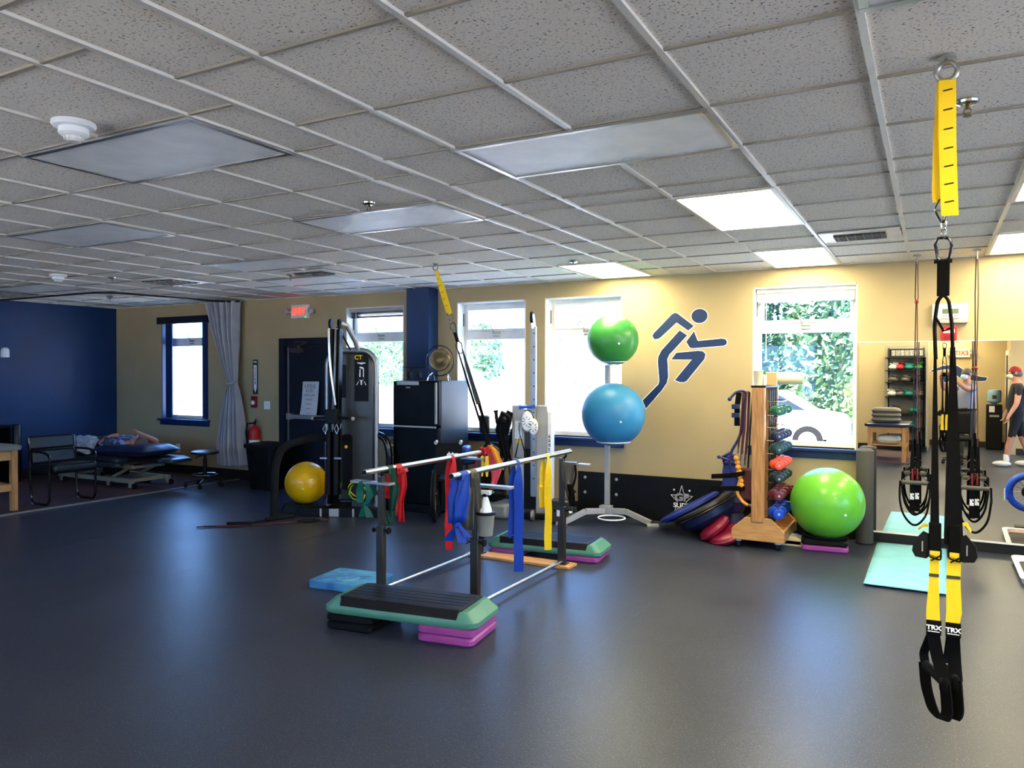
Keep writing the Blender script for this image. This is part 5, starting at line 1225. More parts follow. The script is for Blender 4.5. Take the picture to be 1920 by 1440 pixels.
# ------------------------------------------------------------------ parallel bars
r = T('parallel_bars', 'steel parallel bars on four dark telescoping posts in mid floor', 'parallel bars', (-3.08, 5.1, 0))
k = dict(parent=r, world=True)
XR, XL, YN, YF = -2.70, -3.50, 4.42, 5.80
for x, z, y0, y1 in ((-2.665, .955, 4.07, 5.88), (-3.49, .91, 4.22, 5.92)):
    o = B(MB().cyl((x, y0, z), (x, y1, z), .0195, seg=24), 'hand_rail', 'steel', **k)
    for y in (y0, y1): B(MB().cyl((x, y-.004, z), (x, y+.004, z), .0165, seg=20), 'end_plug', 'black', o, True)
for x, bx, bz in ((XR, -2.665, .955), (XL, -3.49, .91)):
    for y in (YN, YF):
        o = B(MB().box2((x-.03, y-.022, .03), (x+.03, y+.022, .50)), 'post', 'dark_metal', bevel=.003, **k)
        B(MB().box2((x-.021, y-.016, .48), (x+.021, y+.016, bz-.05)), 'inner_post', 'gunmetal', o, True, bevel=.002)
        B(MB().tube([(x, y, bz-.06), (bx, y, bz-.035), (bx, y, bz-.015)], .010, 8), 'saddle', 'black', o, True)
        g = MB(); g.cyl((x+.03, y, .47), (x+.065, y, .47), .008, seg=10); g.lathe([(.022, 0), (.026, .008), (.022, .018)], M4=Matrix.Translation((x+.06, y, .47)) @ Matrix.Rotation(PI/2, 4, 'Y'), seg=16)
        g.cyl((x-.03, y, .465), (x-.06, y, .465), .006, seg=10); g.lathe([(.006, 0), (.018, .008), (.016, .016)], M4=Matrix.Translation((x-.055, y, .465)) @ Matrix.Rotation(-PI/2, 4, 'Y'), seg=12)
        B(g, 'knob', 'black', o, True)
        B(MB().box2((x-.05, y-.04, .022), (x+.05, y+.04, .032)), 'foot_plate', 'dark_metal', o, True)
    B(MB().cyl((x+.01, YN, .045), (x+.01, YF, .045), .014, seg=12), 'floor_rail', 'steel', **k)
B(MB().box2((-2.735, YF-.026, .42), (-2.71, YF-.021, .47)), 'serial_label', 'white', **k)
for (x0, x1, y, z) in ((-3.76, -3.40, 4.42, .80), (-2.70, -2.42, 4.42, .845), (-3.68, -3.46, 5.8, .845), (-2.68, -2.45, 5.8, .85)):
    B(MB().box2((x0, y-.035, z), (x1, y+.035, z+.018)), 'side_arm', 'silver_paint', bevel=.003, **k)
for y in (YN, YF): B(MB().box2((-3.60, y-.085, 0.0), (-2.60, y+.085, .022)), 'base_board', 'oak_x', bevel=.003, **k)

# ------------------------------------------------------------------ steps
def aerobic_step(c, rz, label):
    r = T('aerobic_step', label, 'aerobic step', c, rz)
    g = loft(MB(), [[Vector((x, y, z)) for x, y in rrect(1.05-2*i, .41-2*j, rad)] for z, i, j, rad in ((0, .012, .008, .06), (.012, 0, 0, .06), (.04, .0, .0, .06), (.088, .055, .028, .04), (.096, .066, .036, .035))])
    B(g, 'platform', 'step_green', r)
    g = MB(); 
    B(loft(MB(), [[Vector((x, y, z)) for x, y in rrect(L, w_, rad)] for z, L, w_, rad in ((.052, .84, .396, .02), (.088, .84, .356, .02), (.102, .84, .338, .02), (.104, .83, .326, .02))]), 'grip_mat', 'step_black', r)
    for y in (-.085, -.03, .03, .085): B(MB().box((0, y, .1045), (.80, .004, .002)), 'groove', 'black', r)
    return r
aerobic_step((-2.87, 3.93, .102), math.radians(8), 'nearest green aerobic step with black top on two stacks of risers')
dxy = lambda a, b, t=math.radians(8), c=(-2.87, 3.93): (c[0]+a*math.cos(t)-b*math.sin(t), c[1]+a*math.sin(t)+b*math.cos(t))
for j in range(2):
    p = dxy(.322, 0); riser('step_riser', 'purple riser, %s of the two under the nearest green step' % ('lower', 'upper')[j], (p[0], p[1], .051*j), math.radians(8), 'purple', .365)
    p = dxy(-.34, 0); riser('step_riser', 'black riser, %s of the two under the nearest green step' % ('lower', 'upper')[j], (p[0], p[1], .051*j), math.radians(8), 'black')
aerobic_step((-2.99, 6.16, .051), math.radians(6), 'far green aerobic step with black top behind the parallel bars')
for s, nm in ((.34, 'right'), (-.34, 'left')):
    p = dxy(s, 0, math.radians(6), (-2.99, 6.16)); riser('step_riser', 'purple riser under the %s end of the far green step' % nm, (p[0], p[1], 0), math.radians(6), 'purple')
r = T('balance_pad', 'blue foam balance pad on the floor behind the nearest green step', 'foam pad', (-3.86, 4.52, 0), math.radians(6))
B(loft(MB(), [[Vector((x, y, z)) for x, y in rrect(.50-2*i, .40-2*i, .02)] for z, i in ((0, .006), (.006, 0), (.056, 0), (.06, .004))]), 'foam_block', 'foam_blue', r)
g = MB(); rnd = random.Random(4)
for t in range(16):
    a = rnd.uniform(0, 6.3); x, y = rnd.uniform(-.16, .16), rnd.uniform(-.12, .12)
    g.tube([(x+.05*math.cos(a+q*.5)*(1+.2*q), y+.03*math.sin(a+q*.7), .0605) for q in range(5)], .0016, 5)
B(g, 'printed_swirls', 'mat_blue', r)
# yoga mat
r = T('yoga_mat', 'light blue exercise mat on the floor in front of the mirror', 'mat', (-.17, 7.2, 0))
def ym(z0):
    g = MB(); g.grid(lambda u, v: Vector((-.45+.57*u-.02*v*0, 6.38+1.66*v, .006+.004*math.sin(v*7+u*2)+(.012*(1-v*8)**2 if v < .125 else 0)*(1-u)*.8)), 10, 40); return g
o = B(ym(0), 'mat_body', 'mat_blue', r, True, fix=False, ang=180); md = o.modifiers.new('t', 'SOLIDIFY'); md.thickness = .006; md.offset = 1

# ------------------------------------------------------------------ exercise bands
def band(label, parts, cat='exercise band'):
    p0 = parts[0][1][len(parts[0][1])//2]
    r = T('exercise_band', label, cat, (parts[0][1][-1][0], parts[0][1][-1][1], parts[0][1][-1][2]))
    for i, (m, pts, w, wd) in enumerate(parts):
        o = B(MB().ribbon(roundpath(pts, .03, 4), w, wd, .0016), 'strip', m, r, True, ang=60)
    return r
def drape(x, y, z, r_, zl, zr, dx=0, dy=0.0, side=(1, 0, 0)):   # over a bar that runs along Y
    return [(x-r_-.004-dx, y-dy, zl), (x-r_-.003, y, z-.03), (x-r_-.002, y, z), (x-r_*.7, y, z+r_*.8), (x, y, z+r_+.003), (x+r_*.7, y, z+r_*.8), (x+r_+.002, y, z), (x+r_+.003, y, z-.03), (x+r_+.004+dx, y+dy, zr)]
Yv = (0, 1, 0)
def wob(pts, a=.01, n=6, ph=0):     # add waviness to the two hanging ends
    P = [Vector(p) for p in pts]; o = []
    def seg(p, q):
        return [p.lerp(q, t/n)+Vector((math.sin(t*1.9+ph)*a, math.cos(t*1.3+ph)*a, 0)) for t in range(n)]
    o += seg(P[0], P[1]); o += P[1:-2]; o += [p for p in seg(P[-2], P[-1])]+[P[-1]]
    return o
RB = (-2.665, .955, .0195); LB = (-3.49, .91, .0195)
def loopband(label, m, bar, y, w, zl, zr, a=.008, ph=0, extra=None):
    x, z, q = bar; pts = wob(drape(x, y, z, q, zl, zr), a, 7, ph)
    L = [(m, pts, w, Yv)]+(extra or [])
    r = T('exercise_band', label, 'exercise band', (x, y, min(zl, zr)))
    for (mm, pp, ww, dd) in L:
        Q = roundpath(pp, .02, 3); D = []
        for p in Q:
            t = max(0, min(1, (z-.02-p[2])/.12)); D.append(Vector((.83*t, 1-.42*t, 0)))
        B(MB().ribbon(Q, [ww*(.8+.35*max(0, min(1, (z-.02-p[2])/.15))+.03*math.sin(p[2]*23+ph)) for p in Q], D, .0016), 'strip', mm, r, True, ang=60)
    return r
def knot(r, c, m, s=.025):
    g = MB(); g.sph(c, (s, s*.9, s*.7), 12, 8); g.tube([(c[0]-s, c[1], c[2]), (c[0], c[1]+s, c[2]+s*.4), (c[0]+s, c[1], c[2]), (c[0], c[1]-s, c[2]-s*.4)], s*.4, 8, closed=True); B(g, 'knot', m, r, True)
def tails(r, c, m, L=.08, w=.04, n=2, dirs=((-.03, 0), (.04, 0))):
    for j in range(n): B(MB().ribbon([c, (c[0]+dirs[j][0]*.6, c[1], c[2]-L*.5), (c[0]+dirs[j][0], c[1]+dirs[j][1], c[2]-L)], [w*.4, w*.9, w*1.1], (.75, .6, 0), .0016), 'tail', m, r, True)
V1 = (.85, .5, 0)
b_ = loopband('long red band hanging down from the middle of the left rail', 'band_red', LB, 5.33, .055, .14, .5, .004, 1); knot(b_, (-3.515, 5.33, .24), 'band_red', .02)
b_ = loopband('long smooth blue band hanging lowest from the right rail', 'band_blue', RB, 4.93, .06, .40, .16, .004, 2); knot(b_, (-2.70, 4.93, .42), 'band_blue', .022)
b_ = loopband('yellow band hanging from the far part of the right rail', 'band_yellow', RB, 5.42, .05, .55, .22, .003, 0); knot(b_, (-2.70, 5.40, .72), 'band_yellow', .018)
def hang(r, m, pts, w, fold=0.0, d=(.85, .52, 0)):
    Q = roundpath(pts, .05, 3); n = len(Q); D = Vector(d).normalized(); nn = Vector((-D.y, D.x, 0))
    ws = w if isinstance(w, (list, tuple)) else [w]*len(pts)
    g = MB()
    def fn(u, v):
        t = v*(n-1); i0 = min(int(t), n-2); p = Q[i0].lerp(Q[i0+1], t-i0)
        tt = v*(len(ws)-1); k0 = min(int(tt), len(ws)-2); ww = ws[k0]+(ws[k0+1]-ws[k0])*(tt-k0)
        return p+D*ww*(u-.5)+nn*fold*math.sin(u*9+v*3)*min(1, v*4)
    g.grid(fn, 12, max(10, 2*n)); o = B(g, 'strip', m, r, True, fix=False, ang=180); md = o.modifiers.new('t', 'SOLIDIFY'); md.thickness = .002; return o
x, z, q = RB
r = T('exercise_band', 'bunched blue band knotted near the front end of the right rail', 'exercise band', (x, 4.2, .6))
B(MB().ribbon(drape(x, 4.20, z, q, .92, .92), .085, Yv, .002), 'strip', 'band_blue', r, True, ang=60)
hang(r, 'band_blue', [(x-.025, 4.19, .95), (x-.03, 4.18, .80), (x-.03, 4.17, .64)], [.09, .12, .10], .008)
hang(r, 'band_blue', [(x+.022, 4.20, .95), (x+.02, 4.17, .80), (x+.01, 4.15, .66)], [.06, .10, .08], .008)
knot(r, (x-.02, 4.17, .63), 'band_blue', .026); tails(r, (x-.02, 4.16, .62), 'band_blue', .10, .06, 2, ((-.06, 0), (.05, 0))); tails(r, (x, 4.16, .63), 'band_blue', .07, .04, 1, ((.07, 0),))
r = T('exercise_band', 'dark grey band folded over the right rail beside the bunched blue one', 'exercise band', (x, 4.32, .6))
B(MB().ribbon(drape(x, 4.31, z, q, .92, .92), .075, Yv, .002), 'strip', 'band_grey', r, True, ang=60)
hang(r, 'band_grey', [(x+.024, 4.31, .95), (x+.035, 4.32, .80), (x+.05, 4.34, .66), (x+.045, 4.34, .60)], [.065, .06, .03, .015], .002)
hang(r, 'band_grey', [(x-.024, 4.31, .95), (x+.0, 4.28, .80), (x+.005, 4.27, .58)], [.065, .075, .07], .003)
x, z, q = LB
r = T('exercise_band', 'dark green band looped long over the front of the left rail', 'exercise band', (x, 4.50, .46))
B(MB().ribbon(drape(x, 4.50, z, q, .87, .87), .06, Yv, .002), 'strip', 'band_green', r, True, ang=60)
hang(r, 'band_green', [(x+.024, 4.50, .91), (x+.045, 4.51, .78), (x+.04, 4.5, .65), (x+.03, 4.5, .56)], [.045, .075, .05, .025], .006)
hang(r, 'band_green', [(x-.03, 4.49, .90), (x-.045, 4.47, .75), (x-.03, 4.47, .58), (x+.0, 4.48, .49), (x+.025, 4.49, .49), (x+.045, 4.5, .60)], [.035, .045, .045, .05, .04, .03], .003)
r = T('exercise_band', 'red band knotted around the front of the left rail', 'exercise band', (x, 4.60, .5))
B(MB().ribbon(drape(x, 4.60, z, q, .87, .87), .07, Yv, .002), 'strip', 'band_red', r, True, ang=60)
hang(r, 'band_red', [(x+.03, 4.60, .90), (x+.045, 4.61, .78), (x+.03, 4.60, .64), (x+.035, 4.60, .50)], [.07, .065, .04, .05], .006)
hang(r, 'band_red', [(x-.03, 4.56, .88), (x-.06, 4.53, .76), (x-.08, 4.52, .70), (x-.01, 4.55, .68)], [.05, .10, .11, .05], .004)
hang(r, 'band_red', [(x+.0, 4.56, .70), (x+.02, 4.57, .62), (x+.02, 4.57, .55)], [.06, .05, .03], .003)
knot(r, (x+.03, 4.60, .88), 'band_red', .032); knot(r, (x+.055, 4.62, .885), 'band_pink', .022)
r = T('exercise_band', 'bright red band bunched around the far end of the left rail', 'exercise band', (x, 5.84, .45))
B(MB().tube([(x+.03*math.cos(t*PI/8), 5.83+.01*math.sin(t*2), z+.032*math.sin(t*PI/8)) for t in range(16)], .014, 8, closed=True), 'wrap', 'band_red', r, True)
hang(r, 'band_red', [(x-.02, 5.84, .90), (x-.05, 5.82, .75), (x-.04, 5.82, .58), (x-.05, 5.82, .44)], [.05, .10, .08, .04], .008)
hang(r, 'band_pink', [(x+.04, 5.88, .93), (x+.10, 5.90, .84), (x+.10, 5.90, .70), (x+.07, 5.88, .58)], [.08, .13, .08, .04], .008)
knot(r, (x+.03, 5.86, .93), 'band_red', .035)
r = T('exercise_band', 'amber band end sticking out of the red bundle on the left rail', 'exercise band', (x+.1, 5.88, .78))
hang(r, 'band_amber', [(x+.05, 5.87, .97), (x+.10, 5.87, .93), (x+.16, 5.87, .80), (x+.17, 5.87, .76)], [.04, .06, .05, .05], .004); knot(r, (x+.07, 5.86, .965), 'band_amber', .016)
# teal band on the near left side arm
r = T('exercise_band', 'teal band tied on the flat side arm left of the parallel bars', 'exercise band', (-3.64, 4.40, .58))
B(MB().ribbon(roundpath([(-3.66, 4.382, .66), (-3.67, 4.382, .75), (-3.64, 4.382, .822), (-3.62, 4.42, .823), (-3.60, 4.46, .80), (-3.61, 4.46, .7)], .02, 3), .05, V1, .002), 'strip', 'band_teal', r, True, ang=60)
B(MB().ribbon([(-3.60, 4.38, .80), (-3.57, 4.38, .72), (-3.60, 4.38, .66)], [.03, .05, .03], V1, .002), 'strip', 'band_teal', r, True); knot(r, (-3.62, 4.38, .66), 'band_teal', .02); tails(r, (-3.62, 4.38, .65), 'band_teal', .09, .05, 2, ((-.02, 0), (.05, 0)))
# dark straps on far right side arm
r = T('exercise_band', 'dark grey straps draped over the far right side arm of the bars', 'exercise band', (-2.62, 5.8, .45))
B(MB().ribbon([(-2.62, 5.76, .86), (-2.62, 5.765, .873), (-2.62, 5.8, .876), (-2.62, 5.838, .873), (-2.62, 5.845, .84)], .12, (1, 0, 0), .003), 'strip', 'band_grey', r, True)
hang(r, 'band_grey', [(-2.62, 5.752, .872), (-2.63, 5.745, .76), (-2.60, 5.745, .62), (-2.57, 5.745, .48)], [.12, .10, .07, .055], .006, (1, .2, 0))
hang(r, 'black_web', [(-2.60, 5.74, .70), (-2.585, 5.738, .60), (-2.57, 5.738, .52)], [.05, .06, .05], .004, (1, .2, 0))
B(MB().tube(roundpath([(-2.56, 5.75, .86), (-2.55, 5.75, .78), (-2.57, 5.75, .70), (-2.60, 5.75, .64)], .03, 4), .01, 8), 'cord', 'black_web', r, True); knot(r, (-2.58, 5.75, .64), 'black_web', .022); knot(r, (-2.60, 5.75, .47), 'white', .014)
# spray bottle in a grey holder on the near right post
r = T('bottle_holder', 'grey plastic cup holder clamped to the near right post', 'holder', (-2.60, 4.39, .5))
B(MB().lathe([(.042, 0), (.048, .004), (.062, .145), (.065, .15), (.057, .15), (.044, .01)], (-2.595, 4.375, .53)), 'cup', 'grey_plastic', r, True); B(MB().lathe([(.0645, .142), (.068, .146), (.068, .158), (.062, .16)], (-2.595, 4.375, .53)), 'rim', 'black', r, True)
B(MB().box2((-2.668, 4.39, .50), (-2.658, 4.42, .86)), 'bracket', 'silver_paint', r, True, bevel=.002); B(MB().box2((-2.665, 4.395, .50), (-2.63, 4.43, .54)), 'clamp', 'black', r, True)
r = T('spray_bottle', 'white spray bottle standing in the grey holder on the post', 'spray bottle', (-2.595, 4.375, .545))
B(MB().lathe([(.04, 0), (.046, .01), (.046, .13), (.042, .16), (.02, .235), (.014, .25)], (-2.595, 4.375, .545)), 'bottle_body', 'white', r, True)
g = MB(); g.box((-2.593, 4.375, .818), (.075, .024, .03)); g.box((-2.565, 4.38, .823), (.035, .02, .022)); g.tube([(-2.62, 4.373, .825), (-2.64, 4.37, .812), (-2.645, 4.37, .785)], .010, 8); B(g, 'spray_head', 'white', r, True, bevel=.006); B(MB().cyl((-2.595, 4.375, .79), (-2.595, 4.375, .81), .016), 'collar', 'black', r, True); B(MB().cyl((-2.55, 4.38, .823), (-2.535, 4.382, .823), .007, seg=8), 'nozzle', 'silver_paint', r, True)

# ------------------------------------------------------------------ suspension trainers
def eyebolt(r, c, R_, m='silver_paint', th=.009, ax=(1, 0, 0)):
    B(MB().tube([Vector(c)+Vector(ax)*R_*math.cos(t*PI/16)+Vector((0, 0, R_*math.sin(t*PI/16))) for t in range(32)], th, 12, closed=True), 'eye_bolt', m, r, True)
    B(MB().cyl((c[0], c[1], c[2]+R_), (c[0], c[1], HC+.005), th*.9, seg=10).cyl((c[0], c[1], HC-.004), (c[0], c[1], HC+.001), .03, seg=20), 'bolt_shank', m, r, True)
r = T('suspension_trainer', 'black and yellow suspension trainer hanging in the foreground from a ceiling eye bolt', 'suspension trainer', (.035, 3.0, .43))
k = dict(parent=r, world=True); yt = 3.0
fx = Vector((math.cos(-.03), 0, 0))
eyebolt(r, (.032, yt, 2.632), .031, 'silver_paint', .0085)
S1 = [(.030, yt+.012, 2.615), (.034, yt-.012, 2.60), (.036, yt-.016, 2.4), (.044, yt-.014, 2.17), (.046, yt-.004, 2.145)]
S2 = [(.026, yt+.012, 2.615), (.016, yt+.014, 2.4), (.014, yt+.012, 2.22), (.018, yt+.01, 2.195)]
o = B(MB().ribbon(S1, .052, (1, .12, 0), .003), 'anchor_strap', 'yellow_web', **k)
g = MB()
for z in (2.565, 2.50, 2.435, 2.37, 2.31, 2.25, 2.19): g.box((.035+.009*(2.6-z)/.45, yt-.0185, z), (.028, .002, .004), M4=Matrix.Rotation(-.12, 4, 'Y'))
B(g, 'stitching', 'black', o, True)
B(MB().ribbon(S2, .045, (1, .12, 0), .003), 'anchor_strap', 'yellow_web', **k)
B(MB().tube(roundpath([(.015, yt+.01, 2.205), (.00, yt+.01, 2.17), (.022, yt, 2.12), (.034, yt, 2.135), (.035, yt+.005, 2.19)], .012, 4), .0035, 8, closed=True), 'small_carabiner', 'black_gloss', **k)
g = MB()
for z in (2.118, 2.088): g.tube([(.028+.007*math.cos(t*PI/6), yt+(.0 if z > 2.1 else .004)*math.cos(t), z+.019*math.sin(t*PI/6)) for t in range(12)], .0028, 6, closed=True)
B(g, 'chain_link', 'chrome', **k)
B(MB().tube(roundpath([(.012, yt, 2.072), (.043, yt, 2.072), (.053, yt, 2.05), (.045, yt, 1.995), (.013, yt, 1.995), (.003, yt, 2.05)], .014, 4), .0052, 10, closed=True), 'carabiner', 'black_gloss', **k)
B(MB().cyl((.0, yt, 1.993), (.054, yt, 1.993), .007, seg=10), 'swivel_bar', 'black', **k)
B(MB().box2((.009, yt-.01, 1.875), (.047, yt+.01, 1.995)), 'strap_block', 'black_web', bevel=.003, **k)
# equalizer loop and the two long straps
B(MB().ribbon(roundpath([(.008, yt, 1.66), (.003, yt, 1.78), (.012, yt, 1.86), (.028, yt, 1.88), (.045, yt, 1.86), (.055, yt, 1.78), (.060, yt, 1.64)], .03, 5), .022, (.25, 1, 0), .007), 'equalizer_loop', 'black_web', **k)
B(MB().tube([(.008, yt-.01, 1.80), (.03, yt-.02, 1.755), (.052, yt-.01, 1.765)], .0045, 8), 'locking_strap', 'black_web', **k)
for (xa, xb, w) in ((.006, .010, .020), (.058, .066, .040)):
    B(MB().ribbon([(xa, yt, 1.70), ((xa+xb)/2, yt, 1.4), (xb, yt, 1.03)], [w*.38, w*.9, w*1.45], (1, .1, 0), .005), 'main_strap', 'black_web', **k)
for s, x in ((-1, .011), (1, .069)):
    B(MB().box2((x-.019, yt-.012, 1.005), (x+.019, yt+.012, 1.10)), 'strap_sleeve', 'black_web', bevel=.004, **k)
    A = frame_mat((x+s*.015, yt-.004+.0, 1.03), (s*.92, -.25, 0), (0, 0, 1))
    B(MB().prism([(0, .03), (.02, .04), (.05, .005), (.055, -.03), (.045, -.05), (.01, -.055), (0, -.045)], A, .006), 'cam_flap', 'black_rubber', bevel=.002, **k)
    B(MB().prism([(.022, .005), (.026, .005), (.026, -.03), (.022, -.03)], A @ Matrix.Translation((0, 0, .0065 if s > 0 else -.002)), .0015), 'flap_slot', 'silver_light', **k)
    B(MB().tube(roundpath([(x-.018, yt-.012, 1.01), (x-.018, yt-.012, .985), (x+.018, yt-.014, .975), (x+.018, yt-.012, 1.01)], .008, 3), .003, 6).tube([(x+.018, yt-.015, .992), (x-.012, yt-.016, .972)], .003, 6), 'adjustment_buckle', 'black_gloss', **k)
    B(MB().ribbon([(x-.014, yt-.008, 1.0), (x+.014, yt-.008, .995)], .018, (0, 0, 1), .003), 'tab', 'yellow_web', **k)
    B(MB().ribbon([(x, yt+.004, .995), (x-.002, yt, .90), (x-.004 if s < 0 else x+.001, yt, .80), (x-.003, yt, .765)], [.028 if s < 0 else .040, .030 if s < 0 else .042, .040 if s < 0 else .046, .042], (1, .08, 0), .004), 'yellow_strap', 'yellow_web', **k)
    B(MB().ribbon([(x-.002, yt-.003, .925), (x-.002, yt-.003, .915)], .03 if s < 0 else .041, (1, .08, 0), .004), 'stitch_band', 'olive_web', **k)
    o = B(MB().box2((x-.024, yt-.009, .715), (x+.022, yt+.009, .765)), 'logo_cuff', 'black_web', bevel=.003, **k)
    text('TRX', .021, wallA(x-.001, .741, yt-.0095), 'white_print', 'lettering', o, world=True, bold=.0008, sx=1.1)
    B(MB().prism([(-.018, 0), (.018, 0), (.018, .0025), (-.018, .0025)], wallA(x-.001, .727, yt-.0095), .001), 'underline', 'white_print', o, True)
# yellow pull tabs seen behind
for (a, b) in (((-.01, yt+.02, 1.085), (-.038, yt+.03, 1.07)), ((.09, yt+.02, 1.10), (.118, yt+.03, 1.075))): B(MB().ribbon([a, ((a[0]+b[0])/2, a[1], a[2]), b], [.008, .014, .010], (.3, 0, 1), .004), 'pull_tab', 'yellow_web', **k)
# lower grips
for (x, xe, off) in ((.009, .045, 0), (.068, .078, .03)):
    B(MB().ribbon(roundpath([(x, yt, .715), (x+.012 if off == 0 else x+.004, yt-.005+off, .64), (xe, yt-.02+off, .565)], .03, 4), [.042, .042, .040, .038, .036, .036, .036, .036][:7] if False else .040, (1, .1, 0), .006), 'web_leg', 'black_web', **k)
    B(MB().ribbon(roundpath([(x-.006, yt+.01+off, .715), (x-.03 if off == 0 else x-.012, yt+.05+off, .63), (-.015 if off == 0 else x-.02, yt+.04+off, .60)], .02, 4), .03, (.8, .5, 0), .006), 'web_leg', 'black_web', **k)
    a = Vector((-.018 if off == 0 else .045, yt+.035+off, .600 if off == 0 else .585)); b = Vector((xe, yt-.022+off, .56 if off == 0 else .57))
    o = B(MB().tube([a, a.lerp(b, .06), a.lerp(b, .94), b], [.013, .0155, .0155, .013], 16), 'grip_handle', 'black_rubber', **k)
    B(MB().ribbon(roundpath([a, (a.x+.006, a.y-.01, .52), (a.x+.03, a.y-.03, .445), (xe-.004, yt-.03+off, .432), (xe+.008, yt-.026+off, .46), (xe+.004, yt-.022+off, .52), b], .035, 5), .040, (.75, -.6, .1), .007), 'foot_cradle', 'black_web', **k)
    B(MB().sph((xe, yt-.022+off, .55), (.018, .014, .032), 14, 10), 'cradle_joint', 'black_web', **k)
# second trainer tied to the bars
r = T('suspension_trainer', 'slanting suspension trainer tied from the ceiling to the far end of the left rail', 'suspension trainer', (-3.49, 5.95, .85))
k = dict(parent=r, world=True); a = Vector((-4.30, 6.28, 2.63)); b = Vector((-3.49, 5.96, .95))
L = lambda t: a.lerp(b, t)
eyebolt(r, (-4.30, 6.28, 2.645), .026, 'silver_paint', .007)
d = (b-a).normalized(); wv = Vector((.9, .35, .43)); 
B(MB().ribbon([L(.01)+Vector((0, .012, 0)), L(.10), L(.26)], [.03, .045, .05], wv, .003), 'anchor_strap', 'yellow_web', **k)
B(MB().ribbon([L(.01)+Vector((0, -.012, 0)), L(.10)+Vector((.03, 0, -.01)), L(.27)+Vector((.015, 0, 0))], [.02, .03, .035], wv, .003), 'anchor_strap', 'yellow_web', **k)
g = MB()
for t in (.06, .10, .14, .18, .22): g.bar(L(t)-wv*.012+Vector((.0, -.004, .0)), L(t)+wv*.012+Vector((0, -.004, 0)), .004, .004)
B(g, 'stitching', 'black', **k)['kind'] = 'stuff'
B(MB().tube([L(.265)+wv*.022, L(.30)+wv*.02, L(.32), L(.30)-wv*.02, L(.265)-wv*.022], .004, 8), 'small_carabiner', 'black_gloss', **k)
B(MB().tube([L(.325)+wv*.018, L(.345)+wv*.026, L(.38)+wv*.016, L(.38)-wv*.016, L(.345)-wv*.026, L(.325)-wv*.018], .005, 8, closed=True), 'carabiner', 'black_gloss', **k)
B(MB().bar(L(.38), L(.43), .03, .016), 'strap_block', 'black_web', **k)
B(MB().tube([L(.43)+wv*.01, L(.45)+wv*.028, L(.49)+wv*.02, L(.50), L(.49)-wv*.02, L(.45)-wv*.028, L(.43)-wv*.01], .005, 8, closed=True), 'equalizer_loop', 'black_web', **k)
B(MB().ribbon([L(.48)-wv*.022, L(.7)-wv*.02, L(.97)-wv*.018], [.012, .02, .018], wv, .004), 'main_strap', 'black_web', **k)
B(MB().ribbon([L(.48)+wv*.02, L(.6)+wv*.016, L(.74)+wv*.014, L(.78)+wv*.016], [.012, .035, .045, .045], wv, .005), 'main_strap', 'olive_web', **k)
B(MB().ribbon([L(.78)+wv*.02, L(.97)+wv*.016], [.03, .02], wv, .004), 'main_strap', 'black_web', **k)
B(MB().tube([(-3.49+.032*math.cos(t*PI/8), 5.90+.02*math.sin(t), .915+.034*math.sin(t*PI/8)) for t in range(16)], .012, 8, closed=True).bar(L(.96), (-3.49, 5.93, .90), .04, .03), 'wrap', 'black_web', **k)
for x in (-3.475, -3.425):
    o = B(MB().ribbon([(x, 5.80, .88), (x, 5.80, .80), (x, 5.80, .70)], [.025, .04, .016], (.9, .4, 0), .006), 'yellow_strap', 'yellow_web', **k)
    B(MB().bar((x, 5.80, .70), (x, 5.80, .58), .02, .012), 'lower_strap', 'black_web', o, True)

# ------------------------------------------------------------------ mirror, alarm devices
r = bpy.data.objects.new('trim_4', None); COL.objects.link(r); r['kind'] = 'structure'; r.location = (1.0, 8.12, 0)
r2 = T('wall_mirror', 'wide frameless wall mirror on the tan wall at the right', 'mirror', (1.4, 8.12, .09))
dl = math.radians(-.68); dx_ = Vector((math.cos(dl), math.sin(dl), 0))
def mpt(x, z): p = Vector((0, 8.12, 0))+dx_*x; return Vector((p.x, p.y, z))
B(MB().box((mpt(1.4, 0)+Vector((0, .003, 1.005))), (4.06, .006, 1.81), rz=dl), 'mirror_glass', 'mirror', r2, True, smooth=False)
g = MB(); g.box(mpt(1.4, .098)+Vector((0, .0, 0)), (4.07, .016, .014), rz=dl); B(g, 'bottom_channel', 'white_vinyl', r2, True)
B(MB().box(mpt(1.4, 1.912), (4.07, .010, .006), rz=dl), 'top_channel', 'white_vinyl', r2, True)
bpy.data.objects.remove(r)
r = T('alarm_panel', 'white and grey alarm panel with small screen high on the wall', 'alarm panel', (.13, YW, 2.16))
k = dict(parent=r, world=True)
B(MB().box2((-.01, YW-.05, 2.11), (.275, YW, 2.255)), 'housing', 'white_vinyl', bevel=.006, **k); B(MB().box2((-.01, YW-.052, 2.075), (.275, YW, 2.112)), 'lower_strip', 'silver_light', bevel=.004, **k)
o = B(MB().box2((.06, YW-.062, 2.12), (.21, YW-.045, 2.215)), 'display', 'white', bevel=.004, **k); B(MB().box2((.07, YW-.065, 2.16), (.20, YW-.06, 2.205)), 'screen', 'lcd', o, True)
g = MB()
for t in range(6): g.box((.08+.022*t, YW-.0635, 2.14), (.014, .004, .008))
B(g, 'buttons', 'lcd', o, True)
r = T('fire_pull', 'bright red fire alarm pull box below the alarm panel', 'fire alarm', (.125, YW, 1.97))
B(MB().box2((.062, YW-.045, 1.915), (.188, YW, 2.045)), 'housing', 'red', r, True, bevel=.006); B(MB().box2((.078, YW-.055, 1.985), (.172, YW-.044, 2.02)), 'pull_handle', 'white', r, True, bevel=.004); B(MB().box2((.085, YW-.05, 1.93), (.165, YW-.044, 1.965)), 'lower_plate', 'red_dark', r, True)
text('FIRE', .028, wallA(.125, 2.002, YW-.056), 'red_dark', 'lettering', r, world=True)
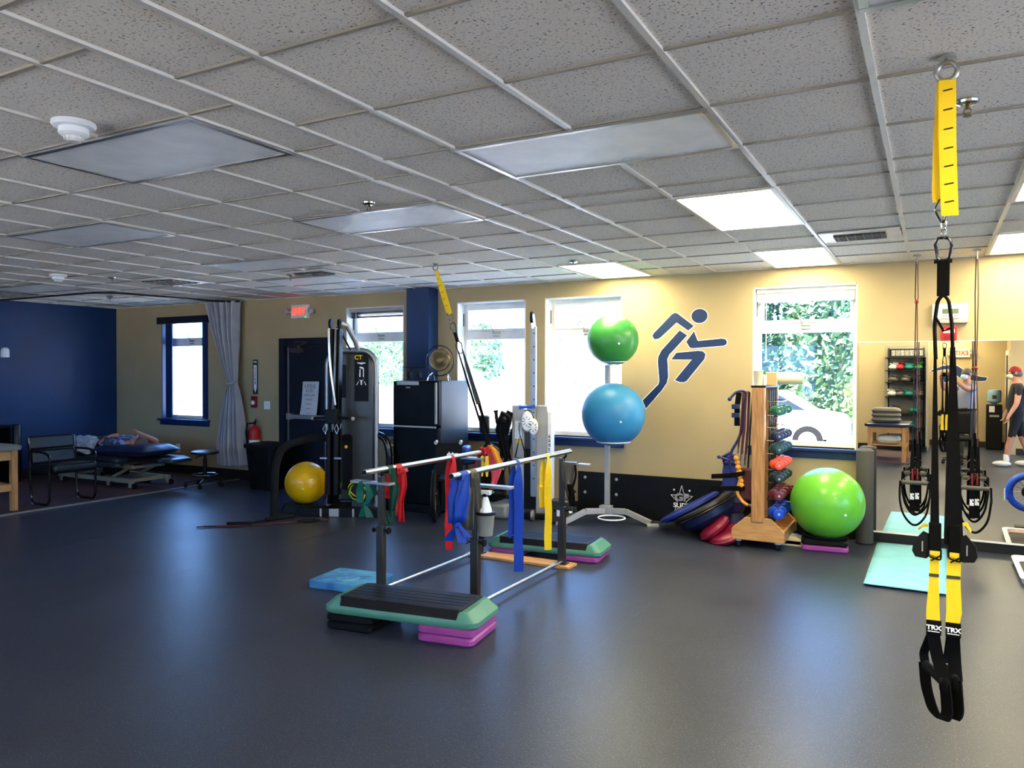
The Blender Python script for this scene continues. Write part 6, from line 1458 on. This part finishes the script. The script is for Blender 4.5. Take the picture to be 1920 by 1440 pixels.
# rope trainers at the mirror
def rope_trainer(x, y, label, zk):
    r = T('rope_trainer', label, 'rope trainer', (x, y, .22), group='rope trainers hanging at the mirror')
    k = dict(parent=r)
    z0 = -.22
    B(MB().cyl((0, 0, z0+2.60), (0, 0, z0+2.69), .006, seg=8).box((0, 0, z0+2.675), (.06, .03, .012)), 'ceiling_hook', 'silver_light', **k)
    for s in (-1, 1):
        B(MB().tube([(s*.006, 0, z0+2.62), (s*.012, 0, z0+2.3), (s*.004, 0, z0+zk), (s*.016, .0, z0+1.3), (s*.02, 0, z0+.98)], .0045, 6), 'rope', 'black' if s < 0 else 'maroon', **k)
    B(MB().sph((0, 0, z0+zk), .017, 12, 8), 'rope_knot', 'red_dark', **k)
    for s, yy, zt in ((-1, -.02, .98), (1, .02, 1.05)):
        B(MB().ribbon([(s*.02, yy, z0+zt), (s*.022, yy, z0+.8), (s*.02, yy, z0+.36)], [.02, .035, .045], (1, .1, 0), .006), 'strap', 'black_web', **k)
        o = B(MB().box((s*.02, yy-.005, z0+.70), (.014, .006, .10)), 'red_patch', 'red_dark', label='dark red patch', **k)
        text('SPS', .04, frame_mat((s*.02, yy-.008, z0+.50), (0, 0, 1), (-1, 0, 0)), 'white_print', 'lettering', r, bold=.002)
    for (yy, zz, w) in ((-.06, .63, .105), (.08, .70, .09)):
        B(MB().cyl((-w, yy, z0+zz), (w, yy, z0+zz), .019, seg=16), 'handle_grip', 'foam_grey', **k)
        B(MB().tube([(-w-.008, yy, z0+zz), (0, yy*.2, z0+zz+.12), (w+.008, yy, z0+zz)], .004, 6), 'handle_cord', 'gunmetal', **k)
        B(MB().ribbon(roundpath([(-w-.012, yy, z0+zz+.01), (-w-.02, yy, z0+zz-.14), (-w+.01, yy, z0+zz-.30), (0, yy, z0+zz-.41), (w-.01, yy, z0+zz-.30), (w+.015, yy, z0+zz-.12), (w+.012, yy, z0+zz+.01)], .09, 5), .028, (0, 1, 0), .016), 'foot_loop', 'black_web', **k)
        for s in (-1, 1): B(MB().box((s*(w+.014), yy, z0+zz-.10), (.018, .03, .05)), 'slider_buckle', 'black', **k)
    return r
a_ = rope_trainer(-.135, 7.86, 'rope trainer with handles and straps hanging left at the mirror', 2.26)
b_ = rope_trainer(.325, 7.74, 'rope trainer with handles hanging right at the mirror, red knot lower', 1.66)
# tray, cone, round disc at the right edge
r = T('plastic_tray', 'white rimmed plastic tray on the floor at the right edge by the mirror', 'tray', (.93, 7.4, 0))
B(loft(MB(), [[Vector((.93+x, 7.42+y, z)) for x, y in rrect(w_, d_, .06)] for z, w_, d_ in ((0, .62, .86), (.05, .66, .90), (.055, .65, .89), (.05, .58, .82), (.012, .56, .80))]), 'tray_body', 'white', r, True)
B(MB().prism(rrect(.55, .78, .05), Matrix.Translation((.93, 7.42, .0125)), .004), 'tray_liner', 'black', r, True)
r = T('traffic_cone', 'orange ribbed cone standing in the white tray', 'cone', (.92, 7.1, .018))
pr = [(.13, 0)]
for t in range(8): pr += [(.125-.011*t, .01+.035*t), (.118-.011*t, .03+.035*t)]
B(MB().lathe(pr+[(.02, .31)], (.92, 7.1, .018), seg=28), 'cone_body', 'orange', r, True); B(MB().lathe([(.018, .30), (.022, .305), (.02, .33), (.01, .335)], (.92, 7.1, .018), seg=16), 'cone_tip', 'red', r, True)
r = T('exercise_disc', 'round bright blue disc with spokes and white grip beside the cone', 'exercise disc', (.845, 6.80, 0))
A = frame_mat((.845, 6.80, .40), (1, 0, 0), (0, .1, 1))
B(MB().tube([A @ Vector((  .175*math.cos(t*PI/16), .175*math.sin(t*PI/16), 0)) for t in range(32)], .036, 12, closed=True), 'rim', 'blue_bright', r, True)
g = MB()
for t in range(14): g.cyl(A @ Vector((.04*math.cos(t*PI/7), .04*math.sin(t*PI/7), 0)), A @ Vector((.17*math.cos(t*PI/7), .17*math.sin(t*PI/7), 0)), .004, seg=6)
B(g, 'spokes', 'silver_light', r, True); B(MB().lathe([(.06, -.02), (.07, 0), (.06, .02)], M4=A), 'hub', 'black', r, True); B(MB().cyl(A @ Vector((-.205, -.10, .02)), A @ Vector((-.205, .02, .02)), .014), 'white_grip', 'white', r, True)
B(MB().box2((.72, 6.73, .0), (.98, 6.87, .05)).bar((.845, 6.80, .04), (.845, 6.80, .20), .04), 'foot', 'black', r, True)
# ------------------------------------------------------------------ behind the camera, seen in the mirror
# shelf unit
r = T('shelf_unit', 'black wall mounted shelf unit with therapy gear, seen in the mirror', 'shelves', (-.72, -1.6, 0))
k = dict(parent=r, world=True)
for x in (-1.05, -.40): B(MB().box2((x-.012, -1.745, .12), (x+.012, -1.72, 2.15)), 'upright', 'black', **k)
SZ = (1.93, 1.67, 1.42, 1.12, .78, .48, .22)
for z in SZ: B(MB().box2((-1.10, -1.74, z), (-.36, -1.42, z+.015)), 'shelf_board', 'black', bevel=.002, **k)
B(MB().box2((-1.13, -1.752, .13), (-.34, -1.745, 2.2)), 'back_panel', 'wall_grey', **k)
B(MB().box2((-.345, -1.75, 0.13), (-.335, -1.38, 2.05)), 'side_panel', 'wall_grey', **k)
r = T('letter_frame', 'dark frame with a row of grey letter pictures on the top shelf', 'picture frame', (-.72, -1.5, 1.96))
B(MB().box2((-1.06, -1.56, 1.947), (-.38, -1.53, 2.13)), 'frame', 'dark_metal', r, True, bevel=.003); B(MB().box2((-1.03, -1.531, 1.97), (-.41, -1.524, 2.11)), 'mount', 'black', r, True)
for i, ch in enumerate('HTSETHEIS'[:7]):
    x = -.45-.083*i
    o = B(MB().box2((x-.036, -1.524, 1.985), (x+.036, -1.52, 2.095)), 'picture', 'silver_light', r, True)
    g = MB(); rnd = random.Random(i); A = frame_mat((x, -1.519, 2.04), (-1, 0, 0), (0, 0, 1))
    if i % 2: g.tube([A @ Vector((.022*math.cos(t*PI/6), .035*math.sin(t*PI/6), 0)) for t in range(12)], .005, 6, closed=True)
    else: g.tube([A @ Vector((-.02, -.035, 0)), A @ Vector((-.02, .035, 0)), A @ Vector((.02, rnd.uniform(-.02, .03), 0)), A @ Vector((.02, -.035, 0))], .005, 6)
    B(g, 'picture_motif', 'dark_metal', o, True)
gear = [(1.685, -.95, 'white_gear', 'white wrap pile at the left of the second shelf'), (1.685, -.84, 'red_gear', 'red wrap pile in the middle of the second shelf'), (1.685, -.66, 'teal_gear', 'teal wrap pile on the second shelf'), (1.685, -.50, 'ball_green', 'green wrap pile at the right of the second shelf'),
        (1.435, -.95, 'grey_gear', 'grey strap pile at the left of the third shelf'), (1.435, -.72, 'grey_gear', 'grey strap pile in the middle of the third shelf'), (1.435, -.5, 'black_rubber', 'black strap pile at the right of the third shelf'),
        (1.135, -.97, 'white_gear', 'white looped bandage at the left of the fourth shelf'), (1.135, -.83, 'grey_gear', 'grey cuff pile on the fourth shelf'), (1.135, -.66, 'teal_gear', 'dark teal cuff pile in the middle of the fourth shelf'), (1.135, -.48, 'grey_gear', 'grey cuff pile at the right of the fourth shelf'),
        (.795, -.88, 'maroon', 'dark brown strap pile on the fifth shelf'), (.795, -.55, 'teal_gear', 'teal tubing pile on the fifth shelf'), (.495, -.6, 'teal_gear', 'blue green cuff pile on the sixth shelf'), (.495, -.9, 'white_gear', 'pale cuff pile on the sixth shelf')]
for i, (z, x, m, l) in enumerate(gear):
    r = T('gear_pile', l+', seen in the mirror', 'wraps', (x, -1.58, z), group='piles of wraps on the shelves'); rnd = random.Random(i)
    B(MB().sph((0, 0, .062), (.095, .12, .06), 16, 10), 'pile_body', m, r)
    for q in range(4):
        a = rnd.uniform(0, 6.28); cx, cy = rnd.uniform(-.05, .05), rnd.uniform(-.02, .08)
        B(MB().tube([(cx+.045*math.cos(t*PI/5), cy+.03*math.sin(t*PI/5), .07+.025*q+.02*math.sin(t*PI/5+a)) for t in range(10)], .012, 6, closed=True), 'wrap', m, r)
# table with pillows (mirror)
oak_table('treatment_table', 'oak treatment table with dark blue pad and stacked pillows, seen in the mirror', -.90, .30, .74, 1.1, .70, 'vinyl_navy')
PL = [('lowest', 0), ('middle', .085), ('topmost', .17)]
for nm, dz in PL:
    r = T('pillow', 'grey pillow on the mirrored treatment table, %s of the stack' % nm, 'pillow', (-.93, .5, .715+dz), group='grey pillows on the treatment table')
    B(pil(.50, .42, .105, Matrix.Translation((0, 0, .052))), 'pillow_body', 'pillow_grey', r, ang=180)
r = T('white_towel', 'folded white towel on the lower shelf of the mirrored oak table', 'towel', (-.88, .55, .33))
B(pil(.40, .34, .16, Matrix.Translation((0, 0, .078))), 'towel_body', 'towel_white', r, ang=180); B(MB().box((0, .168, .06), (.3, .01, .01)), 'towel_fold', 'cloth_white', r)
panel(-.198, .406, -3.4, -2.2, 'lit ceiling light added as fill over the recess with the far exit sign', True)  # unseen panel added to brighten the recess wall in the mirror
# exit sign, swimmer decal, door, cooler
exit_sign(.28, 2.07, -3.5, 'EXIT sign on the far wall, seen reversed in the mirror', face='exit_red_pale', flip=-1)
r = T('wall_decal', 'navy swimmer figure decal on the far wall, seen in the mirror', 'wall decal', (.2, -3.5, 1.6))
A = frame_mat((0, -3.4995, 0), (1, 0, 0), (0, 0, 1)) @ Matrix.Diagonal((1, 1, -1, 1))
sw = [(-.32, 1.66), (-.29, 1.70), (-.08, 1.79), (.08, 1.815), (.2, 1.79), (.32, 1.70), (.45, 1.61), (.62, 1.555), (.77, 1.53), (.74, 1.46), (.60, 1.45), (.42, 1.48), (.25, 1.52), (.16, 1.60), (.10, 1.69), (.0, 1.72), (-.15, 1.69), (-.3, 1.655)]
hd = [(-.02+.095*math.cos(t*PI/12), 1.505+.085*math.sin(t*PI/12)) for t in range(24)]
for nm, pl in (('body_and_arm', sw), ('head', hd)):
    o = B(MB().prism(pl, A, .003), nm, 'navy', r, True, smooth=False); B(MB().prism(offs(pl, .011), A, .0015), 'white_outline', 'white_print', o, True, smooth=False, label='white outline')
r = bpy.data.objects.new('door_2', None); COL.objects.link(r); r['kind'] = 'structure'; r.location = (1.12, -2.7, 0); k = dict(parent=r, world=True)
B(MB().box2((1.10, -3.2, .01), (1.118, -2.35, 2.0)), 'door_leaf', 'navy_dark', **k); g = MB(); g.box2((1.09, -3.3, 0), (1.12, -3.2, 2.1)); g.box2((1.09, -2.35, 0), (1.12, -2.25, 2.1)); g.box2((1.09, -3.2, 2.0), (1.12, -2.35, 2.1)); B(g, 'door_frame', 'white_vinyl', **k)
r = T('water_cooler', 'black water cooler with clear blue bottle, seen in the mirror', 'water cooler', (.88, -3.1, 0)); k = dict(parent=r, world=True)
B(MB().box2((.74, -3.26, 0.01), (1.03, -2.95, .96)), 'cabinet', 'black', bevel=.015, **k); B(MB().box2((.79, -2.952, .80), (.89, -2.945, .93)), 'paper_sign', 'white', **k)
B(MB().lathe([(.04, .0), (.05, .03), (.12, .06), (.135, .09), (.128, .13), (.135, .16), (.135, .28), (.12, .32), (.05, .335)], (.885, -3.1, .95)), 'water_bottle', 'water_blue', **k); B(MB().box((.885, -2.962, 1.12), (.08, .004, .08)), 'bottle_label', 'dark_metal', **k)
B(MB().box2((.80, -2.95, .70), (.97, -2.93, .74)), 'tap_ledge', 'silver_paint', **k)
# office chair between mirror and photographer
r = T('office_chair', 'black padded office armchair, seen in the mirror before the photographer', 'chair', (.20, .30, 0)); k = dict(parent=r)
B(MB().box((0, 0, .46), (.46, .44, .09)), 'seat', 'black', bevel=.035, seg=3, **k); B(MB().box((0, -.24, .72), (.44, .08, .40)), 'backrest', 'black', bevel=.035, seg=3, **k)
for s in (-1, 1): B(MB().tube(roundpath([(s*.25, -.2, .46), (s*.26, -.2, .68), (s*.26, .12, .68), (s*.25, .12, .46)], .05, 4), .018, 8), 'armrest', 'black_gloss', **k)
B(MB().cyl((0, 0, .1), (0, 0, .44), .028), 'gas_column', 'black_gloss', **k)
for j in range(5):
    a = j*2*PI/5; o = B(MB().bar((0, 0, .12), (.26*math.cos(a), .26*math.sin(a), .07), .04, .025), 'leg', 'black_gloss', **k); B(MB().sph((.26*math.cos(a), .26*math.sin(a), .03), .03, 12, 8), 'caster', 'black', o)

# ------------------------------------------------------------------ people in the mirror
def hand(N, E_, key, wrist, tipdir, side, palm=.05, curl=(0, 0, -1), sc=1.0):
    w = Vector(wrist); d = Vector(tipdir).normalized(); s = Vector(side).normalized(); c = Vector(curl)
    N[key+'p'] = (tuple(w+d*.045*sc), .030*sc); E_.append((key, key+'p'))
    for j, (o_, L1, L2) in enumerate(((-.030, .032, .026), (-.010, .037, .030), (.011, .035, .028), (.030, .028, .022))):
        a = w+d*.085*sc+s*o_*sc; b = a+(d*.8+c*.3).normalized()*L1*sc; e = b+(d*.5+c*.8).normalized()*L2*sc
        N['%s%da' % (key, j)] = (tuple(a), .0105*sc); N['%s%db' % (key, j)] = (tuple(b), .0095*sc); N['%s%dc' % (key, j)] = (tuple(e), .008*sc)
        E_ += [(key+'p', '%s%da' % (key, j)), ('%s%da' % (key, j), '%s%db' % (key, j)), ('%s%db' % (key, j), '%s%dc' % (key, j))]
    a = w+d*.035*sc-s*.038*sc; b = a+(d*.7-s*.7).normalized()*.03*sc; e = b+(d*.9+c*.3).normalized()*.026*sc
    N[key+'ta'] = (tuple(a), .012*sc); N[key+'tb'] = (tuple(b), .0105*sc); N[key+'tc'] = (tuple(e), .0085*sc)
    E_ += [(key+'p', key+'ta'), (key+'ta', key+'tb'), (key+'tb', key+'tc')]
def human(name, label, base, F, H, mats, shirt, legs, sleeve, arms, torso_w=1.0, hemz=None, shortz=None, lean=0, stride=.0):
    r = T('person', label, 'person', base); F = Vector(F).normalized(); Rr = Vector((F.y, -F.x, 0)); Bs = Vector(base)
    def P(a, f, z): return tuple(Bs+Rr*a+F*f+Vector((0, 0, z*H)))
    s = H/1.75; tw = torso_w
    N = {'hip': (P(0, 0, .53), (.145*s*tw, .115*s*tw)), 'belly': (P(0, .03, .61), (.15*s*tw, .135*s*tw)), 'chest': (P(0, .0, .72), (.16*s*tw, .12*s*tw)), 'collar': (P(0, -.01, .80), (.11*s, .07*s)), 'neck': (P(0, .01, .845), .056*s), 'headb': (P(0, .02, .89), (.07*s, .085*s)), 'head': (P(0, .025, .935), (.075*s, .095*s))}
    E_ = [('hip', 'belly'), ('belly', 'chest'), ('chest', 'collar'), ('collar', 'neck'), ('neck', 'headb'), ('headb', 'head')]
    for sd, kk in ((-1, 'l'), (1, 'r')):
        st = stride*sd
        N['th'+kk] = (P(sd*.09*s, st*.15, .47), .092*s*tw**.5); N['kn'+kk] = (P(sd*.10*s, st*.6, .28), .060*s); N['ca'+kk] = (P(sd*.10*s, st*.9-.01, .19), .055*s); N['an'+kk] = (P(sd*.10*s, st*1.1-.02, .05), .038*s); N['ft'+kk] = (P(sd*.115*s, st*1.1+.10, .025), .035*s)
        E_ += [('hip', 'th'+kk), ('th'+kk, 'kn'+kk), ('kn'+kk, 'ca'+kk), ('ca'+kk, 'an'+kk), ('an'+kk, 'ft'+kk)]
        sh, el, wr = arms[kk]
        N['sh'+kk] = (P(sd*.175*s, 0, .79), .062*s); N['el'+kk] = (tuple(Vector(el)), .045*s); N['wr'+kk] = (tuple(Vector(wr)), .029*s)
        E_ += [('collar', 'sh'+kk), ('sh'+kk, 'el'+kk), ('el'+kk, 'wr'+kk)]
        hd_ = arms[kk+'h']; hand(N, E_, 'wr'+kk, wr, hd_[0], hd_[1], curl=hd_[2], sc=s)
    elz = {kk: Vector(arms[kk][1]) for kk in 'lr'}; shz = {kk: Vector(P((-1 if kk == 'l' else 1)*.175*s, 0, .79)) for kk in 'lr'}
    def rule(c):
        z = (c.z-Bs.z)/H; rel = c-Bs; a = rel.dot(Rr); f = rel.dot(F)
        for kk in 'lr':
            e = elz[kk]; w_ = Vector(arms[kk][2 if False else 2]) ; sh_ = shz[kk]
            d2 = (e-w_); t = (c-w_).dot(d2)/d2.dot(d2)
            if t < 1.05 and (c-(w_+d2*max(-1.2, min(1, t)))).length < .085*s and not (abs(a) < .13*s*tw and abs(f) < .12 and .5 < z < .8): return 0
            d3 = (e-sh_); t3 = (c-sh_).dot(d3)/d3.dot(d3)
            if t3 > sleeve and (c-(sh_+d3*min(1, t3))).length < .08*s and z > .5 and (abs(a) > .13*s*tw or abs(f) > .15): return 0
        if z > .835: return 0
        if z > .56: return 1
        if z > (shortz if shortz else .045): return 2
        return 0 if shortz and z > .06 else 3 if not shortz else 0
    skin('body', N, E_, 'hip', mats, rule, r)
    hc_ = Vector(P(0, .03, .935))
    return r, P, F, Rr, s, hc_
# photographer
F1 = Vector((-.48, .88, 0)); b0 = (.36, -.52, 0)
ph = Vector((0, -.035, 1.61))
r, P, F, Rr, s, hc_ = human('person', 'masked person in blue-grey shirt and grey trousers photographing, seen in the mirror', b0, F1, 1.71, ['skin', 'shirt_blue', 'trousers_grey', 'black'], None, None, .55,
    {'l': ((0, 0, 0), (-.03, -.42, 1.33), (-.065, -.13, 1.56)), 'lh': ((.0, .6, .55), (0, -.3, .9), (1, .3, 0)), 'r': ((0, 0, 0), (.34, -.18, 1.33), (.085, -.10, 1.57)), 'rh': ((-.3, .6, .4), (0, .3, -.9), (-1, .3, 0))}, torso_w=1.12)
k = dict(parent=r, world=True)
B(MB().sph(hc_+Vector((0, 0, .018))-F*.012, (.088, .088, .105), 22, 14, zmin=.05), 'hair', 'hair_grey', **k)
B(MB().sph(hc_+F*.075+Vector((0, 0, -.045)), (.062, .062, .055), 18, 12), 'face_mask', 'mask_blue', **k)
B(MB().sph(hc_+F*.10+Vector((0, 0, -.01)), (.014, .014, .022), 12, 8), 'nose', 'skin', **k)
g = MB()
for sd in (-1, 1): g.tube([hc_+F*.10+Rr*(sd*.032)+Vector((.022*math.cos(t*PI/6)*Rr.x, .022*math.cos(t*PI/6)*Rr.y, .016*math.sin(t*PI/6)+.012)) for t in range(12)], .003, 6, closed=True); g.tube([hc_+F*.095+Rr*sd*.055+Vector((0, 0, .014)), hc_+Rr*sd*.085+Vector((0, 0, .012))], .003, 6)
B(g, 'glasses', 'black', **k)
for sd in (-1, 1): B(MB().sph(hc_+Rr*sd*.082-F*.0, (.014, .02, .032), 10, 8), 'ear', 'skin', **k)
for sd in (-1, 1): B(MB().sph(Vector(P(sd*.105, .07, .03)), (.055, .15, .05), 16, 10, M4=Matrix.Rotation(math.atan2(-F.x, F.y), 4, 'Z')), 'shoe', 'black', **k)
B(MB().tube([Vector(P(.165*math.cos(t*PI/12), .02+.15*math.sin(t*PI/12), .555)) for t in range(24)], .016, 8, closed=True), 'belt', 'black', **k)
r = T('smartphone', 'dark phone held level in both hands of the photographer', 'phone', (0, -.045, 1.57))
B(MB().box((0, -.05, 1.60), (.15, .008, .075), rz=_yaw), 'phone_body', 'black_gloss', r, True, bevel=.006); B(MB().box((.002, -.0555, 1.60), (.13, .001, .062), rz=_yaw), 'screen', 'lcd', r, True)
# man in red cap
F2 = Vector((-1, .12, 0))
r, P, F, Rr, s, hc_ = human('person', 'person in red cap, black t-shirt and black shorts walking, seen in the mirror', (1.10, .30, 0), F2, 1.74, ['skin', 'shirt_black', 'shorts_black', 'shoe_white'], None, None, .5,
    {'l': ((0, 0, 0), (1.06, .02, 1.10), (.94, .0, .90)), 'lh': ((-.3, 0, -1), (0, 1, 0), (-1, 0, 0)), 'r': ((0, 0, 0), (1.08, .60, 1.10), (.96, .62, .88)), 'rh': ((-.3, 0, -1), (0, 1, 0), (-1, 0, 0))}, torso_w=1.12, shortz=.30, stride=.17)
k = dict(parent=r, world=True)
B(MB().sph(hc_+Vector((0, 0, .02)), (.098, .092, .10), 22, 12, zmin=.0), 'cap', 'cap_red', **k)
B(MB().prism([(-.05, 0), (-.04, .06), (0, .085), (.04, .06), (.05, 0)], frame_mat(hc_+F*.075+Vector((0, 0, .02)), Rr, (F.x, F.y, -.12)), .006), 'cap_visor', 'cap_red', **k)
B(MB().sph(hc_-F*.02+Vector((0, 0, -.015)), (.09, .085, .075), 18, 12), 'hair', 'hair_grey', **k)
B(MB().sph(hc_+F*.072+Vector((0, 0, -.055)), (.06, .058, .05), 18, 12), 'face_mask', 'cream', **k)
B(MB().sph(hc_+F*.10+Vector((0, 0, -.015)), (.014, .012, .02), 12, 8), 'nose', 'skin', **k)
for sd in (-1, 1):
    B(MB().sph(hc_+Rr*sd*.084, (.02, .014, .032), 10, 8), 'ear', 'skin', **k)
    q = Vector(P(sd*.11*s, sd*.17*1.1+.05, .03)); o = B(MB().sph(q, (.055, .145, .052), 18, 12, M4=Matrix.Rotation(math.atan2(-F.x, F.y), 4, 'Z')), 'shoe', 'shoe_white', **k)
    q2 = Vector(P(sd*.10*s, sd*.17*1.1-.02, .05)); B(MB().lathe([(.042, .0), (.046, .04), (.046, .12), (.042, .13)], q2), 'sock', 'sock_white', **k)
